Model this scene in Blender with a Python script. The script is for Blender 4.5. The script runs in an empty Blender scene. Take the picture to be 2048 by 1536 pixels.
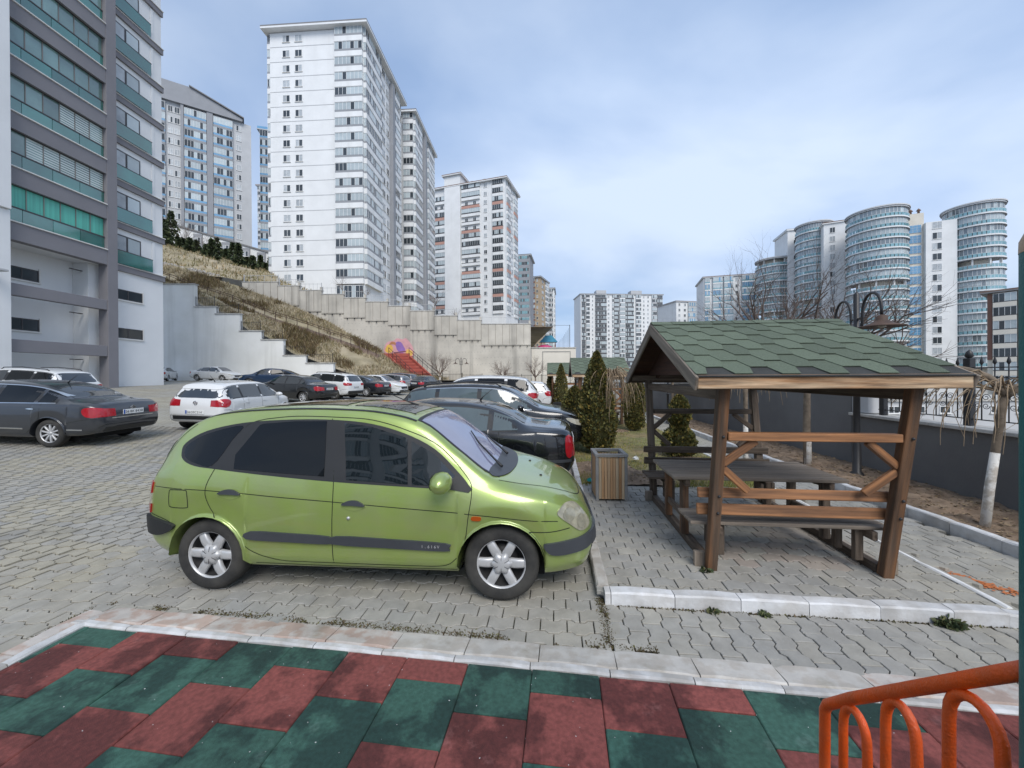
import bpy, bmesh, math, random
from mathutils import Vector, Matrix, noise as mnoise
from mathutils.bvhtree import BVHTree
random.seed(7)
sc = bpy.context.scene
COL = sc.collection
R = math.radians

# ---------------------------------------------------------------- camera
CAMH = 1.88
cam_d = bpy.data.cameras.new('camera'); cam = bpy.data.objects.new('camera', cam_d); COL.objects.link(cam)
cam_d.sensor_width = 36.0; cam_d.lens = 36.0*769/2048; cam_d.shift_y = -.0062; cam_d.clip_start = 0.05; cam_d.clip_end = 6000
cam.matrix_world = Matrix.Translation((0, 0, CAMH)) @ Matrix.Rotation(R(90-.2), 4, 'X') @ Matrix.Rotation(R(-0.3), 4, 'Z')
sc.camera = cam

# ---------------------------------------------------------------- sky, sun, exposure
SUN_EL, SUN_AZ = R(46), R(164)          # azimuth measured clockwise from +Y
w = bpy.data.worlds.new('World'); sc.world = w; w.use_nodes = True
nt = w.node_tree; nt.nodes.clear()
def wn(t, **k):
    n = nt.nodes.new(t)
    for a, b in k.items(): setattr(n, a, b)
    return n
out = wn('ShaderNodeOutputWorld')
sky = wn('ShaderNodeTexSky'); sky.sky_type = 'NISHITA'; sky.sun_disc = False
sky.sun_elevation = SUN_EL; sky.sun_rotation = SUN_AZ; sky.air_density = 1.0; sky.dust_density = 2.0; sky.ozone_density = 1.5
bg1 = wn('ShaderNodeBackground'); bg1.inputs[1].default_value = 0.085
nt.links.new(sky.outputs[0], bg1.inputs[0])
tc = wn('ShaderNodeTexCoord'); sep = wn('ShaderNodeSeparateXYZ'); nt.links.new(tc.outputs['Generated'], sep.inputs[0])
def wmath(op, a, b=None):
    n = wn('ShaderNodeMath', operation=op)
    for i, v in enumerate((a, b)):
        if v is None: continue
        if isinstance(v, (int, float)): n.inputs[i].default_value = v
        else: nt.links.new(v, n.inputs[i])
    return n.outputs[0]
zz = wmath('ADD', wmath('MAXIMUM', sep.outputs[2], 0.0), 0.22)
cx = wmath('DIVIDE', sep.outputs[0], zz); cy = wmath('DIVIDE', sep.outputs[1], zz)
comb = wn('ShaderNodeCombineXYZ'); nt.links.new(cx, comb.inputs[0]); nt.links.new(cy, comb.inputs[1])
def wnoise(scale, detail, rough, off):
    mp = wn('ShaderNodeMapping'); mp.inputs['Location'].default_value = off; mp.inputs['Scale'].default_value = (0.75, 1.0, 1.0)
    nt.links.new(comb.outputs[0], mp.inputs[0])
    n = wn('ShaderNodeTexNoise'); n.inputs['Scale'].default_value = scale; n.inputs['Detail'].default_value = detail
    n.inputs['Roughness'].default_value = rough; n.inputs['Distortion'].default_value = 0.25
    nt.links.new(mp.outputs[0], n.inputs['Vector']); return n.outputs[0]
n1 = wnoise(0.55, 4, 0.45, (3.1, 1.7, 0)); n2 = wnoise(1.3, 6, 0.48, (8.3, 4.2, 1))
den = wmath('ADD', wmath('MULTIPLY', n1, 0.7), wmath('MULTIPLY', n2, 0.3))
rmp = wn('ShaderNodeValToRGB'); nt.links.new(den, rmp.inputs[0])
rmp.color_ramp.elements[0].position = 0.34; rmp.color_ramp.elements[0].color = (0.45, 0.45, 0.45, 1)
rmp.color_ramp.elements[1].position = 0.60; rmp.color_ramp.elements[1].color = (0.96, 0.96, 0.96, 1)
cr = wn('ShaderNodeValToRGB'); nt.links.new(n2, cr.inputs[0])
cr.color_ramp.elements[0].position = 0.36; cr.color_ramp.elements[0].color = (0.26, 0.365, 0.56, 1)
cr.color_ramp.elements[1].position = 0.64; cr.color_ramp.elements[1].color = (0.445, 0.525, 0.655, 1)
bg2 = wn('ShaderNodeBackground'); nt.links.new(cr.outputs[0], bg2.inputs[0]); bg2.inputs[1].default_value = 1.0
mx = wn('ShaderNodeMixShader'); nt.links.new(rmp.outputs[0], mx.inputs[0]); nt.links.new(bg1.outputs[0], mx.inputs[1]); nt.links.new(bg2.outputs[0], mx.inputs[2])
nt.links.new(mx.outputs[0], out.inputs[0])

sun_d = bpy.data.lights.new('sun', 'SUN'); sun_d.energy = 1.5; sun_d.angle = R(32); sun_d.color = (1.0, 0.96, 0.90)
sun = bpy.data.objects.new('sun', sun_d); COL.objects.link(sun)
sd = Vector((math.sin(SUN_AZ)*math.cos(SUN_EL), math.cos(SUN_AZ)*math.cos(SUN_EL), math.sin(SUN_EL)))
sun.rotation_euler = sd.to_track_quat('Z', 'Y').to_euler()
vs = sc.view_settings; vs.view_transform = 'Standard'; vs.look = 'None'; vs.gamma = 1.0; vs.use_curve_mapping = False; vs.exposure = 0.74
sc.cycles.max_bounces = 4; sc.cycles.diffuse_bounces = 2; sc.cycles.glossy_bounces = 3; sc.cycles.transmission_bounces = 4; sc.cycles.transparent_max_bounces = 6
sc.cycles.use_denoising = True; sc.cycles.use_adaptive_sampling = True

# ---------------------------------------------------------------- helpers: geometry
class G:
    def __init__(s): s.v = []; s.f = []; s.m = []; s.s = []
    def add(s, vs, fs, mi=0, smooth=False, M=None):
        o = len(s.v)
        s.v += [tuple(M @ Vector(p)) for p in vs] if M is not None else [tuple(p) for p in vs]
        s.f += [tuple(i+o for i in f) for f in fs]; s.m += [mi]*len(fs); s.s += [smooth]*len(fs); return s
    def box(s, x0, x1, y0, y1, z0, z1, mi=0, M=None):
        return s.add([(x0,y0,z0),(x1,y0,z0),(x1,y1,z0),(x0,y1,z0),(x0,y0,z1),(x1,y0,z1),(x1,y1,z1),(x0,y1,z1)],
                     [(0,3,2,1),(4,5,6,7),(0,1,5,4),(1,2,6,5),(2,3,7,6),(3,0,4,7)], mi, False, M)
    def prism(s, poly, z0, z1, mi=0, M=None, smooth=False):
        n = len(poly)
        s.add([(x,y,z0) for x,y in poly]+[(x,y,z1) for x,y in poly], [tuple(range(n-1,-1,-1)), tuple(range(n,2*n))], mi, False, M)
        o = len(s.v)-2*n
        for i in range(n): s.f.append((o+i, o+(i+1)%n, o+n+(i+1)%n, o+n+i)); s.m.append(mi); s.s.append(smooth)
        return s
    def beam(s, p, q, w, h, mi=0, up=(0,0,1)):
        return s.box(0, (Vector(q)-Vector(p)).length, -w/2, w/2, -h/2, h/2, mi, frame(p, q, up))
    def tube(s, pts, rad, n=8, mi=0, caps=True, smooth=True):
        pts = [Vector(p) for p in pts]; k = len(pts)
        if not isinstance(rad, (list, tuple)): rad = [rad]*k
        o = len(s.v); prev = None
        for i, p in enumerate(pts):
            t = (pts[min(i+1,k-1)]-pts[max(i-1,0)]).normalized()
            if prev is None:
                a = Vector((0,0,1)) if abs(t.z) < .9 else Vector((1,0,0))
                u = t.cross(a).normalized()
            else:
                u = prev - t*prev.dot(t)
                u = u.normalized() if u.length > 1e-6 else t.orthogonal().normalized()
            prev = u; v = t.cross(u)
            for j in range(n):
                a = 2*math.pi*j/n; s.v.append(tuple(p+(u*math.cos(a)+v*math.sin(a))*rad[i]))
        for i in range(k-1):
            for j in range(n):
                s.f.append((o+i*n+j, o+i*n+(j+1)%n, o+(i+1)*n+(j+1)%n, o+(i+1)*n+j)); s.m.append(mi); s.s.append(smooth)
        if caps:
            s.f.append(tuple(o+j for j in range(n-1,-1,-1))); s.m.append(mi); s.s.append(False)
            s.f.append(tuple(o+(k-1)*n+j for j in range(n))); s.m.append(mi); s.s.append(False)
        return s
    def lathe(s, prof, n=16, mi=0, M=None, smooth=True):
        o = len(s.v); k = len(prof)
        vs = [(r*math.cos(2*math.pi*j/n), r*math.sin(2*math.pi*j/n), z) for r, z in prof for j in range(n)]
        fs = [(i*n+j, i*n+(j+1)%n, (i+1)*n+(j+1)%n, (i+1)*n+j) for i in range(k-1) for j in range(n)]
        return s.add(vs, fs, mi, smooth, M)
    def mesh(s, name, mats, bevel=0, attr=None):
        me = bpy.data.meshes.new(name); me.from_pydata(s.v, [], s.f)
        for m in (mats if isinstance(mats, (list, tuple)) else [mats]): me.materials.append(MAT(m))
        me.polygons.foreach_set('material_index', s.m); me.polygons.foreach_set('use_smooth', s.s)
        if bevel:
            b = bmesh.new(); b.from_mesh(me)
            bmesh.ops.bevel(b, geom=[e for e in b.edges if len(e.link_faces) == 2 and e.calc_face_angle(0) > .5], offset=bevel, segments=1, affect='EDGES', clamp_overlap=True)
            b.to_mesh(me); b.free()
        me.update(); return me
    def obj(s, name, mats, parent=None, loc=None, rz=0, bevel=0, **tags):
        return link(name, s.mesh(name, mats, bevel), parent, loc, rz, **tags)
def frame(p, q, up=(0,0,1)):
    p = Vector(p); x = (Vector(q)-p).normalized(); u = Vector(up)
    if abs(x.dot(u)) > .98: u = Vector((1,0,0))
    y = u.cross(x).normalized(); z = x.cross(y)
    return Matrix(((x.x,y.x,z.x,p.x),(x.y,y.y,z.y,p.y),(x.z,y.z,z.z,p.z),(0,0,0,1)))
def link(name, me, parent=None, loc=None, rz=0, M=None, **tags):
    o = bpy.data.objects.new(name, me); COL.objects.link(o)
    if parent is not None: o.parent = parent
    if M is not None: o.matrix_basis = M
    else:
        if loc is not None: o.location = loc
        if rz: o.rotation_euler = (0,0,rz)
    for k, v in tags.items(): o[k] = v
    return o
def thing(name, label, category, loc=(0,0,0), rz=0, group=None, parent=None):
    o = link(name, None, parent, loc, rz, label=label, category=category)
    if group: o['group'] = group
    return o
def beam_obj(name, p, q, w, h, mat, parent=None, up=(0,0,1), bevel=.006, **tags):
    L = (Vector(q)-Vector(p)).length
    return link(name, G().box(0, L, -w/2, w/2, -h/2, h/2).mesh(name, mat, bevel), parent, M=frame(p, q, up), **tags)
TH = R(6.0); CT, ST = math.cos(TH), math.sin(TH)
def S(xs, ys, z=0): return Vector((xs*CT+ys*ST, -xs*ST+ys*CT, z))     # the yard's own axes (turned 6 degrees) to world
SITE = Matrix.Rotation(-TH, 4, 'Z')
def gz(x, y):
    return .012*max(0, min(y, 60)-4)+.045*max(0, min(-x, 30)-4.4)
def at(px, py, d):                                                      # point at depth d seen at that place
    H = 752-.005*(px-1024); return Vector(((px-1024)/769*d, d, CAMH+(H-py)/769*d))
def smooth_poly(pts, k=4, closed=True):
    n = len(pts); o = []
    for i in range(n if closed else n-1):
        a = pts[(i-1) % n] if closed or i > 0 else pts[0]; b = pts[i]; c = pts[(i+1) % n]; d = pts[(i+2) % n] if closed or i+2 < n else pts[-1]
        for j in range(k):
            t = j/k
            o.append(tuple(.5*((2*b[e])+(-a[e]+c[e])*t+(2*a[e]-5*b[e]+4*c[e]-d[e])*t*t+(-a[e]+3*b[e]-3*c[e]+d[e])*t**3) for e in range(len(b))))
    if not closed: o.append(tuple(pts[-1]))
    return o
def interp(tab, x):
    if x <= tab[0][0]: return tab[0][1]
    for (a, b), (c, d) in zip(tab, tab[1:]):
        if x <= c: return b+(d-b)*(x-a)/(c-a)
    return tab[-1][1]

# ---------------------------------------------------------------- helpers: materials
_M = {}
def MAT(m): return _M[m] if isinstance(m, str) else m
def mat(name, col, rough=.6, var=.12, scale=3.0, bump=0.0, bscale=30, metal=0, coat=0, spec=.5, rnd=0.0, stain=None, stain_amt=.5, stain_scale=1.5,
        stretch=None, world=False, attr=False, emit=None, hue=None, stain_w=.12, trans=0, ior=1.5, streak=None, brick=None, stain2=None):
    m = bpy.data.materials.new(name); m.use_nodes = True; t = m.node_tree; N = t.nodes; L = t.links
    b = N['Principled BSDF']; b.inputs['Roughness'].default_value = rough; b.inputs['Metallic'].default_value = metal
    b.inputs['Specular IOR Level'].default_value = spec; b.inputs['IOR'].default_value = ior
    if coat: b.inputs['Coat Weight'].default_value = coat; b.inputs['Coat Roughness'].default_value = .04
    if trans: b.inputs['Transmission Weight'].default_value = trans
    if emit: b.inputs['Emission Color'].default_value = (*emit[:3], 1); b.inputs['Emission Strength'].default_value = emit[3]
    if world: vec = N.new('ShaderNodeNewGeometry').outputs['Position']
    else: vec = N.new('ShaderNodeTexCoord').outputs['Object']
    oi = None
    if rnd or stretch or hue:
        oi = N.new('ShaderNodeObjectInfo')
        if not world:
            ad = N.new('ShaderNodeVectorMath'); ad.operation = 'MULTIPLY_ADD'
            cb = N.new('ShaderNodeCombineXYZ')
            for i in range(3): L.new(oi.outputs['Random'], cb.inputs[i])
            L.new(cb.outputs[0], ad.inputs[0]); ad.inputs[1].default_value = (37, 53, 71); L.new(vec, ad.inputs[2]); vec = ad.outputs[0]
    if stretch:
        mp = N.new('ShaderNodeMapping'); mp.inputs['Scale'].default_value = stretch; L.new(vec, mp.inputs[0]); vec0 = vec; vec = mp.outputs[0]
    def nz(sc_, det=5, ro=.55, v=None):
        n = N.new('ShaderNodeTexNoise'); n.inputs['Scale'].default_value = sc_; n.inputs['Detail'].default_value = det; n.inputs['Roughness'].default_value = ro
        L.new(v if v is not None else vec, n.inputs['Vector']); return n.outputs[0]
    def rng(v, a, c, d, e):
        n = N.new('ShaderNodeMapRange'); n.inputs[1].default_value = a; n.inputs[2].default_value = c; n.inputs[3].default_value = d; n.inputs[4].default_value = e
        L.new(v, n.inputs[0]); return n.outputs[0]
    def mul(c_, v):
        n = N.new('ShaderNodeVectorMath'); n.operation = 'MULTIPLY'
        if isinstance(c_, tuple): n.inputs[0].default_value = c_[:3]
        else: L.new(c_, n.inputs[0])
        L.new(v, n.inputs[1]); return n.outputs[0]
    def mixc(f, a, c_):
        n = N.new('ShaderNodeMix'); n.data_type = 'RGBA'; L.new(f, n.inputs[0])
        for i, v in ((6, a), (7, c_)):
            if isinstance(v, tuple): n.inputs[i].default_value = (*v[:3], 1)
            else: L.new(v, n.inputs[i])
        return n.outputs[2]
    c = tuple(col)
    if hue is not None: c = mixc(oi.outputs['Random'], c, tuple(hue))
    if attr:
        an = N.new('ShaderNodeAttribute'); an.attribute_name = 'tint'; c = mul(c, an.outputs['Color'])
    if stain is not None:
        c = mixc(rng(nz(stain_scale, 6, .6), .5-stain_w, .5+stain_w, 0, stain_amt), c, tuple(stain))
    if streak is not None:
        mp2 = N.new('ShaderNodeMapping'); mp2.inputs['Scale'].default_value = (1, 1, .06); L.new(vec, mp2.inputs[0])
        c = mixc(rng(nz(streak[3], 5, .6, mp2.outputs[0]), .52, .72, 0, streak[4]), c, tuple(streak[:3]))
    if stain2 is not None: c = mixc(rng(nz(stain2[4], 5, .6), stain2[5], stain2[5]+.10, 0, stain2[3]), c, tuple(stain2[:3]))
    if brick is not None:
        mp3 = N.new('ShaderNodeMapping'); mp3.inputs['Rotation'].default_value = (0,0,R(6)); L.new(vec, mp3.inputs[0])
        bt = N.new('ShaderNodeTexBrick'); bt.inputs['Scale'].default_value = 1; bt.inputs['Brick Width'].default_value = brick[0]; bt.inputs['Row Height'].default_value = brick[1]; bt.inputs['Mortar Size'].default_value = .007
        bt.inputs['Color1'].default_value = (1,1,1,1); bt.inputs['Color2'].default_value = (.9,.9,.88,1); bt.inputs['Mortar'].default_value = (.45,.43,.36,1); L.new(mp3.outputs[0], bt.inputs['Vector']); c = mul(c, bt.outputs['Color'])
    if var: c = mul(c, rng(nz(scale), .3, .7, 1-var, 1+var))
    if rnd: c = mul(c, rng(oi.outputs['Random'], 0, 1, 1-rnd, 1+rnd))
    if isinstance(c, tuple): b.inputs['Base Color'].default_value = (*c, 1)
    else: L.new(c, b.inputs['Base Color'])
    if bump:
        bn = N.new('ShaderNodeBump'); bn.inputs['Strength'].default_value = min(1, bump); bn.inputs['Distance'].default_value = .01
        L.new(nz(bscale, 4, .6), bn.inputs['Height']); L.new(bn.outputs[0], b.inputs['Normal'])
    m.use_backface_culling = False; _M[name] = m; return m

# setting
mat('paver', (.305,.298,.278), .85, .14, 7, .35, 60, rnd=.05, stain=(.35,.32,.25), stain_amt=.5, stain_scale=.5, world=True, attr=True, stain2=(.17,.165,.15,.55,.75,.58))
mat('paver_far', (.32,.312,.288), .9, .14, 1.2, .3, 20, stain=(.37,.33,.23), stain_amt=.5, stain_scale=.35, world=True, brick=(.2,.142))
mat('joint_soil', (.075,.068,.048), .95, .4, 9, .6, 60, stain=(.09,.10,.035), stain_amt=.8, stain_scale=2.5, world=True)
mat('kerb_white', (.62,.625,.63), .7, .12, 5, .3, 40, rnd=.08, stain=(.40,.38,.35), stain_amt=.6, stain_scale=4, stain_w=.1)
mat('kerb_pink', (.42,.325,.275), .8, .16, 4, .3, 40, rnd=.10, stain=(.52,.50,.47), stain_amt=.8, stain_scale=7, stain_w=.06, world=True, stain2=(.26,.22,.17,.5,3,.60))
mat('kerb_grey', (.42,.39,.35), .8, .16, 4, .3, 40, rnd=.08, stain=(.50,.485,.455), stain_amt=.8, stain_scale=7, stain_w=.06, world=True, stain2=(.27,.24,.18,.5,3,.60))
mat('rubber_green', (.042,.115,.088), .88, .26, 40, .9, 260, rnd=.16, stain=(.010,.036,.031), stain_amt=.85, stain_scale=1.9, stain_w=.035, world=True, stain2=(.11,.17,.15,.35,5,.60))
mat('rubber_red', (.255,.070,.060), .88, .26, 40, .9, 260, rnd=.16, stain=(.085,.020,.019), stain_amt=.85, stain_scale=1.9, stain_w=.035, world=True, stain2=(.32,.15,.14,.35,5,.60))
mat('rubber_base', (.02,.02,.02), .95)
mat('soil', (.17,.115,.075), .98, .4, 5, 1.0, 35, stain=(.26,.19,.13), stain_amt=.8, stain_scale=6, world=True)
mat('turf', (.15,.155,.06), .98, .35, 4, 1.0, 50, stain=(.22,.16,.085), stain_amt=.9, stain_scale=.8, world=True)
mat('blade', (.17,.19,.06), .8, 0, attr=True)
mat('drygrass', (.34,.29,.205), .95, .3, .5, .8, 6, stain=(.20,.17,.09), stain_amt=.85, stain_scale=.22, world=True)
mat('dryblade', (.40,.345,.25), .9, 0, attr=True)
mat('rubble', (.32,.30,.27), .95, .4, 3, 1.0, 8, world=True)
mat('far_land', (.30,.28,.24), .95, .3, .02, world=True)
mat('line_white', (.78,.78,.77), .7, .08, 6, stain=(.5,.48,.45), stain_amt=.4, stain_scale=5, world=True)
mat('paint_orange', (.55,.17,.05), .85, .15, 6, world=True)
# masonry, paint
mat('white_render', (.74,.75,.75), .85, .05, .4, .25, 25, streak=(.52,.52,.50,.5,.25))
mat('white_wall', (.78,.785,.775), .9, .08, .3, .2, 15, stain=(.66,.66,.61), stain_amt=.6, stain_scale=.18, streak=(.42,.42,.39,.6,.5), world=True)
mat('concrete', (.56,.525,.46), .92, .14, .5, .3, 8, stain=(.44,.415,.365), stain_amt=.6, stain_scale=.15, streak=(.20,.19,.17,.7,.75), world=True)
mat('concrete_dark', (.30,.29,.27), .92, .14, .5, world=True)
mat('grey_render', (.21,.205,.22), .85, .06, .6, .25, 25)
mat('dark_render', (.135,.134,.134), .9, .12, .8, .35, 30, stain=(.17,.168,.166), stain_amt=.5, stain_scale=1.2, world=True)
mat('coping', (.50,.49,.46), .85, .15, 3, .3, 30, stain=(.25,.24,.22), stain_amt=.5, stain_scale=4, world=True)
mat('cream', (.66,.62,.54), .85, .06, .5); mat('brown_render', (.20,.11,.085), .85, .1, .5); mat('tan_render', (.42,.33,.23), .85, .1, .5)
mat('salmon', (.47,.27,.22), .85, .06, .5); mat('pale_grey', (.47,.48,.49), .85, .06, .5); mat('mid_grey', (.28,.29,.31), .85, .06, .5)
mat('charcoal', (.062,.065,.072), .8, .1, .5); mat('roof_brown', (.20,.13,.10), .85, .1, .5); mat('roof_grey', (.20,.20,.205), .8, .1, .5)
mat('red_paint', (.42,.085,.06), .75, .15, 1.5, .2, 20, stain=(.30,.12,.09), stain_amt=.5, world=True)
# glass and frames
mat('glass_dark', (.040,.050,.058), .06, 0, spec=.6, ior=1.55, rnd=.3)
mat('glass_pale', (.42,.48,.50), .12, .1, .8, spec=.8, rnd=.15)
mat('glass_curtain', (.40,.43,.45), .25, .18, 2, spec=.6, rnd=.15, streak=None)
mat('glass_blue', (.10,.27,.44), .06, .12, .3, spec=.9, ior=1.8, rnd=.2)
mat('glass_teal', (.16,.33,.37), .06, .1, .4, spec=.9, ior=1.7, rnd=.15)
mat('glass_green', (.022,.150,.125), .05, .25, .5, spec=.9, ior=1.8, rnd=.3)
mat('glass_green_pale', (.13,.22,.205), .06, .3, .6, spec=.9, ior=1.7, rnd=.35); mat('glass_sky_sheen', (.17,.205,.225), .06, .2, .5, spec=.9, ior=1.7, rnd=.3)  # curved tower glazing: reflected sky put into a lighter base colour
mat('curtain_green', (.09,.42,.33), .4, .25, 1.2, stretch=(6,6,.1), spec=.6)
mat('blind', (.50,.56,.54), .4, .1, 1, spec=.5)
mat('frame_white', (.72,.73,.73), .5, .04, 1); mat('frame_dark', (.055,.052,.055), .5, .05, 1); mat('frame_bronze', (.22,.20,.18), .4, .05, 1, metal=.3)
mat('sill_white', (.72,.71,.68), .7, .05, 2)
mat('iron', (.022,.022,.024), .45, .2, 6, .1, 60, spec=.5); mat('iron_rust', (.075,.045,.032), .7, .3, 6)
# wood
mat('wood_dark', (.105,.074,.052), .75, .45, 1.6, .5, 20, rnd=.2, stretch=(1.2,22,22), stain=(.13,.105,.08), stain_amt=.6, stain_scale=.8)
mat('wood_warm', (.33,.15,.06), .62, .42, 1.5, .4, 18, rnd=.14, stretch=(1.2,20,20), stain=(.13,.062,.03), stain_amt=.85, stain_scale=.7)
mat('wood_post', (.20,.092,.038), .68, .5, 1.6, .5, 18, rnd=.15, stretch=(1.0,16,16), stain=(.085,.062,.044), stain_amt=.9, stain_scale=.6)
mat('wood_grey', (.29,.24,.19), .8, .45, 1.6, .5, 20, rnd=.16, stretch=(1.2,24,24), stain=(.12,.098,.08), stain_amt=.7, stain_scale=.8)
mat('wood_fascia', (.50,.38,.25), .7, .55, 2.6, .4, 14, rnd=.05, stretch=(1.0,14,14), stain=(.30,.135,.045), stain_amt=.9, stain_scale=.55, stain_w=.09)
mat('wood_slat', (.56,.31,.14), .65, .3, 1.5, .3, 18, rnd=.3, stretch=(.6,14,14), hue=(.42,.33,.22))
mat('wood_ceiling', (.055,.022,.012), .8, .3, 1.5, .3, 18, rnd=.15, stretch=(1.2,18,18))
mat('shingle', (.115,.145,.102), .95, .22, 90, .9, 240, rnd=.17); mat('shingle_dark', (.045,.047,.045), .95, .18, 6, .9, 200)
mat('bin_frame', (.26,.255,.245), .7, .15, 6, .2, 40)
# plants
mat('thuja', (.135,.122,.034), .75, 0, attr=True); mat('conifer', (.045,.065,.030), .85, 0, attr=True)
mat('bark', (.17,.135,.10), .95, .35, 9, .8, 30); mat('whitewash', (.64,.63,.60), .9, .15, 8, .5, 40, stain=(.33,.28,.22), stain_amt=.7, stain_scale=9, stain_w=.06)
mat('twig', (.27,.20,.13), .9, .2, 6); mat('twig_grey', (.13,.10,.085), .9, .2, 3); mat('twig_red', (.17,.125,.10), .9, .2, 3)
mat('weed', (.075,.10,.045), .8, 0, attr=True)
# ================================================================= GROUND
def set_tint(me, cols):
    a = me.color_attributes.new('tint', 'FLOAT_COLOR', 'CORNER'); buf = []
    if isinstance(cols, tuple): buf = [*cols, 1.0]*len(me.loops)
    else:
        for p in me.polygons: buf += [*cols[p.index], 1.0]*p.loop_total
    a.data.foreach_set('color', buf)
def grid(name, pts_fn, nu, nv, mats, mi_fn=None, smooth=True, parent=None, **tags):
    g = G(); vs = [pts_fn(i/nu, j/nv) for j in range(nv+1) for i in range(nu+1)]
    fs = [(j*(nu+1)+i, j*(nu+1)+i+1, (j+1)*(nu+1)+i+1, (j+1)*(nu+1)+i) for j in range(nv) for i in range(nu)]
    g.add(vs, fs, 0, smooth)
    if mi_fn: g.m = [mi_fn(Vector(g.v[f[0]])) for f in g.f]
    return g.obj(name, mats, parent, **tags)

def gnd(u, v):
    x = -1500+3500*u; y = -60+3000*v; return (x, y, -6)
grid('ground', gnd, 20, 20, 'far_land', kind='structure')
def bed(u, v):
    p = S(-66+73.2*u, -9+70*v); return (p.x, p.y, gz(p.x, p.y)-.035)
park = grid('parking_ground', bed, 60, 60, ['paver_far', 'joint_soil'], lambda p: 1 if (p-Vector((0,0,0))).length < 10.2 and p.x > -13 else 0, kind='structure')

# ---- interlocking pavers: zigzag long sides, straight short sides
PW, PH, PA = .2, .142, .0135
def paver_poly(inv):
    a = -PA if inv else PA; w = PW
    b = [(0,a),(.17*w,a),(.31*w,-a),(.69*w,-a),(.83*w,a),(w,a)]
    pts = b+[(x, y+PH) for x, y in reversed(b)]
    return [(x-w/2, y-PH/2) for x, y in pts]
def paver_geo(g, inv, M=None, full=True, mi=0):
    p = paver_poly(inv); n = len(p)
    def ins(d, z): return [(x-math.copysign(min(d, abs(x)), x)*(1 if abs(x) > .099 else .3), y-math.copysign(d, y), z) for x, y in p]
    rings = [ins(.0075, 0), ins(.0040, -.004), ins(.0040, -.034)] if full else [ins(.0055, 0), ins(.0045, -.03)]
    vs = [q for r_ in rings for q in r_]
    fs = [tuple(range(n))]+[(k*n+i, (k+1)*n+i, (k+1)*n+(i+1)%n, k*n+(i+1)%n) for k in range(len(rings)-1) for i in range(n)]
    g.add(vs, fs, mi, False, M)
PAVER = {}
TINTS = [(1,1,1), (1.05,1.04,1.0), (.96,.97,.98), (1.0,.985,.95), (1.08,1.03,.88), (1.06,.95,.91)]
for inv in (0, 1):
    for k, t in enumerate(TINTS):
        g = G(); paver_geo(g, inv); me = g.mesh('paver', 'paver'); set_tint(me, t); PAVER[inv, k] = me
def tint_at(x, y):
    n = mnoise.noise(Vector((x*.45, y*.45, 3.3)))
    r = random.random()
    if n > .22 and x < -2.5 and r < .75: return 4
    if x > .5 and n < -.30 and r < .6: return 5
    return random.choice((0,0,1,2,2,3))
def pave(struct, xr, yr, inside, rot90=False, zf=None, top=300):
    cells = []
    nx = int((xr[1]-xr[0])/(PH if rot90 else PW))+2; ny = int((yr[1]-yr[0])/(PW if rot90 else PH))+2
    for j in range(nx if rot90 else ny):
        for i in range(ny if rot90 else nx):
            inv = j % 2
            a = (i+(.5 if inv else 0))*PW; b = j*PH
            xs, ys = (xr[0]+b, yr[0]+a) if rot90 else (xr[0]+a, yr[0]+b)
            if not inside(xs, ys): continue
            p = S(xs, ys)
            if p.y < 1.2 or abs(p.x)/p.y > 1.42: continue
            cells.append((p.length, xs, ys, p, inv))
    cells.sort(key=lambda c: c[0])
    J = G(); tl = []
    for k, (d, xs, ys, p, inv) in enumerate(cells):
        z = (zf(p.x, p.y) if zf else gz(p.x, p.y))+random.uniform(-.003, .003)+.004*mnoise.noise(Vector((p.x*1.3, p.y*1.3, 0)))
        M = Matrix.Translation((p.x, p.y, z)) @ Matrix.Rotation(-TH+(math.pi/2 if rot90 else 0)+random.gauss(0,.006), 4, 'Z') @ Matrix.Rotation(random.gauss(0,.006), 4, 'X') @ Matrix.Rotation(random.gauss(0,.006), 4, 'Y')
        if k < top: link('paver', PAVER[inv, tint_at(p.x, p.y)], struct, M=M)
        else:
            n0 = len(J.f); paver_geo(J, inv, M, d < 6); t = TINTS[tint_at(p.x, p.y)]; q = random.uniform(.94, 1.06)
            tl += [tuple(c*q for c in t)]*(len(J.f)-n0)
    if J.f:
        me = J.mesh('paver_field', 'paver'); set_tint(me, tl); link('paver_field', me, struct, kind='stuff')
# playground frame: origin at the far left inner corner of the rubber mats, u along the edge, v away from the camera
TP = R(7.6); PO = S(-3.5, 2.53)
def P(u, v, z=0): return Vector((PO.x+u*math.cos(TP)+v*math.sin(TP), PO.y-u*math.sin(TP)+v*math.cos(TP), z))
def toP(p): d = p-PO; return (d.x*math.cos(TP)-d.y*math.sin(TP), d.x*math.sin(TP)+d.y*math.cos(TP))
def in_play(xs, ys):
    u, v = toP(S(xs, ys)); return u > -.17 and v < .19
XL = .42                                                        # left edge of the picnic platform (site x)
pave(park, (-14, .42), (1.2, 10.6), lambda x, y: not in_play(x, y) and x < XL+.03, top=300)
# strip of pavers laid the other way between the platform kerb and the playground
strip = grid('walkway_bed', lambda u, v: (*S(XL-.02+5.2*u, 1.9+1.45*v)[:2], -.03), 6, 4, 'joint_soil', kind='structure')
pave(strip, (.47, 5.4), (1.9, 3.30), lambda x, y: not in_play(x, y) and y < 3.29, rot90=True, zf=lambda x, y: 0, top=300)
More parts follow.
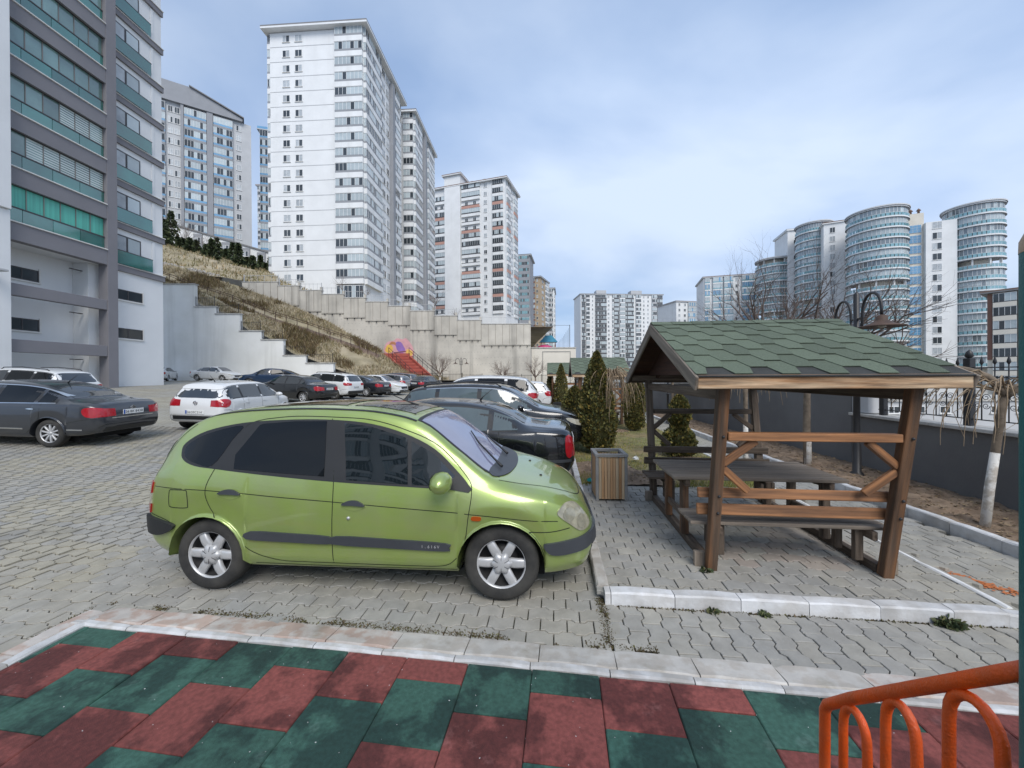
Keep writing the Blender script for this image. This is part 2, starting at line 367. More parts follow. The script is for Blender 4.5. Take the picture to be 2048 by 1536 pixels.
# picnic platform: 7 cm higher, and the path beside it
PZ = .075
plat = grid('platform_bed', lambda u, v: (*S(XL+.05+3.02*u, 3.34+3.16*v)[:2], PZ-.03), 6, 6, 'joint_soil', kind='structure')
pave(plat, (XL+.04, 3.32), (3.34, 6.45), lambda x, y: True, zf=lambda x, y: PZ, top=300)
def path_right(ys): return interp([(0, 4.95), (3, 4.72), (6, 4.55), (12, 4.35), (20, 4.1), (26, 4.0)], ys)
path = grid('path_bed', lambda u, v: (*S(3.5+(path_right(2+24*v)-3.5)*u, 2+24*v)[:2], .03-.03+.004*max(0, 24*v-6)), 4, 20, ['joint_soil', 'paver_far'], lambda p: 0 if p.y < 11 else 1, kind='structure')
pave(path, (3.6, 5.0), (2.4, 11), lambda x, y: x < path_right(y)-.02 and not in_play(x, y), zf=lambda x, y: .03+.004*max(0, y-8), top=300)
# ---- kerbs
def kerb_block(parent, p, q, w, h, matn, z=0, name='kerb_stone', slope=0, gap=.006):
    p = Vector(p); q = Vector(q); d = (q-p).normalized(); p = p+d*gap/2; q = q-d*gap/2; L = (q-p).length
    g = G(); c = .012
    pr = [(-w/2,-.12),(w/2,-.12),(w/2,h-slope-c),(w/2-c,h-slope),(-w/2+c,h),(-w/2,h-c)]
    n = len(pr); seg = max(1, int(L/.12)); rr = random.Random(int(p.x*997+p.y*131))
    vs = []
    for k in range(seg+1):
        e = (.006 if k in (0, seg) else 0)
        for a, b in pr: vs.append((L*k/seg, a*(1-e*2)+rr.gauss(0,.0012), b-e+rr.gauss(0,.0018)))
    fs = [tuple(range(n)), tuple(seg*n+i for i in range(n-1,-1,-1))]+[(k*n+i, (k+1)*n+i, (k+1)*n+(i+1)%n, k*n+(i+1)%n) for k in range(seg) for i in range(n)]
    g.add(vs, fs)
    M = frame((p.x, p.y, z), (q.x, q.y, z)) @ Matrix.Rotation(rr.gauss(0,.004), 4, 'Z')
    return link(name, g.mesh(name, matn), parent, M=M)
kr = link('platform_kerb', None, kind='structure')
for k in range(-1, 6):
    a = max(XL, XL+.05+k*.505); b = min(XL+2.95, XL+.05+(k+1)*.505)
    if b-a > .04: kerb_block(kr, S(a, 3.27), S(b, 3.27), .11, .105, 'kerb_white')
kerb_block(kr, S(XL+2.955, 3.262), S(XL+3.06, 3.235), .10, .10, 'kerb_white')
k = 3.34
while k < 26:
    kerb_block(kr, S(XL, k), S(XL, k+.5), .10, .10, 'kerb_grey' if k < 5 else 'kerb_white', z=gz(*S(XL, k)[:2])); k += .5
pl = link('path_kerb', None, kind='structure')
k = 2.0
while k < 25:
    kerb_block(pl, S(path_right(k)+.05, k), S(path_right(k+.5)+.05, k+.5), .10, .13, 'kerb_white', z=.03+.004*max(0, k-8)); k += .5
k = 3.33
while k < 12:                                                     # flush white edging on the right of the platform
    kerb_block(pl, S(3.49, k), S(3.49, k+.75), .05, .06, 'line_white', z=.03, name='edging_stone'); k += .75
# ---- playground: kerb stones and rubber mats
mat('kerb_worn', (.52,.525,.53), .8, .16, 6, .3, 40, rnd=.10, stain=(.34,.32,.29), stain_amt=.75, stain_scale=5, stain_w=.1)
pk = link('playground_kerb', None, kind='structure')
for k in range(15):
    u = -.10+k*.5
    kerb_block(pk, P(u, .165), P(u+.5, .165), .205, .030, 'kerb_pink' if k < 5 or k > 10 else 'kerb_grey', name='kerb_stone', slope=.024)
    kerb_block(pk, P(u-.05, .031), P(u+.45, .031), .058, .034, 'kerb_worn', name='kerb_stone')
for k in range(5):
    v = .10-k*.5
    kerb_block(pk, P(-.045, v-.5), P(-.045, v), .075, .036, 'kerb_worn')
    kerb_block(pk, P(-.16, v-.42), P(-.16, v+.08), .13, .026, 'kerb_pink')
ps = grid('playground_bed', lambda u, v: (*P(-.02+8.2*u, -5*(1-v))[:2], -.01), 4, 4, 'rubber_base', kind='structure')
TW = .415; RM = {}
for c in range(-8, 13):
    u0 = 2.95+(c-1)*TW
    if u0+TW < 0 or u0 > 8: continue
    low = (c % 2 == 1)
    edges = [0.0]; v = -.36 if low else -.175
    while v > -2.2: edges.append(v); v -= TW
    for r_, (a, b) in enumerate(zip(edges, edges[1:])):
        green = ((c+9)//2+r_) % 2 == 1
        u1 = max(u0, 0.0)
        L, W = u0+TW-u1, a-b
        key = (round(L, 3), round(W, 3), green)
        if key not in RM:
            RM[key] = G().box(-L/2+.002, L/2-.002, -W/2+.002, W/2-.002, -.03, 0).mesh('rubber_mat', 'rubber_green' if green else 'rubber_red', .006)
        p = P((u1+u0+TW)/2, (a+b)/2)
        if p.y < .9: continue
        link('rubber_mat', RM[key], ps, M=Matrix.Translation((p.x, p.y, .020+random.uniform(-.003, .003))) @ Matrix.Rotation(-TP, 4, 'Z') @ Matrix.Rotation(random.gauss(0,.004), 4, 'X') @ Matrix.Rotation(random.gauss(0,.004), 4, 'Y'))
# white specks and crumbs on the mats
g = G()
for _ in range(170):
    p = P(random.uniform(0, 7), -abs(random.gauss(0, .8))); r = random.uniform(.001, .0035)
    a = random.random()*6.28
    g.add([(p.x+r*math.cos(a+k*1.57)*(1.6 if k%2 else .8), p.y+r*math.sin(a+k*1.57), .0245+.002*(k%2)) for k in range(4)], [(0,1,2,3)])
g.obj('crumbs', 'frame_white', ps, kind='stuff')
# ---- lawn with the planted beds, and the long bed by the wall
def lawn_z(xs, ys):
    p = S(xs, ys); return .06+.02*mnoise.noise(Vector((xs*1.5, ys*1.5, 0)))+.01*max(0, ys-8)*.6
MOUNDS = [(.95, 7.6, .75, .10), (2.0, 12.6, .5, .07), (2.9, 8.5, .5, .06), (1.5, 6.9, .7, .08), (1.15, 11.0, .6, .07), (.9,13.8,.9,.06)]
def lawn_pt(u, v):
    xs, ys = XL+.04+3.04*u, 6.45+18*v; p = S(xs, ys); z = lawn_z(xs, ys)
    for mx_, my_, mr, mh in MOUNDS:
        d = math.hypot(xs-mx_, ys-my_)/mr
        if d < 1: z += mh*(1-d*d)*(1+.5*mnoise.noise(Vector((xs*9, ys*9, 1))))
    return (p.x, p.y, z)
lawn = grid('lawn', lawn_pt, 60, 200, ['turf', 'soil'], lambda p: 1 if any(math.hypot(p.x*CT-p.y*ST-a, p.x*ST+p.y*CT-b) < c*.8*(1+.35*mnoise.noise(p*3)) for a, b, c, _ in MOUNDS) else 0, kind='structure')
def bed_pt(u, v):
    ys = 1.5+24*v*v; a = path_right(ys)+.09; b = interp([(1.5, 6.15), (6, 6.05), (21, 5.15), (26, 4.9)], ys)+.15
    xs = a+(b-a)*u; p = S(xs, ys); e = min(1, 4*min(u, 1-u)+.15)
    return (p.x, p.y, .10+.05*e*(.6+mnoise.noise(Vector((p.x*5, p.y*5, 0)))+.6*mnoise.noise(Vector((p.x*14, p.y*14, 0))))+.004*max(0, ys-8))
soilbed = grid('planting_bed', bed_pt, 50, 200, 'soil', kind='structure')
def blades(name, n, spot, h, mat_, parent, w=.006, cols=((1,1,1),(1.4,1.1,.7),(.8,1,.7))):
    g = G(); tl = []
    for _ in range(n):
        p = spot()
        if p is None: continue
        a = random.random()*6.28; hh = h*random.uniform(.5, 1.3); lx, ly = random.gauss(0,.45)*hh, random.gauss(0,.45)*hh
        dx, dy = math.cos(a)*w*hh/h, math.sin(a)*w*hh/h
        g.add([(p[0]-dx, p[1]-dy, p[2]-.005), (p[0]+dx, p[1]+dy, p[2]-.005), (p[0]+lx, p[1]+ly, p[2]+hh)], [(0,1,2)])
        c = random.choice(cols); q = random.uniform(.7, 1.25); tl.append(tuple(k*q for k in c))
    me = g.mesh(name, mat_); set_tint(me, tl); return link(name, me, parent, kind='stuff')
def lawn_spot():
    u, v = random.random(), random.random()**2.0; p = lawn_pt(u, v); xs, ys = XL+.04+3.04*u, 6.45+18*v
    if mnoise.noise(Vector((xs*.9, ys*.9, 5))) < -.12 and random.random() < .8: return None
    if any(math.hypot(xs-a, ys-b) < c*.75 for a, b, c, _ in MOUNDS): return None
    return p
gb = blades('grass', 26000, lawn_spot, .05, 'blade', None, .005, ((1,1,1),(1.5,1.15,.8),(.75,.95,.6),(1.8,1.4,1.0)))
gb['label'] = 'short patchy green grass on the lawn beside the parked cars'; gb['category'] = 'grass'
# dead leaves and clods on the planting bed and the mounds
g = G(); tl = []
for _ in range(9000):
    if random.random() < .8:
        p = Vector(bed_pt(random.uniform(.04,.96), random.random()**1.3*.8))
    else:
        a, b, c, _h = random.choice(MOUNDS); t = random.random()*6.28; q = c*random.random()
        xs, ys = a+q*math.cos(t), b+q*math.sin(t)
        if not (XL+.05 < xs < XL+3.0 and ys > 6.5): continue
        p = Vector(lawn_pt((xs-XL-.04)/3.04, (ys-6.45)/18))
    r = random.uniform(.008, .03); M = Matrix.Translation(p+Vector((0,0,r*.35))) @ Matrix.Rotation(random.random()*6.28, 4, 'Z') @ Matrix.Rotation(random.gauss(0,.6), 4, 'X')
    g.add([(-r,0,0),(0,-r*.5,.003),(r,0,0),(0,r*.5,.004)], [(0,1,2),(0,2,3)], 0, False, M)
    q = random.uniform(.3, 1.7); tl += [(.55*q, .47*q, .38*q)]*2
me = g.mesh('leaf_litter', 'dryblade'); set_tint(me, tl)
link('leaf_litter', me, kind='stuff', label='brown dead leaves and clods scattered over the planting bed', category='leaf litter')
# moss and weeds in the open joint along the kerb
g = G(); tl = []
for _ in range(5200):
    r = random.random()
    if r < .55: p = P(random.uniform(-.2, 4.2), .270+abs(random.gauss(0, .03)))
    elif r < .75: p = S(XL-.03+random.gauss(0,.02), random.uniform(2.75, 3.3))
    elif r < .9: p = P(-.24-abs(random.gauss(0,.02)), random.uniform(-1.2, .25))
    else: p = S(XL+random.uniform(.1, 3), 3.20+random.gauss(0,.006))
    if mnoise.noise(Vector((p.x*3, p.y*3, 0))) < -.05 and r < .9: continue
    hh = random.uniform(.004, .013); a = random.random()*6.28; w_ = random.uniform(.008, .020)
    g.add([(p.x-math.cos(a)*w_, p.y-math.sin(a)*w_, -.012), (p.x+math.cos(a)*w_, p.y+math.sin(a)*w_, -.012), (p.x+random.gauss(0,.008), p.y+random.gauss(0,.008), hh)], [(0,1,2)])
    q = random.uniform(.25, .8); tl.append(random.choice(((.5*q,.42*q,.3*q), (.45*q,.5*q,.22*q), (.3*q,.28*q,.2*q))))
me = g.mesh('moss', 'dryblade'); set_tint(me, tl)
link('moss', me, kind='stuff', label='moss and dirt filling the open joint along the pink kerb', category='moss')
# spilled orange paint on the path
pp = smooth_poly([(4.02,3.56),(4.12,3.40),(4.3,3.2),(4.45,3.02),(4.62,2.86),(4.85,2.78),(4.88,2.68),(4.66,2.70),(4.5,2.83),(4.36,2.95),(4.2,3.12),(4.08,3.34)], 3)
g = G()
for _ in range(300):
    t = random.random(); c = (3.60+.42*t+random.gauss(0,.03), 3.98-.55*t+random.gauss(0,.055)); r = random.uniform(.004,.015)
    p = S(*c); a = random.random()*3
    g.add([(p.x+r*(1.8 if k%2 else .6)*math.cos(a+k*1.05), p.y+r*(1.5 if k%3 else .6)*math.sin(a+k*1.05), .0385+.0002*(_%9)) for k in range(6)], [(0,1,2,3,4,5)])
g.obj('paint_stain', 'paint_orange', path, kind='stuff')
# ================================================================= WALLS, HILLSIDE, STAIRS
def steps_wall(name, label, cat, segs, d, thick, zbase, matn, cop, copmat, panels=None):
    root = thing(name, label, cat, (at(segs[0][0], 757, d).x, d, 0)); ox = root.location.x
    for (a, b, t) in segs:
        p, q = at(a, t, d), at(b, t, d)
        g = G().box(p.x-ox, q.x-ox-.002, 0, thick, zbase, p.z); g.obj('wall_section', matn, root)
        G().box(p.x-ox-.06, q.x-ox+.10, -.10, thick+.08, p.z+.002, p.z+cop).obj('coping', copmat, root, bevel=.01)
    return root, ox
# ---- white stepped retaining wall behind the car park
WSEG = [(296,390,569),(390,432,613.5),(432,480,628),(480,523,662),(523,567,679.5),(567,612,711),(612,667,726.5)]
ww, ox = steps_wall('retaining_wall', 'white stepped retaining wall with stained paint below the dry hillside', 'wall', WSEG, 43, .45, 0, 'white_wall', .10, 'coping')
def fence_panel(g, p, q, h, bars, pr=.02, rail=.012, br=.008, posts=True, z0=.06):
    p = Vector(p); q = Vector(q); n = Vector((0,0,1))
    if posts:
        for e in (p, q): g.beam(e, e+n*(h+.08), pr*2, pr*2)
    for t in (z0, h-.1): g.beam(p+n*t, q+n*t, rail*2, rail*2)
    for i in range(1, bars):
        e = p.lerp(q, i/bars); g.beam(e+n*z0, e+n*h, br*2, br*2)
for (a, b, t), (a2, b2, t2) in zip(WSEG[1:], WSEG[2:]+[(667,667,760)]):
    p = at(a+4, t, 43.25); q = at(b-1, t, 43.25); g = G()
    fence_panel(g, (p.x-ox, .2, p.z+.1), (q.x-ox, .2, p.z+.1), 1.0, 11, .022, .014, .008)
    g.obj('railing', 'iron', ww)
# ---- tall concrete wall in stepped tiers
CSEG = [(486,557,564.6),(557,600,572),(600,644,581),(644,689,589),(689,732,596),(732,777,604),(777,821,612.5),(821,869,622),(869,915,632),(915,963,641),(963,1062,648.5)]
DC = 55
cw, ox2 = steps_wall('concrete_wall', 'tall bare concrete wall with stepped top below the white tower', 'wall', CSEG, DC, .5, 0, 'concrete', .12, 'coping')
for k, (a, b, t) in enumerate(CSEG):
    p, q = at(a, t, DC), at(b, t, DC); hgt = [2.4,2.7,2.9,2.6,2.7,2.6,2.6,2.6,2.6,2.7,2.9][k]
    n = max(3, round((q.x-p.x)/.95))
    for i in range(n):
        x0 = p.x+(q.x-p.x)*i/n; x1 = p.x+(q.x-p.x)*(i+1)/n
        G().box(x0-ox2+.03, x1-ox2-.03, -.09, -.004, p.z-hgt, p.z-.05).obj('wall_panel', 'concrete', cw, bevel=.01)
    g = G().box(p.x-ox2+.02, q.x-ox2-.02, -.12, -.004, p.z-hgt-.10, p.z-hgt-.02)
    g.obj('ledge', 'concrete', cw)
    g = G()
    for i in range(n):
        x = p.x+(q.x-p.x)*(i+.5)/n-ox2; g.box(x-.06, x+.06, -.22, -.1, p.z-hgt-.30, p.z-hgt-.13)
    g.obj('drain_spout', 'iron', cw, kind='stuff')
    g = G()                                                     # tie holes of the formwork
    z = p.z-hgt-.9; row = 0
    while z > 2:
        for i in range(n*2):
            x = p.x+(q.x-p.x)*(i+.25+.5*(row % 2))/(n*2)-ox2
            g.add([(x+.05*math.cos(j*1.257), -.006, z+.05*math.sin(j*1.257)) for j in range(5)], [(4,3,2,1,0)])
        z -= .9; row += 1
    if g.f: g.obj('tie_hole', 'concrete_dark', cw, kind='stuff')
    g = G(); fence_panel(g, (p.x-ox2+.1, .25, p.z+.12), (q.x-ox2-.1, .25, p.z+.12), 1.0, 5, .04, .02, .012); g.obj('railing', 'pale_grey', cw)
    G().box(q.x-ox2-.28, q.x-ox2-.02, .12, .38, p.z+.122, p.z+.55).obj('pillar', 'concrete', cw)
# lower end wall with the sports court on it
lw = thing('court_wall', 'low pale concrete wall carrying a sports court fence', 'wall', (at(1063,700,56).x, 56, 0)); lx = lw.location.x
a, b = at(1063, 696, 56), at(1152, 696, 56)
G().box(0, b.x-a.x, 0, .5, 0, a.z).obj('wall_section', 'cream', lw)
G().box(-.05, b.x-a.x+.08, -.1, .58, a.z+.002, a.z+.14).obj('coping', 'coping', lw)
for (x0, x1, z0, z1) in ((1.6, 5.7, a.z-.55, a.z-.45), (1.6, 1.7, 0, a.z-.55), (5.6, 5.7, 0, a.z-.55)): G().box(x0, x1, -.05, -.003, z0, z1).obj('trim', 'concrete_dark', lw)
cf = thing('court_fence', 'dark mesh sports court fence sloping up beside the playground', 'fence', (b.x-.4, 57, a.z)); g = G()
for i in range(16):
    x = -3.2+i*.22; h = .3+3.4*(i/15)**1.6; g.beam((x, .2*i, 0), (x, .2*i, h), .035, .035)
g.obj('mesh_bars', 'iron', cf, kind='stuff'); G().beam((.12, 3, 0), (.12, 3, 3.9), .08, .08).obj('post', 'iron', cf); G().beam((-6.5, 3, 3.85), (.12, 3, 3.85), .04, .04).obj('top_rail', 'iron', cf)
pt = thing('play_tent', 'pink play tent on the upper playground behind the wall', 'tent', (at(1090,695,57.5).x, 58, a.z))
G().lathe([(1.25,0),(1.15,.35),(.6,.6),(.05,.68)], 10).obj('canopy', mat('pink', (.5,.06,.17), .6), pt)
pt = thing('play_roof', 'blue pitched roof of a play house on the upper playground', 'play house', (at(1098,690,59).x, 60, a.z)); g = G()
g.prism([(-1.4,1.2),(1.4,1.2),(.5,2.2),(-.5,2.2)], -.8, .8, 0, Matrix.Rotation(R(90), 4, 'X')); g.obj('roof', mat('play_blue', (.05,.28,.42), .5), pt)
for sx in (-1.1, 1.1): G().beam((sx,0,0),(sx,0,1.25),.1,.1).obj('post', 'paint_orange', pt)
# ---- the dry hillside between the two walls
def P1(tab, d): return [(at(px, py, d).x, at(px, py, d).z) for px, py in tab]
ZF = P1([(200,540),(300,566),(355,569),(408,612),(453,626),(496,657),(541,676),(586,705),(637,722),(690,743),(740,756),(800,758),(900,760)], 43.6)
STAIR = [(300,546),(390,581),(475,608),(549,638),(623,661),(699,687),(757,710)]
ZS = P1(STAIR+[(800,738),(840,756),(900,760)], 49.5)
ZB = P1([(200,490),(300,522),(400,548),(470,570),(573,606),(655,641),(710,674),(762,704),(814,742),(870,757),(930,760)], 54.9)
def hill_z(x, y):
    a, s, b = interp(ZF, x*43.6/y if False else x), interp(ZS, x), interp(ZB, x)
    z = a+(s-a)*(y-43.6)/5.9 if y < 49.5 else s+(b-s)*(y-49.5)/5.4
    return max(z, gz(x, y)-.05)
def hill_pt(u, v):
    x = -62+58*u; y = 43.5+11.45*v; z = hill_z(x, y)
    return (x, y, z+.18*mnoise.noise(Vector((x*.6, y*.6, 2)))*min(1, max(0, z-1.6)))
hill = grid('hillside', hill_pt, 130, 40, 'drygrass', kind='structure')
def upper_pt(u, v):
    x = -130+136*u; y = 55.4+60*v
    top = interp([(-130, 30), (at(400,548,55).x, at(400,548,55).z)]+[(at(c[1]-8, c[2], 55).x, at(c[1], c[2], 55).z-.25) for c in CSEG], x)
    far = interp([(-130, 46), (at(320,485,92).x, at(320,485,92).z), (at(540,548,92).x, at(540,548,92).z), (-52, 22), (-40, 17), (0, 10)], x*92/max(y, 70))
    t = min(1, (y-55.4)/36); e = .5*mnoise.noise(Vector((x*.25, y*.25, 7)))*(1 if x < -40 else 0)
    return (x, y, top+(far-top)*t+e)
upper = grid('upper_hillside', upper_pt, 110, 50, 'drygrass', kind='structure')
def tuft_spot():
    x = random.uniform(-55, -9); y = random.uniform(43.8, 54.7); z = hill_z(x, y)
    if z < gz(x, y)+.15: return None
    if abs(y-49.5) < .7 and x < -17: return None
    if mnoise.noise(Vector((x*.35, y*.35, 9))) < -.25: return None
    return (x, y, z)
tf = blades('dry_grass', 26000, tuft_spot, .42, 'dryblade', None, .05, ((1,1,1),(.85,.8,.7),(.62,.55,.42),(1.15,1.1,1.0),(.5,.5,.3)))
tf['label'] = 'tall dry yellow grass covering the slope above the white wall'; tf['category'] = 'grass'
def tuft2():
    x = random.uniform(-90, -36); y = random.uniform(56, 92); p = upper_pt((x+130)/136, (y-55.4)/60)
    return p if p[2] < 40 else None
tf = blades('dry_scrub', 7000, tuft2, .5, 'dryblade', None, .08, ((.8,.75,.6),(.5,.5,.3),(.35,.38,.2),(.9,.8,.65)))
tf['label'] = 'sparse scrub and grass on the upper slope under the grey tower'; tf['category'] = 'scrub'
def shrub_spot():
    for _ in range(30):
        x = random.uniform(-50, -10); y = random.uniform(44, 54.5)
        if mnoise.noise(Vector((x*.22, y*.22, 4))) > .12 and not (abs(y-49.5) < .9 and x < -17): break
    z = hill_z(x, y)
    return (x, y, z) if z > gz(x, y)+.1 else None
tf = blades('dry_shrubs', 9000, shrub_spot, .62, 'dryblade', None, .06, ((.42,.34,.22),(.5,.42,.3),(.33,.32,.16),(.28,.22,.15)))
tf['label'] = 'darker brown shrubs in patches on the slope above the white wall'; tf['category'] = 'shrubs'
# stone facing low on the upper slope, with a concrete footing
sw = thing('stone_wall', 'rough grey stone facing across the upper slope beneath the conifers', 'wall', (at(380,540,58).x, 58, 0)); g = G()
for _ in range(900):
    t = random.random(); p = at(312+130*t, 524+30*t+random.uniform(-2, 11), 58+random.random()*.4); r = random.uniform(.12, .32)
    M = Matrix.Translation((p.x-sw.location.x, p.y-58, p.z)) @ Matrix.Rotation(random.random()*3, 4, (random.random(), random.random(), .5))
    g.box(-r, r, -r*.7, r*.7, -r*.6, r*.6, 0, M)
g.obj('stones', 'rubble', sw, kind='stuff')
a, b = at(312, 556, 57), at(440, 585, 57)
g = G(); g.beam((a.x-sw.location.x, -1, a.z-1), (b.x-sw.location.x, -1, b.z-1), .4, 1.2); g.obj('footing', 'concrete', sw)
# ---- stairway climbing the slope beside the rail
st = thing('hill_stairway', 'long brown stairway with iron handrail climbing the dry slope', 'stairs', (at(757,710,49.5).x, 49.5, 0)); sx0 = st.location.x
pts = [at(px, py, 49.5) for px, py in reversed(STAIR)]
NS = 70; stp = G().box(-.17, .17, -.75, .75, -.4, .02).mesh('stair_step', 'iron_rust')
_M['stair_tread'] = None; mat('stair_tread', (.27,.20,.16), .9, .2, 2); stp.materials[0] = MAT('stair_tread')
for i in range(NS):
    t = i/(NS-1)*(len(pts)-1); k = min(int(t), len(pts)-2); p = pts[k].lerp(pts[k+1], t-k)
    link('stair_step', stp, st, (p.x-sx0, 0, p.z+.05))
g = G()
for k in (0.75, 1.0): g.tube([(p.x-sx0, -.8, p.z+k) for p in pts], .035, 5)
g.obj('handrail', 'iron_rust', st)
for i in range(22):
    t = i/21*(len(pts)-1); k = min(int(t), len(pts)-2); p = pts[k].lerp(pts[k+1], t-k)
    G().beam((p.x-sx0, -.8, p.z-.1), (p.x-sx0, -.8, p.z+1.0), .06, .06).obj('post', 'iron_rust', st)
# ---- red stairs at the foot of the slope
mat('red_tread', (.28,.06,.045), .8, .2, 2, world=True)
rs = thing('red_stairs', 'wide red painted stairs leading up to the painted mural', 'stairs', (at(862,757,46.5).x, 46.5, gz(-10, 47))); N = 19
top = at(798, 711, 53.2)-rs.location
for i in range(N):
    t = (i+1)/N; G().box(top.x*t-1.25, top.x*t+1.25, top.y*t-.2, top.y*t+.25, -.4 if i < 3 else top.z*t-.6, top.z*t-.004).obj('step', 'red_paint' if i % 2 else 'red_tread', rs)
G().box(top.x-2.4, top.x+1.5, top.y+.1, top.y+1.6, top.z-1.0, top.z).obj('landing', 'red_paint', rs)
G().box(top.x-2.4, top.x+1.5, top.y-.02, top.y+.09, top.z-.8, top.z+.35).obj('parapet', 'red_paint', rs)
for s_ in (-1.4, 1.4):
    g = G(); g.prism([(0,-.4),(0,.03),(top.length*.88, top.z+.0),(top.length*.88, top.z-1.0)], -.1, .1, 0, frame((s_,0,0),(top.x+s_,top.y,0)) @ Matrix.Rotation(R(90), 4, 'X')); g.obj('stringer', 'red_paint', rs)
    g = G()
    for hh in (.75, 1.15): g.tube([(s_,0,hh),(top.x+s_,top.y,top.z+hh)], .03, 5)
    g.obj('handrail', 'iron', rs)
    for i in range(8):
        t = i/7; G().beam((top.x*t+s_,top.y*t,top.z*t),(top.x*t+s_,top.y*t,top.z*t+1.15),.05,.05).obj('post', 'iron', rs)
# ---- mural on the concrete wall
mu = thing('mural', 'pink and yellow mural with a purple bird on the concrete wall', 'mural', (at(800,695,DC).x, DC-.10, 0)); mx0 = mu.location.x
def mural(name, pts, col, dy, k=3):
    q = [(at(px, py, DC).x-mx0, at(px, py, DC).z) for px, py in pts]; q = smooth_poly(q, k) if k > 1 else q
    n = len(q); G().add([(x, -dy, z) for x, z in q], [tuple(range(n))]).obj(name, mat('mural_'+name, col, .85, .12, 1.5), mu)
mural('backdrop', [(768,700),(775,684),(788,681),(795,676),(806,678),(813,676),(822,686),(827,696),(828,711),(815,712),(800,713),(786,709),(774,708)], (.62,.34,.36), .0)
mural('yellow_cloud', [(771,700),(776,689),(784,690),(787,697),(783,705),(776,705)], (.68,.44,.09), .008)
mural('yellow_flower', [(812,706),(815,698),(820,699),(826,703),(824,711),(815,711)], (.70,.46,.12), .008)
mural('orange_petal', [(805,708),(810,706),(812,712),(803,712)], (.68,.36,.10), .012)
mural('bird_body', [(791,688),(795,683),(803,684),(808,692),(811,699),(807,705),(800,704),(795,699),(793,693)], (.26,.15,.42), .016)
mural('bird_beak', [(779,689),(784,683),(791,684),(793,689),(786,688)], (.46,.20,.10), .02)
mural('bird_tail', [(799,703),(806,703),(808,709),(801,711)], (.36,.14,.36), .02)
mural('branch', [(788,704),(812,701),(813,703),(789,707)], (.20,.08,.10), .024, 1)
# ---- far fence at the end of the car park
ff = thing('far_fence', 'black iron bar fence along the far end of the car park', 'fence', (at(690,760,49).x, 48.6, 0)); fx = ff.location.x
x = 0; xe = at(1130,760,49).x-fx
while x < xe:
    w_ = 2.5; zg = gz(fx+x, 48.6)+.3; g = G(); fence_panel(g, (x,0,zg), (x+w_,0,zg), 1.25, 14, .035, .018, .012)
    g.obj('fence_panel', 'iron', ff); x += w_
G().box(0, xe+1.5, -.12, .12, .2, .95).obj('base_wall', 'pale_grey', ff)
gt = thing('side_gate', 'dark iron gate beside the low end of the white wall', 'gate', (at(668,757,43.2).x, 43.2, gz(-20,43)))
for i, (x0, x1) in enumerate(((0, .08), (1.2, 1.28))): G().box(x0, x1, 0, .08, 0, 1.5).obj('post', 'iron', gt)
g = G(); fence_panel(g, (.1,.04,0), (1.18,.04,0), 1.4, 9, .02, .02, .014, False); g.obj('gate_leaf', 'iron_rust', gt)
# ---- dark rendered boundary wall on the right with coping and railings
def wx(y): return interp([(-2, 6.28), (4.8, 6.42), (6.7, 6.68), (7.7, 6.80), (21, 7.3), (27, 7.5)], y)
def wall_run(name, label, y0, y1, top, n, end=None):
    r_ = thing(name, label, 'wall', (wx(y0), y0, 0)); L = r_.location
    g = G()
    for i in range(n):
        a, b = y0+(y1-y0)*i/n, y0+(y1-y0)*(i+1)/n; T = top(a), top(b)
        A, B = wx(a)-L.x, wx(b)-L.x
        g.add([(A,a-y0,-.3),(B,b-y0,-.3),(B+.26,b-y0,-.3),(A+.26,a-y0,-.3),(A,a-y0,T[0]),(B,b-y0,T[1]),(B+.26,b-y0,T[1]),(A+.26,a-y0,T[0])],
              [(0,4,5,1),(2,6,7,3),(4,7,6,5)]+([(0,3,7,4)] if i == 0 else [])+([(1,5,6,2)] if i == n-1 else []))
    g.obj('wall_face', 'dark_render', r_)
    y = y0
    while y < y1-.05:
        e = min(y+1.0, y1); a = Vector((wx(y)+.13-L.x, y-y0+.004, top(y)+.03)); b = Vector((wx(e)+.13-L.x, e-y0-.004, top(e)+.03))
        beam_obj('coping', a, b, .40, .055, 'coping', r_, bevel=.008); y = e
    return r_
wn_ = wall_run('boundary_wall', 'dark grey rendered low wall with pale coping behind the weeping tree', -1.0, 7.68, lambda y: 1.07, 9)
wf_ = wall_run('boundary_wall', 'taller dark grey rendered wall running behind the picnic shelter', 7.70, 27, lambda y: interp([(7.7, 1.75), (13, 1.6), (21, 1.42), (27, 1.4)], y), 14)
gp = thing('gate_pillar', 'pale grey pillar where the dark wall steps down', 'pillar', (wx(7.69)+.14, 7.5, 1.1)); G().box(-.16, .16, -.18, .17, .035, .95).obj('shaft', 'pale_grey', gp, bevel=.01); G().box(-.2, .2, -.21, .2, .953, 1.0).obj('cap', 'coping', gp, bevel=.008)
def scroll(c, u, r, turns=1.4, flip=1):
    pts = []
    for i in range(22):
        t = i/21; a = turns*2*math.pi*t*flip; q = r*(1-.75*t)
        pts.append((c[0]+u[0]*q*math.cos(a), c[1]+u[1]*q*math.cos(a), c[2]+q*math.sin(a)))
    return pts
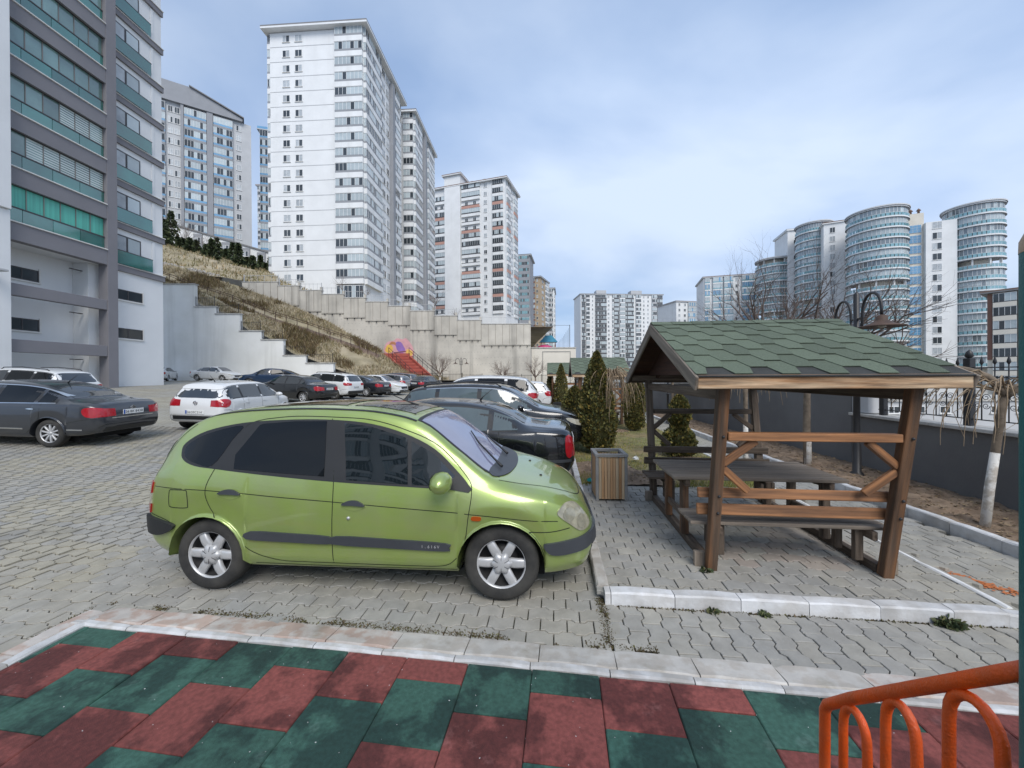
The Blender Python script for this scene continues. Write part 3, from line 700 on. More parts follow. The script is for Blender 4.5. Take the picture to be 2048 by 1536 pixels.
def railing_run(name, label, y0, y1, z, h, post_every, scrolls):
    r_ = thing(name, label, 'railing', (wx(y0)+.13, y0, z(y0))); L = r_.location
    def q(y, t): return Vector((wx(y)+.13-L.x, y-y0, z(y)-L.z+t))
    y = y0
    while y < y1:
        e = min(y+post_every, y1)
        beam_obj('post', q(y,0), q(y,h+.12), .09, .09, 'iron', r_, bevel=.006)
        G().lathe([(.0,.10),(.035,.06),(.05,.0),(.02,-.03)], 8).obj('finial', 'iron', r_, q(y, h+.15))
        for t in (.10, h-.16, h-.02): g = G(); g.beam(q(y,t), q(e,t), .028, .014); g.obj('rail', 'iron', r_)
        n = int((e-y)/.165)
        for i in range(1, n):
            b = y+(e-y)*i/n; g = G(); g.tube([q(b,.10), q(b,h+.02)], .008, 6); g.lathe([(.008,0),(.022,.03),(.014,.07),(.0,.13)], 6, 0, Matrix.Translation(q(b,h+.02))); g.obj('bar', 'iron', r_)
            if scrolls and i % 2 == 0:
                g = G()
                for s_ in (-1, 1): g.tube(scroll(q(b,.42)+Vector((0,.05*s_,0)), (0,s_,0), .05), .005, 4); g.tube(scroll(q(b,.30)+Vector((0,.05*s_,0)), (0,s_,0), .045, 1.4, -1), .005, 4)
                g.obj('scroll', 'iron', r_)
        y = e
    return r_
railing_run('wall_railing', 'black scrolled iron railing on the low dark wall', 2.6, 7.2, lambda y: 1.128, .86, 1.5, True)
railing_run('wall_railing', 'plain black iron railing on top of the taller dark wall', 8.4, 26.5, lambda y: interp([(7.7, 1.81), (13, 1.66), (21, 1.48), (27, 1.46)], y), .6, 3.0, False)
# ================================================================= BUILDINGS
class Face:
    def __init__(s, o, ang): s.o = Vector((o[0], o[1])); s.a = ang; s.u = Vector((math.cos(ang), math.sin(ang)))
    def M(s, root, u, z, d=0):
        p = s.o+s.u*u+Vector((-math.sin(s.a), math.cos(s.a)))*d
        return Matrix.Translation((p.x-root.location.x, p.y-root.location.y, z-root.location.z)) @ Matrix.Rotation(s.a, 4, 'Z')
    def at_px(s, px):                                    # distance along the face where it crosses that view ray
        k = (px-1024)/769; return (k*s.o.y-s.o.x)/(s.u.x-k*s.u.y)
_PC = {}
def window_mesh(w, h, v, fr='frame_white'):
    k = ('w', round(w,2), round(h,2), v, fr)
    if k not in _PC:
        g = G(); t = .07
        for a in ((-w/2,-w/2+t,0,h),(w/2-t,w/2,0,h),(-w/2+t,w/2-t,0,t),(-w/2+t,w/2-t,h-t,h),(-t/2,t/2,t,h-t)): g.box(a[0],a[1],-.06,.02,a[2],a[3],0)
        for s_, m_ in ((-1, 1+v % 2), (1, 1+(v//2) % 2)):
            x0, x1 = (-w/2+t, -t/2) if s_ < 0 else (t/2, w/2-t); g.add([(x0,-.02,t),(x1,-.02,t),(x1,-.02,h-t),(x0,-.02,h-t)], [(0,1,2,3)], m_)
        g.box(-w/2-.08, w/2+.08, -.14, .02, -.08, -.005, 3)
        _PC[k] = g.mesh('window', [fr, 'glass_curtain', 'glass_dark', 'sill_white'])
    return _PC[k]
def glazed_mesh(w, dep, fh, v, par='white_render', strip='mid_grey', glass=('glass_dark','glass_pale'), ph=1.0, sh=.42, mull=.75, fr='frame_white', ends=True):
    k = ('g', round(w,2), dep, fh, v, par, strip, glass, ph)
    if k not in _PC:
        rr = random.Random(str(k)); g = G(); y = -dep
        g.box(0, w, y, 0, -.0, ph, 0)
        if sh: g.box(.02, w-.02, y+.03, 0, ph+.002, ph+sh, 1)
        z0, z1 = ph+sh+.004, fh-.004; n = max(2, round(w/mull))
        g.box(.03, w-.03, y+.10, y+.16, z0, z1, 2)
        base = rr.random()
        for i in range(n):
            m_ = 2 if (base < .45) == (rr.random() < .8) else 3
            x0, x1 = .03+(w-.06)*i/n+.03, .03+(w-.06)*(i+1)/n-.03
            g.add([(x0,y+.095,z0+.05),(x1,y+.095,z0+.05),(x1,y+.095,z1-.05),(x0,y+.095,z1-.05)], [(0,1,2,3)], m_)
        for i in range(n+1):
            x = .03+(w-.06)*i/n; g.box(x-.03, x+.03, y+.06, y+.094, z0, z1, 4)
        g.box(.03, w-.03, y+.055, y+.099, z1-.09, z1-.002, 4)
        if ends:
            for x in (0, w-.06): g.add([(x+.03,y+.1,z0),(x+.03,0,z0),(x+.03,0,z1),(x+.03,y+.1,z1)], [(0,1,2,3)], 3)
        _PC[k] = g.mesh('balcony', [par, strip, glass[0], glass[1], fr])
    return _PC[k]
def open_mesh(w, dep, fh, par='white_render', strip='mid_grey'):
    k = ('o', round(w,2), dep, fh, par, strip)
    if k not in _PC:
        g = G(); g.box(0, w, -dep, 0, 0, .35, 0); g.box(0, w, -dep, -dep+.06, .352, .95, 0); g.box(0, w, -dep+.01, -dep+.05, .952, 1.2, 1)
        for x in (.25*w, .7*w): g.box(x-.5, x+.5, -.05, 0, .4, 2.5, 2)
        for x in (.25*w, .7*w): g.box(x-.04, x+.04, -.07, -.052, .4, 2.5, 3)
        _PC[k] = g.mesh('balcony', [par, strip, 'glass_dark', 'frame_white'])
    return _PC[k]
def column(root, F, kind, u0, u1, z0, nf, fh, dep=.5, par='white_render', special=None, glass=('glass_dark','glass_pale'), strip='mid_grey', open_p=0.0, h=1.5, rr=None, ph=1.0, sh=.42, skip=()):
    rr = rr or random.Random(int(u0*100+z0*7))
    for k in range(nf):
        if k in skip: continue
        z = z0+k*fh; p_ = par
        if special and k in special: p_ = special[k]
        if kind == 'win': link('window', window_mesh(u1-u0, h, rr.choice((0,0,1,2,3))), root, M=F.M(root, (u0+u1)/2, z+.85, -.01))
        elif kind == 'bal':
            me = open_mesh(u1-u0, dep, fh, p_, strip) if rr.random() < open_p else glazed_mesh(u1-u0, dep, fh, rr.randrange(5), p_, strip, glass, ph, sh)
            link('balcony', me, root, M=F.M(root, u0, z))
def block(root, name, corners, z0, z1, matn, cap=None):
    L = root.location; g = G().prism([(x-L.x, y-L.y) for x, y in corners], z0-L.z, z1-L.z); g.obj(name, matn, root)
def rect(F, w, dep): 
    v = Vector((-math.sin(F.a), math.cos(F.a))); a = F.o; b = F.o+F.u*w; return [tuple(a), tuple(b), tuple(b+v*dep), tuple(a+v*dep)]
def roof_slab(root, F, w, dep, z, over, th, matn, trim='frame_white'):
    F2 = Face(F.o-F.u*over-Vector((-math.sin(F.a), math.cos(F.a)))*over, F.a)
    block(root, 'roof', rect(F2, w+2*over, dep+2*over), z+.01, z+th, trim)
    block(root, 'roof_covering', rect(F2, w+2*over, dep+2*over), z+th+.003, z+th+.28, matn)
def joints(root, F, w, z0, nf, fh, matn='pale_grey'):
    for k in range(nf): link('joint_line', G().box(0, w, -.03, .005, -.05, .05).mesh('joint_line', matn), root, M=F.M(root, 0, z0+k*fh))

# ---- white tower above the concrete wall
a = R(-3.6); w_ = 18.7
F = Face((-28.2-w_*math.cos(a), 74-w_*math.sin(a)), a); Fs = Face((-28.2, 74), a+R(90))
ta = thing('apartment_tower', 'tall white apartment tower with two columns of small windows on its blank face', 'building', (F.o.x, F.o.y, 12))
block(ta, 'wall', rect(F, w_, 20.6), 12, 68.9, 'white_render')
FH = 2.9; Z0 = 19.75
joints(ta, F, 13.0, Z0+2.9, 16, FH)
for u in (3.3, 5.8): column(ta, F, 'win', u-.72, u+.72, Z0, 17, FH, h=1.35)
column(ta, F, 'bal', 13.2, 18.68, Z0, 17, FH, .55)
column(ta, Fs, 'bal', .02, 7.6, Z0, 17, FH, .55)
column(ta, Fs, 'win', 8.6, 10.4, Z0, 17, FH); column(ta, Fs, 'win', 11.0, 12.6, Z0, 17, FH)
block(ta, 'vertical_fin', [tuple(Fs.o+Fs.u*s_+Vector((math.sin(Fs.a), -math.cos(Fs.a)))*n_) for s_, n_ in ((12.9,.9),(14.3,.9),(14.3,-.1),(12.9,-.1))], 14, 68, 'mid_grey')
column(ta, Fs, 'bal', 14.5, 18.4, Z0, 17, FH, .55); column(ta, Fs, 'win', 19.0, 20.4, Z0, 17, FH)
Fl = Face((F.o.x-.75, F.o.y+.6), a); column(ta, Fl, 'bal', 0, .74, Z0, 17, FH, .3)
roof_slab(ta, F, w_, 20.6, 69.0, 1.15, .35, 'roof_grey')
column(ta, F, 'bal', 13.3, 18.6, 16.6, 1, 2.9, .5, ph=.3, sh=.1)
# second block of the same tower
F2 = Face((-24.7-13*math.cos(a), 98-13*math.sin(a)), a); F2s = Face((-24.7, 98), a+R(90))
tb = thing('apartment_tower', 'slim white apartment block with long side balconies right behind the white tower', 'building', (F2.o.x, F2.o.y, 12))
block(tb, 'wall', rect(F2, 13, 19), 12, 68.7, 'white_render')
column(tb, F2, 'bal', 10.4, 12.98, Z0-2.9, 18, FH, .5); column(tb, F2s, 'bal', .02, 6, Z0-2.9, 18, FH, .5)
block(tb, 'vertical_fin', [tuple(F2s.o+F2s.u*s_+Vector((math.sin(F2s.a), -math.cos(F2s.a)))*n_) for s_, n_ in ((7.6,.9),(9.0,.9),(9.0,-.1),(7.6,-.1))], 12, 68, 'mid_grey')
column(tb, F2s, 'win', 6.2, 7.4, Z0-2.9, 18, FH); column(tb, F2s, 'win', 9.6, 11.2, Z0-2.9, 18, FH); column(tb, F2s, 'bal', 12, 18.6, Z0-2.9, 18, FH, .5)
roof_slab(tb, F2, 13, 19, 68.8, 1.0, .35, 'roof_grey')
# ---- white and salmon tower
a = R(-18); w_ = 28.7
F = Face((-2.1-w_*math.cos(a), 136-w_*math.sin(a)), a); Fs = Face((-2.1, 136), a+R(90))
tc_ = thing('apartment_tower', 'white apartment tower with salmon bands and brown roof edge beyond the concrete wall', 'building', (F.o.x, F.o.y, 10))
block(tc_, 'wall', rect(F, w_, 14.7), 10, 71.6, 'white_render')
FH = 2.98; Z0 = 69.0-15*FH-.1; sal = {2: 'salmon', 5: 'salmon', 10: 'salmon', 13: 'salmon'}
up = lambda px: F.at_px(px)
column(tc_, F, 'bal', .05, up(893), Z0-FH, 16, FH, .6, special=sal, open_p=.4, strip='charcoal')
block(tc_, 'stair_tower', rect(Face(F.o+F.u*up(893)+Vector((-math.sin(a), math.cos(a)))*-.9, a), up(924)-up(893), 9), 10, 75.5, 'white_render')
roof_slab(tc_, Face(F.o+F.u*up(893)+Vector((-math.sin(a), math.cos(a)))*-.9, a), up(924)-up(893), 9, 75.55, .7, .3, 'roof_brown')
column(tc_, F, 'bal', up(926), up(962), Z0, 16, FH, .6, special=sal, open_p=.35, strip='charcoal')
column(tc_, F, 'win', up(969.5), up(976), Z0, 16, FH, h=1.4)
column(tc_, F, 'bal', up(987), up(1008), Z0, 16, FH, .45, special=sal, strip='charcoal')
column(tc_, Fs, 'bal', 1.5, 5.2, Z0, 16, FH, .4, special=sal); column(tc_, Fs, 'win', 6.4, 8.4, Z0, 16, FH, h=1.6); column(tc_, Fs, 'bal', 9.8, 14.2, Z0, 16, FH, .4, special=sal)
roof_slab(tc_, F, w_, 14.7, 71.65, 1.0, .3, 'roof_brown')
for u in (14, 19): block(tc_, 'chimney', rect(Face(F.o+F.u*u+Vector((-math.sin(a), math.cos(a)))*3, a), 1, 1), 72.2, 74.6, 'pale_grey')
# ---- three smaller towers to its right, farther off
def simple_tower(label, px0, px1, d, ang, dep, ptop, pbase_z, fh, cols, wallm, roofm, scols=None, roof_over=.8, spar='white_render', **kw):
    a = R(ang); o = at(px0, 700, d); F = Face((o.x, o.y), a); w_ = F.at_px(px1); ztop = at((px0+px1)/2, ptop, d).z
    t = thing('apartment_tower', label, 'building', (o.x, o.y, pbase_z)); block(t, 'wall', rect(F, w_, dep), pbase_z, ztop-.05, wallm)
    nf = int((ztop-pbase_z)/fh)
    for c in cols:
        column(t, F, c[0], F.at_px(c[1]), F.at_px(c[2]), ztop-nf*fh-.1, nf, fh, *( [c[3]] if len(c) > 3 else [.5]), par=c[4] if len(c) > 4 else spar, **kw)
    if scols:
        e = F.o+F.u*w_; Fs = Face((e.x, e.y), a+R(90))
        for c in scols: column(t, Fs, c[0], c[1]*dep, c[2]*dep, ztop-nf*fh-.1, nf, fh, .4, par=spar)
    roof_slab(t, F, w_, dep, ztop, roof_over, .35, roofm, 'pale_grey'); return t, F, w_, ztop
simple_tower('narrow grey tower half hidden behind the salmon banded tower', 1036, 1061, 190, -10, 14, 512, 5, 3, [('bal',1039,1059,.8,'mid_grey')], 'mid_grey', 'charcoal', glass=('glass_dark','glass_teal'))
simple_tower('narrow tan and brown tower between grey and white blocks', 1061, 1081, 215, -22, 16, 556, 3, 3, [('bal',1062,1071,.8,'brown_render'),('win',1073.5,1077,.3)], 'tan_render', 'charcoal', [('win',.2,.4),('bal',.6,.95)])
t, F, w_, zt = simple_tower('pale block with rooftop chimneys and grey corner balconies beside the court fence', 1082, 1109, 235, -8, 18, 578, 2, 3, [('win',1085,1088,.2),('bal',1093,1107,1.0,'pale_grey')], 'white_render', 'roof_grey', [('bal',.1,.9)])
for u in (2, 4.5): block(t, 'chimney', rect(Face(F.o+F.u*u+Vector((0,3)), 0), 1.2, 1.2), zt+.7, zt+4, 'pale_grey')
# ---- grey tower on the upper hill
o = Vector((-99, 107)); e = Vector((-80.5, 119.5)); a = math.atan2(e.y-o.y, e.x-o.x); o = o-Vector((math.cos(a), math.sin(a)))*14
F = Face(o, a); w_ = (e-o).length
tg = thing('apartment_tower', 'grey tower with blue glass balconies on the upper hill', 'building', (o.x, o.y, 20))
zt = at(350, 187, 111).z
block(tg, 'wall', rect(F, w_, 18), 20, zt-4, 'pale_grey')
FH = 3.0; nf = 16; Z0 = zt-4.6-nf*FH
up = lambda px: F.at_px(px)
for (p0, p1, kind, m_) in ((314,335,'bal','mid_grey'),(340,350,'win',None),(353,364,'win',None),(373,417,'bal','mid_grey'),(431,469,'bal','mid_grey'),(476,486,'win',None)):
    column(tg, F, kind, up(p0), up(p1), Z0, nf, FH, .7, par=m_ or 'white_render', glass=('glass_dark','glass_pale'), strip='glass_blue', h=1.7, ph=.55, sh=.55)
for (p0, p1) in ((300,312),(366,372),(418,430)): block(tg, 'pier', rect(Face(F.o+F.u*up(p0)-Vector((-math.sin(a), math.cos(a)))*.75, a), up(p1)-up(p0), 2), 20, zt-3.9, 'mid_grey')
gq = G(); L = tg.location; M_ = F.M(tg, 0, 0)
zs = [(0, zt-4, zt+1.2), (up(386), zt-4, zt+1.2), (up(489), zt-5.2, zt-3.6)]
gq.add([(0,-1.0,zt-4),(up(386),-1.0,zt-4),(up(489),-1.0,zt-4),(up(489),-1.0,zt-3.2),(up(386),-1.0,zt+1.4),(0,-1.0,zt+1.4),
        (0,18,zt-4),(up(386),18,zt-4),(up(489),18,zt-4),(up(489),18,zt-3.2),(up(386),18,zt+1.4),(0,18,zt+1.4)],
       [(0,1,4,5),(1,2,3,4),(5,4,10,11),(4,3,9,10),(2,8,9,3),(6,11,10,7),(7,10,9,8),(0,6,7,1),(1,7,8,2),(0,5,11,6)], 0, False, M_)
gq.obj('gable_wall', 'mid_grey', tg)
gr = G(); gr.add([(up(384),-1.5,zt+1.45),(up(492),-1.5,zt-3.15),(up(492),18,zt-3.15),(up(384),18,zt+1.45),(up(384),-1.5,zt+1.75),(up(492),-1.5,zt-2.85),(up(492),18,zt-2.85),(up(384),18,zt+1.75)], [(0,1,5,4),(1,2,6,5),(4,5,6,7),(0,3,2,1),(3,0,4,7)], 0, False, M_); gr.obj('roof', 'roof_grey', tg)
e2 = Face(F.o+F.u*(up(489)), a)
t2 = thing('apartment_tower', 'narrow grey wing with blue roof railing right of the hill tower', 'building', (e2.o.x+2, e2.o.y+6, 20))
F2 = Face((e2.o.x+1.5, e2.o.y+6), a-R(20)); zt2 = at(505, 262, F2.o.y).z
block(t2, 'wall', rect(F2, 3.2, 14), 20, zt2, 'pale_grey'); column(t2, F2, 'bal', .1, 3.1, zt2-15*3, 15, 3, .8, par='mid_grey', strip='glass_blue', ph=.55, sh=.55)
F3 = Face(F2.o+F2.u*3.2, F2.a+R(50)); block(t2, 'roof_railing', rect(Face(F2.o-Vector((.4,.9)), F2.a), 4.4, .1), zt2+.3, zt2+1.1, 'glass_blue'); block(t2, 'roof', rect(Face(F2.o-Vector((.5,1.0)), F2.a), 4.6, 14), zt2+.003, zt2+.29, 'pale_grey')
simple_tower('distant pale tower glimpsed between the grey and white towers', 518, 552, 208, 4, 16, 372, 30, 3, [('bal',518.5,524,.5,'pale_grey'),('win',530,534,.2),('win',541,545,.2)], 'pale_grey', 'roof_brown')
# annex wall below the grey tower
an = thing('annex_building', 'long low white annex with square windows behind the conifers', 'building', (at(320,480,95).x, 95, 24)); L = an.location
pa, pb = at(300,436,95), at(560,512,99); A_ = math.atan2(pb.y-pa.y, pb.x-pa.x); F = Face((pa.x, pa.y), A_); W_ = (pb.xy-pa.xy).length
g = G(); g.add([(0,0,-8),(W_,0,-16),(W_,0,pb.z-24),(0,0,pa.z-24),(0,6,-8),(W_,6,-16),(W_,6,pb.z-24),(0,6,pa.z-24)], [(0,1,2,3),(3,2,6,7),(1,5,6,2),(4,7,6,5),(0,3,7,4)], 0, False, F.M(an, 0, 24)); g.obj('wall', 'white_render', an)
g = G(); g.add([(0,-.3,.03),(W_,-.3,pb.z-pa.z+.03),(W_,6.3,pb.z-pa.z+.03),(0,6.3,.03),(0,-.3,.4),(W_,-.3,pb.z-pa.z+.4),(W_,6.3,pb.z-pa.z+.4),(0,6.3,.4)], [(0,1,5,4),(1,2,6,5),(4,5,6,7),(3,0,4,7),(0,3,2,1),(2,3,7,6)], 0, False, F.M(an, 0, pa.z)); g.obj('roof', 'roof_grey', an)
for px in (399, 455, 494, 525):
    u = F.at_px(px); zc = pa.z+(pb.z-pa.z)*u/W_
    link('bay', G().box(-1, 1, -.25, .02, -9, -.4).mesh('bay', 'mid_grey'), an, M=F.M(an, u, zc)); link('window', window_mesh(1.3, 1.4, 2), an, M=F.M(an, u, zc-2.6, -.26))
# ---- black and white tower in the middle
cols = [('bal',1164,1171,.6,'charcoal'),('bal',1172.5,1179.5,.9),('win',1184.5,1187,.2),('bal',1191,1202,.6,'charcoal'),('bal',1202.8,1213.5,.6,'charcoal'),('win',1216,1219.5,.2),('bal',1225,1228,.5),('bal',1229,1238,.7,'charcoal'),('bal',1239.5,1250,1.0),('bal',1251.5,1268,.5,'charcoal'),('bal',1272,1282,.9),('win',1286.5,1289.5,.2),('win',1295,1298,.2),('bal',1304,1313.5,.9,'pale_grey'),('bal',1315,1325,.7,'charcoal')]
t, F, w_, zt = simple_tower('broad black and white striped tower in the middle distance', 1162, 1326, 272, 4, 20, 588, -4, 3.0, cols, 'white_render', 'roof_grey', roof_over=.6, ph=.7, sh=.3)
for p0, p1 in ((1196,1216),(1266,1288)): block(t, 'roof_house', rect(Face(F.o+F.u*F.at_px(p0)+Vector((0,4)), F.a), F.at_px(p1)-F.at_px(p0), 6), zt+.7, zt+4, 'pale_grey')
# ---- white blocks to the right of it
simple_tower('plain white block with brown roof left of the terraced towers', 1353, 1412, 215, 12, 18, 603, -4, 3.0, [('win',1357,1361,.2),('win',1368,1372,.2),('bal',1376,1401,.7,'pale_grey'),('bal',1403,1410,.6)], 'white_render', 'roof_brown', glass=('glass_blue','glass_pale'), roof_over=.5, ph=.7, sh=.3)
t, F, w_, zt = simple_tower('white tower with blue glazed balconies beside the curved towers', 1408, 1516, 180, -16, 18, 556, -4, 3.0, [('bal',1410,1420,.6),('bal',1426,1445,.9),('bal',1448,1466,1.2),('win',1471.5,1477.5,.2),('bal',1484,1512,.9)], 'white_render', 'roof_brown', glass=('glass_blue','glass_pale'), strip='glass_teal', roof_over=.6, ph=.55, sh=.5)
# ---- complex of curved towers
def arc(g, r0, r1, a0, a1, z0, z1, n, mi, M=None):
    vs = []; fs = []
    for i in range(n+1):
        t = a0+(a1-a0)*i/n; c, s_ = math.cos(t), math.sin(t)
        vs += [(r0*c,r0*s_,z0),(r1*c,r1*s_,z0),(r1*c,r1*s_,z1),(r0*c,r0*s_,z1)]
    for i in range(n):
        b = i*4; fs += [(b+1,b+5,b+6,b+2),(b+2,b+6,b+7,b+3),(b,b+1+0,b+5,b+4)]
    fs += [(0,1,2,3),(n*4+3,n*4+2,n*4+1,n*4)]
    g.add(vs, fs, mi, False, M)
def curved_tower(label, px, d, r, ptop, body_w, wall_side, fh=3.0, zb=-4, facing=None):
    c = at(px, 700, d); zt = at(px, ptop, d-r*.6).z; t = thing('curved_tower', label, 'building', (c.x, c.y, zb)); L = t.location
    look = math.atan2(-c.y, -c.x) if facing is None else facing
    a0, a1 = look-R(105), look+R(105); nf = int((zt-zb)/fh); ms = []
    for v in range(4):
        rr = random.Random(v+px); g = G()
        arc(g, .5, r, a0, a1, -.28, 0, 30, 0); arc(g, .5, r+.06, a0, a1, -.36, -.284, 30, 3)
        g2 = G(); n = 26
        for i in range(n):
            t0, t1 = a0+(a1-a0)*i/n+.012, a0+(a1-a0)*(i+1)/n-.012; arc(g2, r-.09, r-.05, t0, t1, .12, .98, 1, 0)
        arc(g2, r-.10, r-.03, a0, a1, .984, 1.05, 30, 1); arc(g2, r-.10, r-.03, a0, a1, .03, .115, 30, 1)
        g3 = G(); rin = r-.35
        opened = v == 3
        if not opened:
            for i in range(n):
                t0, t1 = a0+(a1-a0)*i/n+.008, a0+(a1-a0)*(i+1)/n-.008
                arc(g3, rin-.05, rin, t0, t1, .95, fh-.37, 1, (0 if rr.random() < .55 else 1) if rr.random() < .25 else (v % 2))
            for i in range(n+1):
                t0 = a0+(a1-a0)*i/n; arc(g3, rin-.02, rin+.04, t0-.007, t0+.007, .9, fh-.37, 1, 2)
        else:
            arc(g3, r-3.0, r-2.5, a0, a1, .003, fh-.29, 30, 3)
            for i in range(1, 6):
                t0 = a0+(a1-a0)*i/6; arc(g3, r-1.0, r-.5, t0-.03, t0+.03, .003, fh-.37, 2, 2)
        arc(g3, .4, r-2.9, a0, a1, .002, fh-.30, 24, 4)
        ms.append((g.mesh('balcony_slab', ['white_render','white_render','white_render','mid_grey']), g2.mesh('balcony_glass', ['glass_teal','frame_white']), g3.mesh('glazing', ['glass_sky_sheen','glass_pale','frame_white','cream','white_render'])))
    rr = random.Random(px)
    for k in range(nf+1):
        z = zt-zb-k*fh; s_, b_, gz_ = ms[rr.choice((0,1,0,1,2,3))]
        link('balcony_slab', s_, t, (0,0,z))
        if k: link('balcony_glass', b_, t, (0,0,z)); link('glazing', gz_, t, (0,0,z))
    G().lathe([(r+.2,zt-zb+.02),(r+.2,zt-zb+.4),(r*.6,zt-zb+.9),(.1,zt-zb+1.2)], 40).obj('roof', 'pale_grey', t)
    return t, c, zt
curved_tower('curved white tower with round glass balconies at the far right of the complex', 1945, 110, 6.1, 408, 0, 0)
curved_tower('widest curved white tower with teal glass balconies beside the blue stairwell', 1753, 118, 7.2, 418, 0, 0)
curved_tower('curved white tower with round balconies left of the widest curved tower', 1628, 141, 5.6, 446, 0, 0)
curved_tower('lowest and most distant curved tower behind the bare trees', 1549, 157, 6.6, 517, 0, 0)
kx = thing('stair_block', 'straight white block with blue glass stairwell and window column between curved towers', 'building', (at(1850,700,113).x, 113, -4))
F = Face(at(1812,700,113).xy, R(-24)); zt = at(1870, 418, 108).z; up = lambda px: F.at_px(px)
block(kx, 'wall', rect(Face(F.o+F.u*up(1852), F.a), up(1915)-up(1852), 10), -4, at(1880, 436, 108).z, 'white_render')
block(kx, 'stair_tower', rect(Face(F.o+Vector((-math.sin(F.a), math.cos(F.a)))*1.2, F.a), up(1853)-.01, 9), -4, zt+.8, 'cream')
nf = 16
for k in range(nf):
    z = zt-4.9-k*3
    if z < 0: break
    W_ = up(1850)-.3; n = 4; g = G()
    for i in range(n):
        for j in range(3): g.add([(.2+(W_-.2)*i/n+.04,0,.05+j*.75),(.2+(W_-.2)*(i+1)/n-.04,0,.05+j*.75),(.2+(W_-.2)*(i+1)/n-.04,0,.74+j*.75),(.2+(W_-.2)*i/n+.04,0,.74+j*.75)], [(0,1,2,3)])
    g.box(.1, W_+.1, .03, .08, 0, 2.3, 1); link('stair_glazing', g.mesh('stair_glazing', ['glass_blue', 'frame_white']), kx, M=F.M(kx, 0, z, 1.05))
    link('window', window_mesh(2.0, 1.9, k % 4), kx, M=F.M(kx, (up(1867)+up(1882))/2, z+.3, -.01))
for px in (1840, 1857): 
    g = G(); g.lathe([(.35,0),(.3,1.8),(.6,1.9),(.1,2.6)], 8); link('roof_vent', g.mesh('roof_vent', 'roof_brown'), kx, M=F.M(kx, up(px), zt+.8, 5))
k2 = thing('link_block', 'narrow white slanted block between two curved towers', 'building', (at(1670,700,126).x, 126, -4)); F = Face(at(1648,700,132).xy, R(-28)); zt = at(1665, 440, 128).z
block(k2, 'wall', rect(F, F.at_px(1700), 12), -4, zt, 'white_render'); column(k2, F, 'win', F.at_px(1660), F.at_px(1671), zt-14*3-1, 14, 3, h=1.8)
roof_slab(k2, F, F.at_px(1700), 12, zt+.01, .4, .3, 'roof_brown')
k3 = thing('link_block', 'white block with dark square windows behind the bare tree', 'building', (at(1590,700,150).x, 150, -4)); F = Face(at(1576,700,150).xy, R(-14)); zt = at(1585, 462, 150).z
block(k3, 'wall', rect(F, F.at_px(1606), 12), -4, zt, 'white_render'); column(k3, F, 'win', F.at_px(1588), F.at_px(1596), zt-14*3-3, 14, 3, h=1.5); roof_slab(k3, F, F.at_px(1606), 12, zt+.01, .5, .4, 'pale_grey')
# ---- cream building at the right edge
tl_ = thing('apartment_building', 'cream and brown mid-rise with dark glazed balconies at the right edge', 'building', (at(1976,700,84).x, 84, -4))
F = Face(at(1976,700,84).xy, math.atan2(-14, 4.0)+R(8)); F = Face(at(1975,700,86).xy, R(-58)); zt = at(1975, 588, 86).z; up = lambda px: F.at_px(px)
W_ = up(2120)
block(tl_, 'wall', rect(F, W_, 14), -4, zt, 'cream'); block(tl_, 'brick_pier', rect(Face(F.o-Vector((math.sin(F.a)*-.25, math.cos(F.a)*.25)), F.a), up(1985), .4), 5, zt-.1, 'brown_render')
column(tl_, F, 'bal', up(1987), up(2035), zt-.2-8*3, 8, 3, .8, par='cream', strip='charcoal', sh=.15); column(tl_, F, 'bal', up(2038), up(2110), zt-.2-8*3, 8, 3, .8, par='cream', strip='charcoal', sh=.15)
roof_slab(tl_, F, W_, 14, zt+.01, 1.0, .3, 'roof_brown', 'roof_grey')
# low white podium and shed seen over the wall
pd = thing('podium', 'low white terrace building seen through the wall railing', 'building', (at(1900,800,40).x, 42, -5)); G().box(-11, 16, 0, 8, 0, 3.9).obj('wall', 'pale_grey', pd); G().box(-11.2, 16.2, -.2, 8.2, 3.903, 4.2).obj('roof', 'coping', pd)
for i in range(9): link('window', window_mesh(1.2, .8, 3), pd, (-9.5+i*2.8, -.01, 2.6))
# ---- banded block across the yard, behind the photographer, mirrored in the car windows
F = Face((-15, -42), math.pi); rb = thing('apartment_block', 'pale banded block mirrored in the windows of the green car', 'building', (-15, -42, 0))
block(rb, 'wall', rect(F, 18, 12), -2, 58, 'white_render')
for u in (1, 10): column(rb, F, 'bal', u, u+6.5, 1, 18, 3.1, 1.0, strip='charcoal')
# ---- the near building on the left: grey frame with green glass balconies
nb = thing('apartment_block', 'white block with grey frame and green glass balconies at the left edge', 'building', (-27, 20, 0))
FA = math.atan2(1, .023); F = Face((-27.02, 20.3), FA)                       # x along the facade away from the camera, y inward (-x)
def NB(name, u0, u1, d0, d1, z0, z1, m_, bevel=0, par=nb): return link(name, G().box(u0, u1, d0, d1, z0, z1).mesh(name, m_, bevel), par, M=F.M(nb, 0, 0) if par is nb else None)
ZS_ = [10.45+3*k for k in range(-0, 9)]
NB('wall', -14, 10.2, 2.0, 14, 0, 37, 'white_render')                        # main mass behind
NB('pier', -14, .20, -.45, 1.99, 10.9, 37, 'white_render', .02)             # pale pier nearest the camera
NB('pier', -14, .26, -.30, 1.985, 0, 10.89, 'white_render', .02)
NB('column', 5.35, 6.0, 0, .65, .9, 37, 'grey_render', .01)
NB('soffit', -.28, 5.98, .66, 1.995, 9.5, 9.6, 'white_render')
rr = random.Random(4)
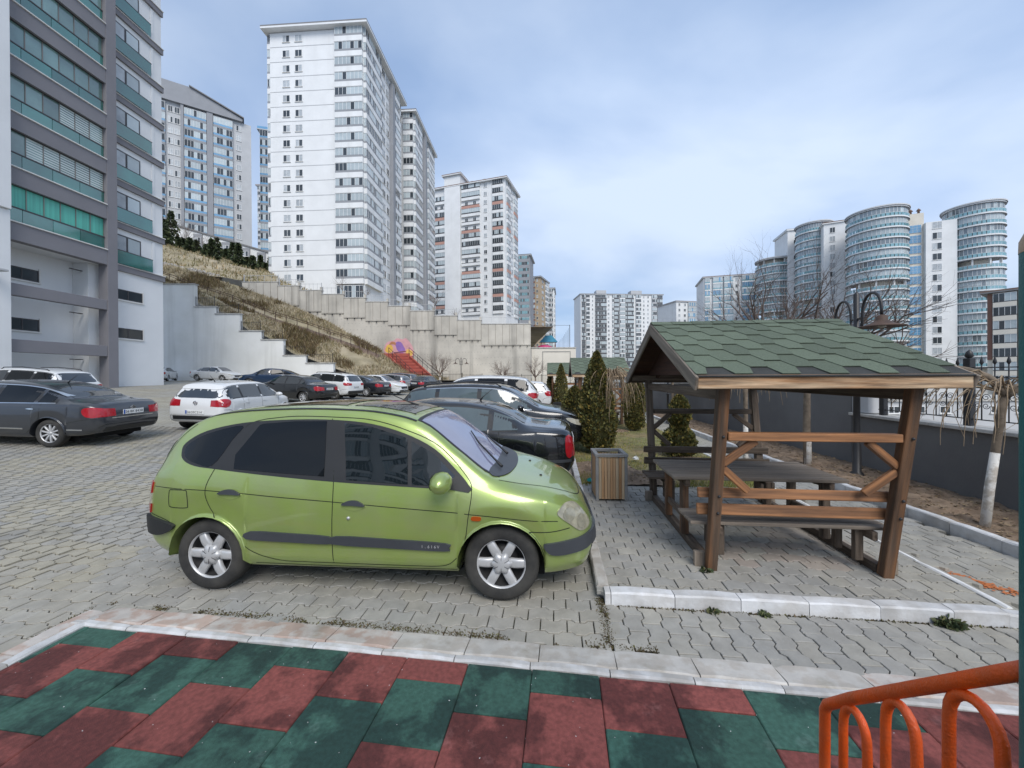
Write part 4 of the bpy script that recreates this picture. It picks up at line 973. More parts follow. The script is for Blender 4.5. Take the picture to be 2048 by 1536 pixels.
for k, z in enumerate(ZS_):
    NB('spandrel', -.29, 5.345, .02, .5, z-.95 if k else z-1.0, z-.03, 'grey_render', .008)
    NB('sill', -.29, 5.34, -.06, .5, z-.028, z+.03, 'sill_white', .006)
    n = 2; W_ = 5.62
    for i in range(n*1+1): pass
    pn = 4
    for i in range(pn): NB('parapet_glass', -.28+W_*i/pn+.012, -.28+W_*(i+1)/pn-.012, .20, .225, z+.04, z+.80, 'glass_green')
    NB('rail', -.28, 5.34, .17, .25, z+.805, z+.87, 'frame_dark')
    m = 7; style = rr.choice((0,1,2,3)) if k else 9
    for i in range(m):
        a, b = -.28+W_*i/m+.02, -.28+W_*(i+1)/m-.02
        gm = 'glass_green_pale' if style != 9 else 'curtain_green'
        if style in (1, 2) and i >= (2 if style == 1 else 4): 
            for q in range(8): NB('blind_slat', a, b, .257, .2615, z+.9+q*.145, z+.9+q*.145+.085, 'blind')
        NB('window_pane', a, b, .262, .28, z+.9, z+2.02, gm)
        NB('mullion', b, b+.04, .235, .30, z+.88, z+2.03, 'frame_bronze')
    NB('lintel', -.28, 5.34, .17, .30, z+2.032, z+2.048, 'frame_dark')
    NB('room_back', -.28, 5.34, 1.3, 1.35, z+.04, z+2.03, 'glass_curtain' if style == 9 else 'mid_grey')
NB('beam', -.29, 5.345, .05, .45, 6.45, 7.1, 'grey_render', .01); NB('beam', -.29, 5.345, .05, .45, 3.35, 4.05, 'grey_render', .01)
def slit(u, z, w_, d): 
    g = G(); h = .72
    for a in ((0,w_,0,.06),(0,w_,h-.06,h),(0,.06,.061,h-.061),(w_-.06,w_,.061,h-.061),(w_/2-.03,w_/2+.03,.061,h-.061)): g.box(a[0],a[1],-.02,.05,a[2],a[3],0)
    g.add([(.06,-.005,.06),(w_-.06,-.005,.06),(w_-.06,-.005,h-.06),(.06,-.005,h-.06)], [(0,1,2,3)], 1); g.box(-.1, w_+.1, -.08, .05, -.09, -.005, 2); g.box(-.1, -.003, -.05, .05, 0, h+.1, 2); g.box(w_+.003, w_+.1, -.05, .05, 0, h+.1, 2)
    link('window', g.mesh('window', ['frame_dark', 'glass_dark', 'sill_white']), nb, M=F.M(nb, u, z, d-.01))
for (u, z, w_) in ((1.6, 7.75, 1.6), (1.6, 4.75, 1.6), (.25, 2.2, 1.5), (-.4, 8.1, .5), (-.4, 5.0, .5)): slit(u, z, w_, 2.0)
# end bay beyond the column, set back a little
NB('wall', 5.0, 10.3, .95, 1.99, 0, 37, 'white_render')
for k, z in enumerate(ZS_):
    NB('floor_band', 6.01, 10.35, .80, .945, z-1.0+.05, z-.55, 'grey_render', .006); NB('sill', 6.01, 10.36, .74, .944, z-.545, z-.49, 'sill_white', .006)
    NB('door_frame', 6.5, 8.5, .90, .946, z-.45, z+1.65, 'frame_dark'); NB('door_glass', 6.6, 7.4, .885, .898, z-.4, z+1.55, 'glass_curtain'); NB('door_glass', 7.55, 8.4, .885, .898, z-.4, z+1.55, 'glass_pale')
    NB('balcony_glass', 6.4, 9.2, .68, .70, z-.47, z+.45, 'glass_green'); NB('rail', 6.38, 9.22, .665, .715, z+.455, z+.50, 'frame_dark')
    NB('pilaster', 9.4, 9.6, .90, .946, z-.45, z+1.95, 'white_render')
for z in (7.5, 4.75): slit(6.5, z, 2.1, .95)
for z in (8.9, 6.1, 3.1): NB('lamp', 4.2, 4.9, 1.2, 1.3, z, z+.05, 'frame_dark')
fl = thing('floodlight', 'small grey floodlight fixed to the white pier', 'floodlight', (-26.6, 19.6, 7.4)); G().box(0, .7, -.25, .25, 0, .12).obj('housing', 'pale_grey', fl, bevel=.02); G().beam((-.2,0,.06),(0,0,.06),.06,.06).obj('bracket', 'mid_grey', fl)
# ================================================================= CARS
def paint(name, col, metal=.35, rough=.32): return mat(name, col, rough, .03, 1.5, metal=metal, coat=1.0, spec=.5)
mat('paint_lime', (.295,.395,.100), .36, .05, 3, metal=.40, coat=1.0, stain=(.31,.35,.17), stain_amt=.45, stain_scale=3.5); paint('paint_graphite', (.040,.044,.052), .45); paint('paint_white', (.66,.67,.67), 0, .4); paint('paint_black', (.007,.008,.010), .1, .25)
paint('paint_blue', (.008,.030,.075), .4); paint('paint_silver', (.33,.34,.35), .6); paint('paint_grey', (.12,.125,.135), .5); paint('paint_dark', (.020,.022,.028), .4); paint('paint_white_b', (.60,.61,.61), .1, .4)
mat('car_glass', (.012,.015,.017), .03, 0, spec=.8, ior=1.75); mat('car_glass_tint', (.002,.003,.004), .02, 0, spec=.45, ior=1.45); mat('car_screen', (.05,.06,.08), .03, 0, spec=.9, ior=1.9)
mat('car_glass_clear', (.008,.012,.014), .02, 0, spec=1.0, ior=1.55); mat('car_glass_pale_sheen', (.075,.10,.105), .03, .25, 1.5, spec=.8, ior=1.6); mat('car_screen_lilac_sheen', (.20,.205,.30), .04, .1, 2, spec=.9, ior=1.7)  # pale side glass and lilac screen: bright reflections put into the base colour
mat('trim_black', (.018,.019,.021), .55, .1, 5); mat('trim_grey', (.045,.050,.058), .5, .1, 5); mat('seam', (.010,.012,.008), .8); mat('arch_black', (.006,.006,.006), .95)
mat('tyre', (.022,.022,.022), .85, .25, 6, .3, 40, stain=(.06,.057,.05), stain_amt=.6, stain_scale=5); mat('alloy', (.52,.525,.53), .40, .12, 8, metal=.35); mat('alloy_dark', (.05,.05,.052), .5, metal=.4); mat('chrome', (.62,.63,.64), .15, metal=1.0)
mat('lamp_hazy', (.30,.285,.215), .14, .3, 16, coat=.9); mat('lamp_red', (.36,.010,.018), .12, .15, 9, coat=.6); mat('lamp_clear', (.40,.385,.32), .12, .22, 14, coat=.9); mat('lamp_inner', (.24,.23,.175), .2, .3, 18, coat=.9); mat('lamp_amber', (.36,.07,.01), .2); mat('plate_white', (.72,.73,.72), .5); mat('plate_blue', (.03,.10,.38), .5); mat('plate_ink', (.02,.02,.025), .6)
def pchip(tab):
    xs = [p[0] for p in tab]; ys = [p[1] for p in tab]; n = len(xs)
    h = [xs[i+1]-xs[i] for i in range(n-1)]; d = [(ys[i+1]-ys[i])/h[i] for i in range(n-1)]; m = [d[0]]+[0]*(n-2)+[d[-1]]
    for i in range(1, n-1):
        if d[i-1]*d[i] > 0:
            w1, w2 = 2*h[i]+h[i-1], h[i]+2*h[i-1]; m[i] = (w1+w2)/(w1/d[i-1]+w2/d[i])
    def f(x):
        if x <= xs[0]: return ys[0]
        if x >= xs[-1]: return ys[-1]
        i = 0
        while x > xs[i+1]: i += 1
        t = (x-xs[i])/h[i]; return (2*t**3-3*t*t+1)*ys[i]+(t**3-2*t*t+t)*h[i]*m[i]+(-2*t**3+3*t*t)*ys[i+1]+(t**3-t*t)*h[i]*m[i+1]
    return f
TYPES = {
 'mpv': dict(L=4.14, W=1.72, H=1.62, ax=(-1.29,1.29), r=.315,
  zt=[(-2.03,.78),(-2.01,1.0),(-1.95,1.14),(-1.83,1.34),(-1.66,1.48),(-1.4,1.565),(-1.0,1.605),(-.5,1.62),(0,1.605),(.35,1.555),(.56,1.485),(.9,1.245),(1.22,1.025),(1.42,.965),(1.72,.885),(1.92,.79),(2.03,.69),(2.10,.56)],
  zs=[(-2.03,.66),(-1.98,.90),(-1.8,1.0),(-1.5,1.05),(-1.2,1.055),(-.65,1.0),(-.15,.965),(.5,.935),(1.0,.905),(1.3,.895),(1.55,.85),(1.78,.77),(1.95,.68),(2.05,.58),(2.10,.48)],
  w=[(-2.03,.60),(-1.97,.71),(-1.8,.79),(-1.5,.845),(-1.0,.86),(0,.86),(1.0,.86),(1.4,.85),(1.7,.80),(1.9,.72),(2.03,.60),(2.10,.42)],
  wt=[(-2.03,.52),(-1.9,.56),(-1.6,.585),(-1.0,.605),(0,.62),(.5,.62),(.9,.68),(1.2,.715),(1.5,.70),(1.8,.62),(2.0,.5),(2.10,.36)],
  zb=[(-2.03,.46),(-1.95,.33),(-1.6,.26),(-1.0,.215),(1.0,.215),(1.6,.20),(1.95,.21),(2.06,.27),(2.10,.36)]),
 'sedan': dict(L=4.7, W=1.80, H=1.46, ax=(-1.36,1.36), r=.32,
  zt=[(-2.35,.74),(-2.31,.97),(-2.15,1.035),(-1.8,1.06),(-1.62,1.085),(-1.3,1.25),(-.9,1.39),(-.4,1.45),(.1,1.46),(.45,1.42),(.85,1.24),(1.22,1.03),(1.4,.985),(1.75,.935),(2.08,.84),(2.26,.72),(2.35,.54)],
  zs=[(-2.35,.62),(-2.28,.86),(-2.1,.94),(-1.6,.975),(-1,.965),(0,.94),(1.2,.92),(1.6,.885),(2.0,.79),(2.25,.65),(2.35,.47)],
  w=[(-2.35,.66),(-2.22,.79),(-1.85,.875),(-1,.90),(1,.90),(1.6,.88),(2.0,.81),(2.25,.66),(2.35,.46)],
  wt=[(-2.35,.55),(-2.1,.69),(-1.7,.66),(-1.3,.59),(-.8,.565),(0,.585),(.45,.585),(.9,.65),(1.3,.72),(1.7,.70),(2.1,.59),(2.35,.38)],
  zb=[(-2.35,.48),(-2.25,.34),(-1.8,.25),(-1,.20),(1,.20),(1.8,.20),(2.2,.22),(2.35,.34)]),
 'hatch': dict(L=3.97, W=1.68, H=1.455, ax=(-1.24,1.24), r=.30,
  zt=[(-1.985,.70),(-1.965,.94),(-1.89,1.05),(-1.72,1.28),(-1.58,1.38),(-1.2,1.435),(-.6,1.455),(0,1.45),(.35,1.40),(.7,1.24),(1.08,1.01),(1.2,.97),(1.5,.905),(1.78,.80),(1.92,.67),(1.985,.52)],
  zs=[(-1.985,.60),(-1.94,.84),(-1.8,.92),(-1.2,.955),(0,.925),(1.0,.895),(1.4,.85),(1.75,.75),(1.92,.62),(1.985,.46)],
  w=[(-1.985,.66),(-1.9,.76),(-1.6,.825),(-1,.84),(1,.84),(1.4,.82),(1.7,.75),(1.9,.62),(1.985,.44)],
  wt=[(-1.985,.55),(-1.8,.56),(-1.5,.565),(-1,.57),(0,.58),(.4,.58),(.75,.63),(1.1,.68),(1.5,.66),(1.8,.55),(1.985,.36)],
  zb=[(-1.985,.44),(-1.9,.30),(-1.5,.22),(1.5,.20),(1.85,.22),(1.985,.34)]),
 'suv': dict(L=4.45, W=1.84, H=1.64, ax=(-1.33,1.33), r=.35,
  zt=[(-2.22,.80),(-2.2,1.08),(-2.13,1.18),(-1.95,1.40),(-1.8,1.53),(-1.35,1.60),(-.5,1.64),(.1,1.62),(.42,1.56),(.85,1.32),(1.2,1.12),(1.35,1.08),(1.75,1.02),(2.02,.92),(2.17,.78),(2.225,.62)],
  zs=[(-2.22,.70),(-2.17,.96),(-2.0,1.05),(-1.4,1.09),(0,1.05),(1.1,1.02),(1.6,.98),(1.95,.86),(2.15,.70),(2.225,.54)],
  w=[(-2.22,.70),(-2.1,.83),(-1.8,.90),(-1,.92),(1,.92),(1.6,.90),(1.95,.82),(2.15,.68),(2.225,.5)],
  wt=[(-2.22,.58),(-2.0,.60),(-1.6,.61),(0,.63),(.45,.63),(.9,.69),(1.3,.76),(1.7,.74),(2.05,.62),(2.225,.42)],
  zb=[(-2.22,.48),(-2.1,.36),(-1.7,.28),(1.6,.26),(2.0,.28),(2.2,.36)]),
}
TYPES['fast'] = dict(TYPES['suv'], zt=[(-2.22,.84),(-2.2,1.06),(-2.05,1.14),(-1.7,1.30),(-1.3,1.46),(-.8,1.57),(-.2,1.62),(.2,1.60),(.5,1.53),(.9,1.30),(1.25,1.1),(1.4,1.06),(1.78,1.0),(2.05,.90),(2.17,.77),(2.225,.62)])
class Car:
    def __init__(s, label, typ, pos, heading, paintm, dims=None, wheel='ten', name='parked_car', tilt=True, glass='car_glass', category='car'):
        T = TYPES[typ]; s.T = T; L, W, H = dims or (T['L'], T['W'], T['H']); s.kx, s.ky, s.kz = L/T['L'], W/T['W'], H/T['H']; s.typ = typ
        s.f = {k: pchip([(x*s.kx, v*(s.ky if k in ('w','wt') else s.kz)) for x, v in T[k]]) for k in ('zt','zs','w','wt','zb')}
        s.x0, s.x1 = T['zt'][0][0]*s.kx, T['zt'][-1][0]*s.kx; s.ax = [a*s.kx for a in T['ax']]; s.r = T['r']*(.5+.5*s.kz)
        s.root = thing(name, label, category, group='cars parked in the yard'); s.paint = paintm; s.glass = glass
        h = Vector((heading[0], heading[1], 0)).normalized(); z = gz(*pos)
        n = Vector((-(gz(pos[0]+.5,pos[1])-gz(pos[0]-.5,pos[1])), -(gz(pos[0],pos[1]+.5)-gz(pos[0],pos[1]-.5)), 1)).normalized() if tilt else Vector((0,0,1))
        h = (h-n*h.dot(n)).normalized(); y = n.cross(h)
        s.root.matrix_basis = Matrix(((h.x,y.x,n.x,pos[0]),(h.y,y.y,n.y,pos[1]),(h.z,y.z,n.z,z+.004),(0,0,0,1)))
        s.body()
    def ring(s, x, arch=None):
        f = s.f; zb, zs, zt, w, wt = f['zb'](x), f['zs'](x), f['zt'](x), f['w'](x), f['wt'](x)
        zt = max(zt, zs+.03); ws = w*.965; cam = min(.05, (zt-zs)*.3); hgt = zt-zs
        a = arch is not None
        if a: zb = max(zb, arch)
        b = zb+(zs-zb)
        ze = zs+hgt*.84
        c = [(0, zb), (w*(.95 if a else .80), zb), (w*(.985 if a else .955), zb+(.02 if a else .06)), (w*.995, zb+(zs-zb)*.28), (w*1.0, zb+(zs-zb)*.62), (ws, zs-.015), (wt+(ws-wt)*.62, zs+hgt*.34), (wt+(ws-wt)*.14, ze-.02), (wt*.90, zt-cam*.62), (wt*.5, zt-cam*.12), (0, zt)]
        p = smooth_poly(c, 4, False)
        return [(x, max(0, q[0]), q[1]) for q in p]
    def body(s):
        R_ = s.r+.045; zc = s.r; X = []; n = 72
        for i in range(n+1):
            t = i/n; X.append((s.x0+(s.x1-s.x0)*(t+.055*math.sin(2*math.pi*t)*-1*.9), None))
        X = [(x, None) for x, _ in X if all(abs(x-a) > R_+.004 for a in s.ax)]
        for a in s.ax:
            X += [(a-R_-.002, None), (a+R_+.002, None)]
            for k in range(15):
                th = math.pi*k/14; x = a-R_*math.cos(th); X.append((x, zc+R_*math.sin(th)*.98))
        X.sort(key=lambda q: q[0])
        g = G(); rings = [s.ring(x, a) for x, a in X]; m = len(rings[0]); nr = len(rings)
        vs = []
        for r in rings: vs += r+[(x, -y, z) for x, y, z in r]
        I = lambda i, j, sd: i*2*m+j+(m if sd else 0); fs = []
        for i in range(nr-1):
            for j in range(m-1):
                fs.append((I(i,j,0), I(i,j+1,0), I(i+1,j+1,0), I(i+1,j,0))); fs.append((I(i,j,1), I(i+1,j,1), I(i+1,j+1,1), I(i,j+1,1)))
        for j in range(m-1):
            fs.append((I(0,j,0), I(0,j,1), I(0,j+1,1), I(0,j+1,0))); k = nr-1; fs.append((I(k,j,0), I(k,j+1,0), I(k,j+1,1), I(k,j,1)))
        g.add(vs, fs, 0, True)
        me = g.mesh('body', s.paint); b = bmesh.new(); b.from_mesh(me); bmesh.ops.remove_doubles(b, verts=b.verts, dist=.0006); b.to_mesh(me); b.free(); me.update()
        for p in me.polygons: p.use_smooth = True
        link('body', me, s.root)
        s.bvh = BVHTree.FromPolygons([v.co for v in me.vertices], [p.vertices for p in me.polygons])
        g = G()
        for a in s.ax:
            for sd in (-1, 1):
                y1 = sd*(s.f['w'](a)-.02); y0 = y1-sd*.30; k = 14
                vs = []
                for i in range(k+1):
                    th = math.pi*i/k; x, z = a-(R_+.006)*math.cos(th), zc+(R_+.006)*math.sin(th); vs += [(x,y0,z),(x,y1,z)]
                g.add(vs, [(2*i,2*i+1,2*i+3,2*i+2) for i in range(k)]); g.add([(a-R_,y0,.1)]+[vs[2*i] for i in range(k+1)]+[(a+R_,y0,.1)], [tuple(range(k+3))])
        g.obj('wheel_arch', 'arch_black', s.root)
        G().box(s.x0*.86, s.x1*.86, -s.f['w'](0)*.62, s.f['w'](0)*.62, .19, .34).obj('underbody', 'arch_black', s.root)
    def pt(s, view, a, b, off):
        o, d = {'L': (Vector((a, 2, b)), Vector((0,-1,0))), 'R': (Vector((a, -2, b)), Vector((0,1,0))), 'T': (Vector((a, b, 3)), Vector((0,0,-1))),
                'F': (Vector((4, a, b)), Vector((-1,0,0))), 'B': (Vector((-4, a, b)), Vector((1,0,0)))}[view]
        h = s.bvh.ray_cast(o, d)
        if h[0] is None: h = s.bvh.find_nearest(o+d*1.2)
        nrm = h[1]
        if nrm.dot(d) > 0: nrm = -nrm
        return h[0]+nrm*off
    def panel(s, g, view, poly, off=.004, thick=.004, mi=0, fine=.10):
        b = bmesh.new(); vs = [b.verts.new((x, y, 0)) for x, y in poly]
        try: b.faces.new(vs)
        except ValueError: b.free(); return
        bmesh.ops.triangulate(b, faces=b.faces[:])
        for _ in range(5):
            e = [q for q in b.edges if q.calc_length() > fine]
            if not e: break
            bmesh.ops.subdivide_edges(b, edges=e, cuts=1); bmesh.ops.triangulate(b, faces=[f for f in b.faces if len(f.verts) > 3])
        b.verts.index_update(); o = [s.pt(view, v.co.x, v.co.y, off) for v in b.verts]; i2 = [s.pt(view, v.co.x, v.co.y, off-thick) for v in b.verts]
        n = len(o); fs = [tuple(v.index for v in f.verts) for f in b.faces]
        sk = [(e.verts[0].index, e.verts[1].index, n+e.verts[1].index, n+e.verts[0].index) for e in b.edges if e.is_boundary]
        g.add(o, fs, mi, True); L = len(g.v); g.v += [tuple(q) for q in o]+[tuple(q) for q in i2]
        for q in sk: g.f.append(tuple(L+i for i in q)); g.m.append(mi); g.s.append(False)
        b.free()
    def part(s, name, view, poly, matn, off=.004, thick=.004, both=False, parent=None, fine=.10, k=1, closed=True):
        if k > 1: poly = smooth_poly(poly, k)
        out_ = None
        for v in (('L','R') if both else (view,)):
            g = G(); s.panel(g, v, poly, off, thick, 0, fine); out_ = g.obj(name, matn, parent or s.root)
        return out_
    def line(s, name, pts, view, w=.007, matn='seam', off=.0022, k=5, both=True):
        pts = smooth_poly(pts, k, False) if k > 1 else pts
        a = []; b = []
        for i, p in enumerate(pts):
            q0, q1 = pts[max(0,i-1)], pts[min(len(pts)-1,i+1)]; d = Vector((q1[0]-q0[0], q1[1]-q0[1])); d = d.normalized() if d.length else Vector((1,0)); n = Vector((-d.y, d.x))*w/2
            a.append((p[0]+n.x, p[1]+n.y)); b.append((p[0]-n.x, p[1]-n.y))
        for v in (('L','R') if both else (view,)):
            A = [s.pt(v, *q, off) for q in a]; B = [s.pt(v, *q, off) for q in b]; n = len(A)
            G().add(A+B, [(i,i+1,n+i+1,n+i) for i in range(n-1)], 0, True).obj(name, matn, s.root)
    def side_glass(s, splits, xr, xf, tint_rear=False, drop=.0):
        f = s.f
        def lo(x): return f['zs'](x)+.035
        def hi(x): return f['zs'](x)+(max(f['zt'](x), f['zs'](x)+.03)-f['zs'](x))*.80
        xs = [xr+(xf-xr)*i/60 for i in range(61)]; xs = [x for x in xs if hi(x)-lo(x) > .02]
        def poly(x0, x1, m=0):
            q = [x for x in xs if x0 <= x <= x1]
            return [(x, lo(x)-m) for x in q]+[(x, hi(x)+m) for x in reversed(q)]
        s.part('window_surround', None, poly(xs[0], xs[-1], .022), 'trim_black', .002, .004, True, fine=.16)
        sp = [xs[0]]+splits+[xs[-1]]
        for i, (a, b) in enumerate(zip(sp, sp[1:])):
            s.part('side_window', None, poly(a+.025, b-.025), 'car_glass_tint' if tint_rear and i < len(sp)-2 else s.glass, .0045, .003, True, fine=.16)
    def screens(s, wf, wr, rear_view='T', zr=None, matn=None):
        f = s.f
        def poly(x0, x1, k=.86): 
            q = [x0+(x1-x0)*i/8 for i in range(9)]; return [(x, f['wt'](x)*k) for x in q]+[(x, -f['wt'](x)*k) for x in reversed(q)]
        s.part('windscreen', 'T', poly(*wf), matn or 'car_screen', .004, .004, fine=.2)
        if rear_view == 'T': s.part('rear_window', 'T', poly(*wr), 'car_glass', .004, .004, fine=.2)
        else:
            z0, z1, y0, y1 = wr; s.part('rear_window', 'B', smooth_poly([(-y0,z0),(0,z0-.01),(y0,z0),(y0*1.0,(z0+z1)/2),(y1,z1),(0,z1+.02),(-y1,z1),(-y0*1.0,(z0+z1)/2)], 3), 'car_glass', .004, .004, fine=.2)
    def wheels(s, kind='ten'):
        for a in s.ax:
            for sd in (-1, 1):
                key = ('wheel', round(s.r,3), kind)
                if key not in _PC: _PC[key] = wheel_meshes(s.r, kind)
                tm, rm = _PC[key]; yy = sd*(s.f['w'](a)-.125)
                M = Matrix.Translation((a, yy, s.r)) @ Matrix.Rotation(R(-90)*sd, 4, 'X') @ Matrix.Rotation(random.random()*6, 4, 'Z')
                t = link('wheel', tm, s.root, M=M); link('rim', rm, t)
    def mirror(s, x, z, y=None, col=None, size=1.0):
        for sd in (-1, 1):
            yb = abs(s.pt('L', x, z-.05, 0).y); g = G()
            prof = []
            for i in range(9):
                th = math.pi*i/8; prof.append((math.sin(th), -math.cos(th)))
            M = Matrix.Translation((x-.02, sd*(yb+.12*size), z)) @ Matrix.Diagonal((.075*size, .115*size, .072*size, 1))
            g.lathe(prof, 12, 0, M @ Matrix.Rotation(R(90), 4, 'X')); g.beam((x, sd*(yb-.02), z-.05), (x-.01, sd*(yb+.08), z-.02), .05, .03, 0)
            m_ = g.obj('mirror', col or s.paint, s.root)
            G().add([(x-.075*size, sd*(yb+.12*size)+.075*size*math.cos(t), z+.05*size*math.sin(t)) for t in [k*math.pi/6 for k in range(12)]], [tuple(range(12))]).obj('mirror_glass', 'trim_black', m_)
    def handle(s, x, z, w_=.17, h=.03, m=None): s.part('door_handle', None, smooth_poly([(x-w_/2,z),(x,z+h/2),(x+w_/2,z),(x,z-h/2)], 3), m or s.paint, .020, .018, True)
    def plate(s, view, z, text=None, y=0):
        x = s.pt(view, 0, z, .012); n = Vector((1,0,0)) if view == 'F' else Vector((-1,0,0)); sgn = 1 if view == 'F' else -1
        M = Matrix(((0,0,n.x,x.x),(sgn,0,0,y),(0,1,0,z),(0,0,0,1)))
        p = link('number_plate', G().box(-.26,.26,-.056,.056,-.006,.004).mesh('number_plate', 'plate_white', .002), s.root, M=M)
        G().box(-.255,-.215,-.05,.05,.0045,.0055).obj('country_band', 'plate_blue', p)
        if text:
            for ch, xx in text: letter(ch, .085, 'plate_ink', p, (xx, -.031, .006), 'plate_letter')
        else:
            for k in range(7):
                xx = -.18+k*.058; G().box(xx, xx+.034, -.032, .032, .0045, .0055).obj('plate_character', 'plate_ink', p)
def letter(ch, size, matn, parent, loc, name, rot=None):
    cu = bpy.data.curves.new('t', 'FONT'); cu.body = ch; cu.size = size; cu.extrude = .0008; cu.align_x = 'CENTER'
    o = bpy.data.objects.new('t', cu); me = bpy.data.meshes.new_from_object(o); bpy.data.objects.remove(o); me.materials.clear(); me.materials.append(MAT(matn))
    q = link(name, me, parent, loc)
    if rot: q.rotation_euler = rot
    return q
def wheel_meshes(r, kind):
    rr = r*.665; w_ = .195; g = G()
    prof = [(rr*.98,-w_/2+.02),(rr+.01,-w_/2),(r-.045,-w_/2-.004),(r-.015,-w_/2+.012),(r,-w_/2+.04),(r,w_/2-.04),(r-.015,w_/2-.012),(r-.045,w_/2+.004),(rr+.01,w_/2),(rr*.985,w_/2-.006),(rr*.96,w_/2-.02)]
    g.lathe(prof, 40, 0)
    for k in range(4): g.lathe([(r-.0005,-w_/2+.045+k*.034),(r-.007,-w_/2+.047+k*.034),(r-.007,-w_/2+.052+k*.034),(r-.0005,-w_/2+.054+k*.034)], 40, 0)
    tm = g.mesh('tyre', 'tyre'); g = G(); zf = w_/2-.022
    g.lathe([(rr*.985,zf+.012),(rr*.955,zf+.012),(rr*.93,zf-.01),(rr*.90,zf-.10),(0.001,zf-.105)], 40, 0); 
    g.m = [0 if i < 80 else 1 for i in range(len(g.f))]
    g.lathe([(rr*.62,zf-.10),(rr*.62,zf-.085),(.03,zf-.085)], 24, 1)
    def spoke(a, w0, w1, r0, r1, z0, z1, bulge=.012):
        M = Matrix.Rotation(a, 4, 'Z'); n = 5; vs = []
        for i in range(n+1):
            t = i/n; x = r0+(r1-r0)*t; ww = w0+(w1-w0)*t; z = z0+(z1-z0)*t+bulge*math.sin(math.pi*t)
            vs += [(x,-ww/2,z-.035),(x,-ww/2,z-.006),(x,-ww*.28,z),(x,ww*.28,z),(x,ww/2,z-.006),(x,ww/2,z-.035)]
        g.add(vs, [(6*i+j,6*i+6+j,6*i+7+j,6*i+1+j) for i in range(n) for j in range(5)]+[(0,1,2,3,4,5)], 0, True, M)
    if kind == 'six':
        for k in range(6): spoke(k*math.pi/3, rr*.36, rr*.33, rr*.26, rr*.97, zf-.012, zf-.004, .014)
        pet = []
        for k in range(48):
            t = k/48*2*math.pi; q = rr*(.40+.045*math.cos(6*t)); pet.append((q*math.cos(t), q*math.sin(t)))
        g.add([(x,y,zf-.03) for x,y in pet]+[(x*.96,y*.96,zf+.012) for x,y in pet]+[(x*.6,y*.6,zf+.024) for x,y in pet]+[(0,0,zf+.027)],
              [(i,(i+1)%48,48+(i+1)%48,48+i) for i in range(48)]+[(48+i,48+(i+1)%48,96+(i+1)%48,96+i) for i in range(48)]+[(96+i,96+(i+1)%48,144) for i in range(48)], 0, True)
        for k in range(6): 
            a = k*math.pi/3+math.pi/6; g.beam((rr*.15*math.cos(a),rr*.15*math.sin(a),zf+.0262),(rr*.36*math.cos(a),rr*.36*math.sin(a),zf+.021),.003,.003,1)
    else:
        n = {'ten': 10, 'five': 5, 'twin': 7, 'nine': 9}[kind]
        for k in range(n): spoke(2*math.pi*k/n, rr*(.16 if n > 6 else .22), rr*(.15 if n > 6 else .26), rr*.12, rr*.97, zf-.012, zf-.002)
        g.lathe([(rr*.2,zf-.03),(rr*.19,zf+.0),(rr*.08,zf+.006),(0.001,zf+.006)], 16, 0)
    return tm, g.mesh('rim', ['alloy', 'alloy_dark'])

# ---- the lime green people carrier in front
c = Car('lime green compact people carrier parked across the front', 'mpv', (-1.322, 4.10), (.9972,-.0755), 'paint_lime', wheel='six', tilt=False)
c.wheels('six')
dlo = smooth_poly([(-1.655,1.20),(-1.645,1.275),(-1.45,1.385),(-1.08,1.462),(-.6,1.492),(-.2,1.488),(.12,1.455),(.42,1.375),(.70,1.245),(.92,1.06),(1.02,.955),(1.0,.925),(.5,.945),(-.1,.975),(-.65,1.015),(-1.2,1.068),(-1.45,1.092),(-1.6,1.14)], 4)
c.part('window_surround', None, dlo, 'trim_black', .0025, .005, True, fine=.08)
c.part('quarter_window', None, smooth_poly([(-1.615,1.205),(-1.60,1.265),(-1.43,1.36),(-1.10,1.435),(-1.16,1.31),(-1.275,1.10),(-1.45,1.115),(-1.57,1.155)], 4), 'car_glass_tint', .005, .003, True, fine=.08)
c.part('door_window', None, [(-1.06,1.075),(-1.085,1.19),(-.93,1.44),(-.9,1.452),(-.6,1.475),(-.30,1.478),(-.24,1.02),(-.65,1.045)], 'car_glass_tint', .006, .003, True, fine=.08)
c.part('door_window', None, [(-.04,.995),(-.13,1.462),(.12,1.43),(.42,1.345),(.455,1.325),(.50,.965)], 'car_glass_clear', .006, .003, True, fine=.08)
c.part('vent_window', None, [(.535,.962),(.49,1.31),(.70,1.205),(.885,1.04),(.93,.985),(.86,.955)], 'car_glass_clear', .006, .003, True, fine=.08)
c.part('mirror_base', None, [(.80,.938),(.90,1.03),(.985,.99),(1.05,.93),(1.02,.905)], 'trim_black', .010, .008, True)
def wsp(): 
    q = [.50+(1.26-.50)*i/10 for i in range(11)]; return [(x, c.f['wt'](x)*(.90+.02*math.sin(i))) for i, x in enumerate(q)]+[(x, -c.f['wt'](x)*.90) for x in reversed(q)]
c.part('windscreen_band', 'T', wsp(), 'trim_black', .003, .004, fine=.12)
c.part('windscreen', 'T', [(x+(.035 if x < .6 else -.02 if x > 1.2 else 0), y*.955) for x, y in wsp()], 'car_screen_lilac_sheen', .006, .003, fine=.12)
cowl = [(1.225,-.66),(1.16,-.6),(1.185,-.3),(1.19,0),(1.185,.3),(1.16,.6),(1.225,.66),(1.32,.5),(1.365,.25),(1.38,0),(1.365,-.25),(1.32,-.5)]
c.part('cowl', 'T', smooth_poly(cowl, 3), 'trim_grey', .009, .006, fine=.12)
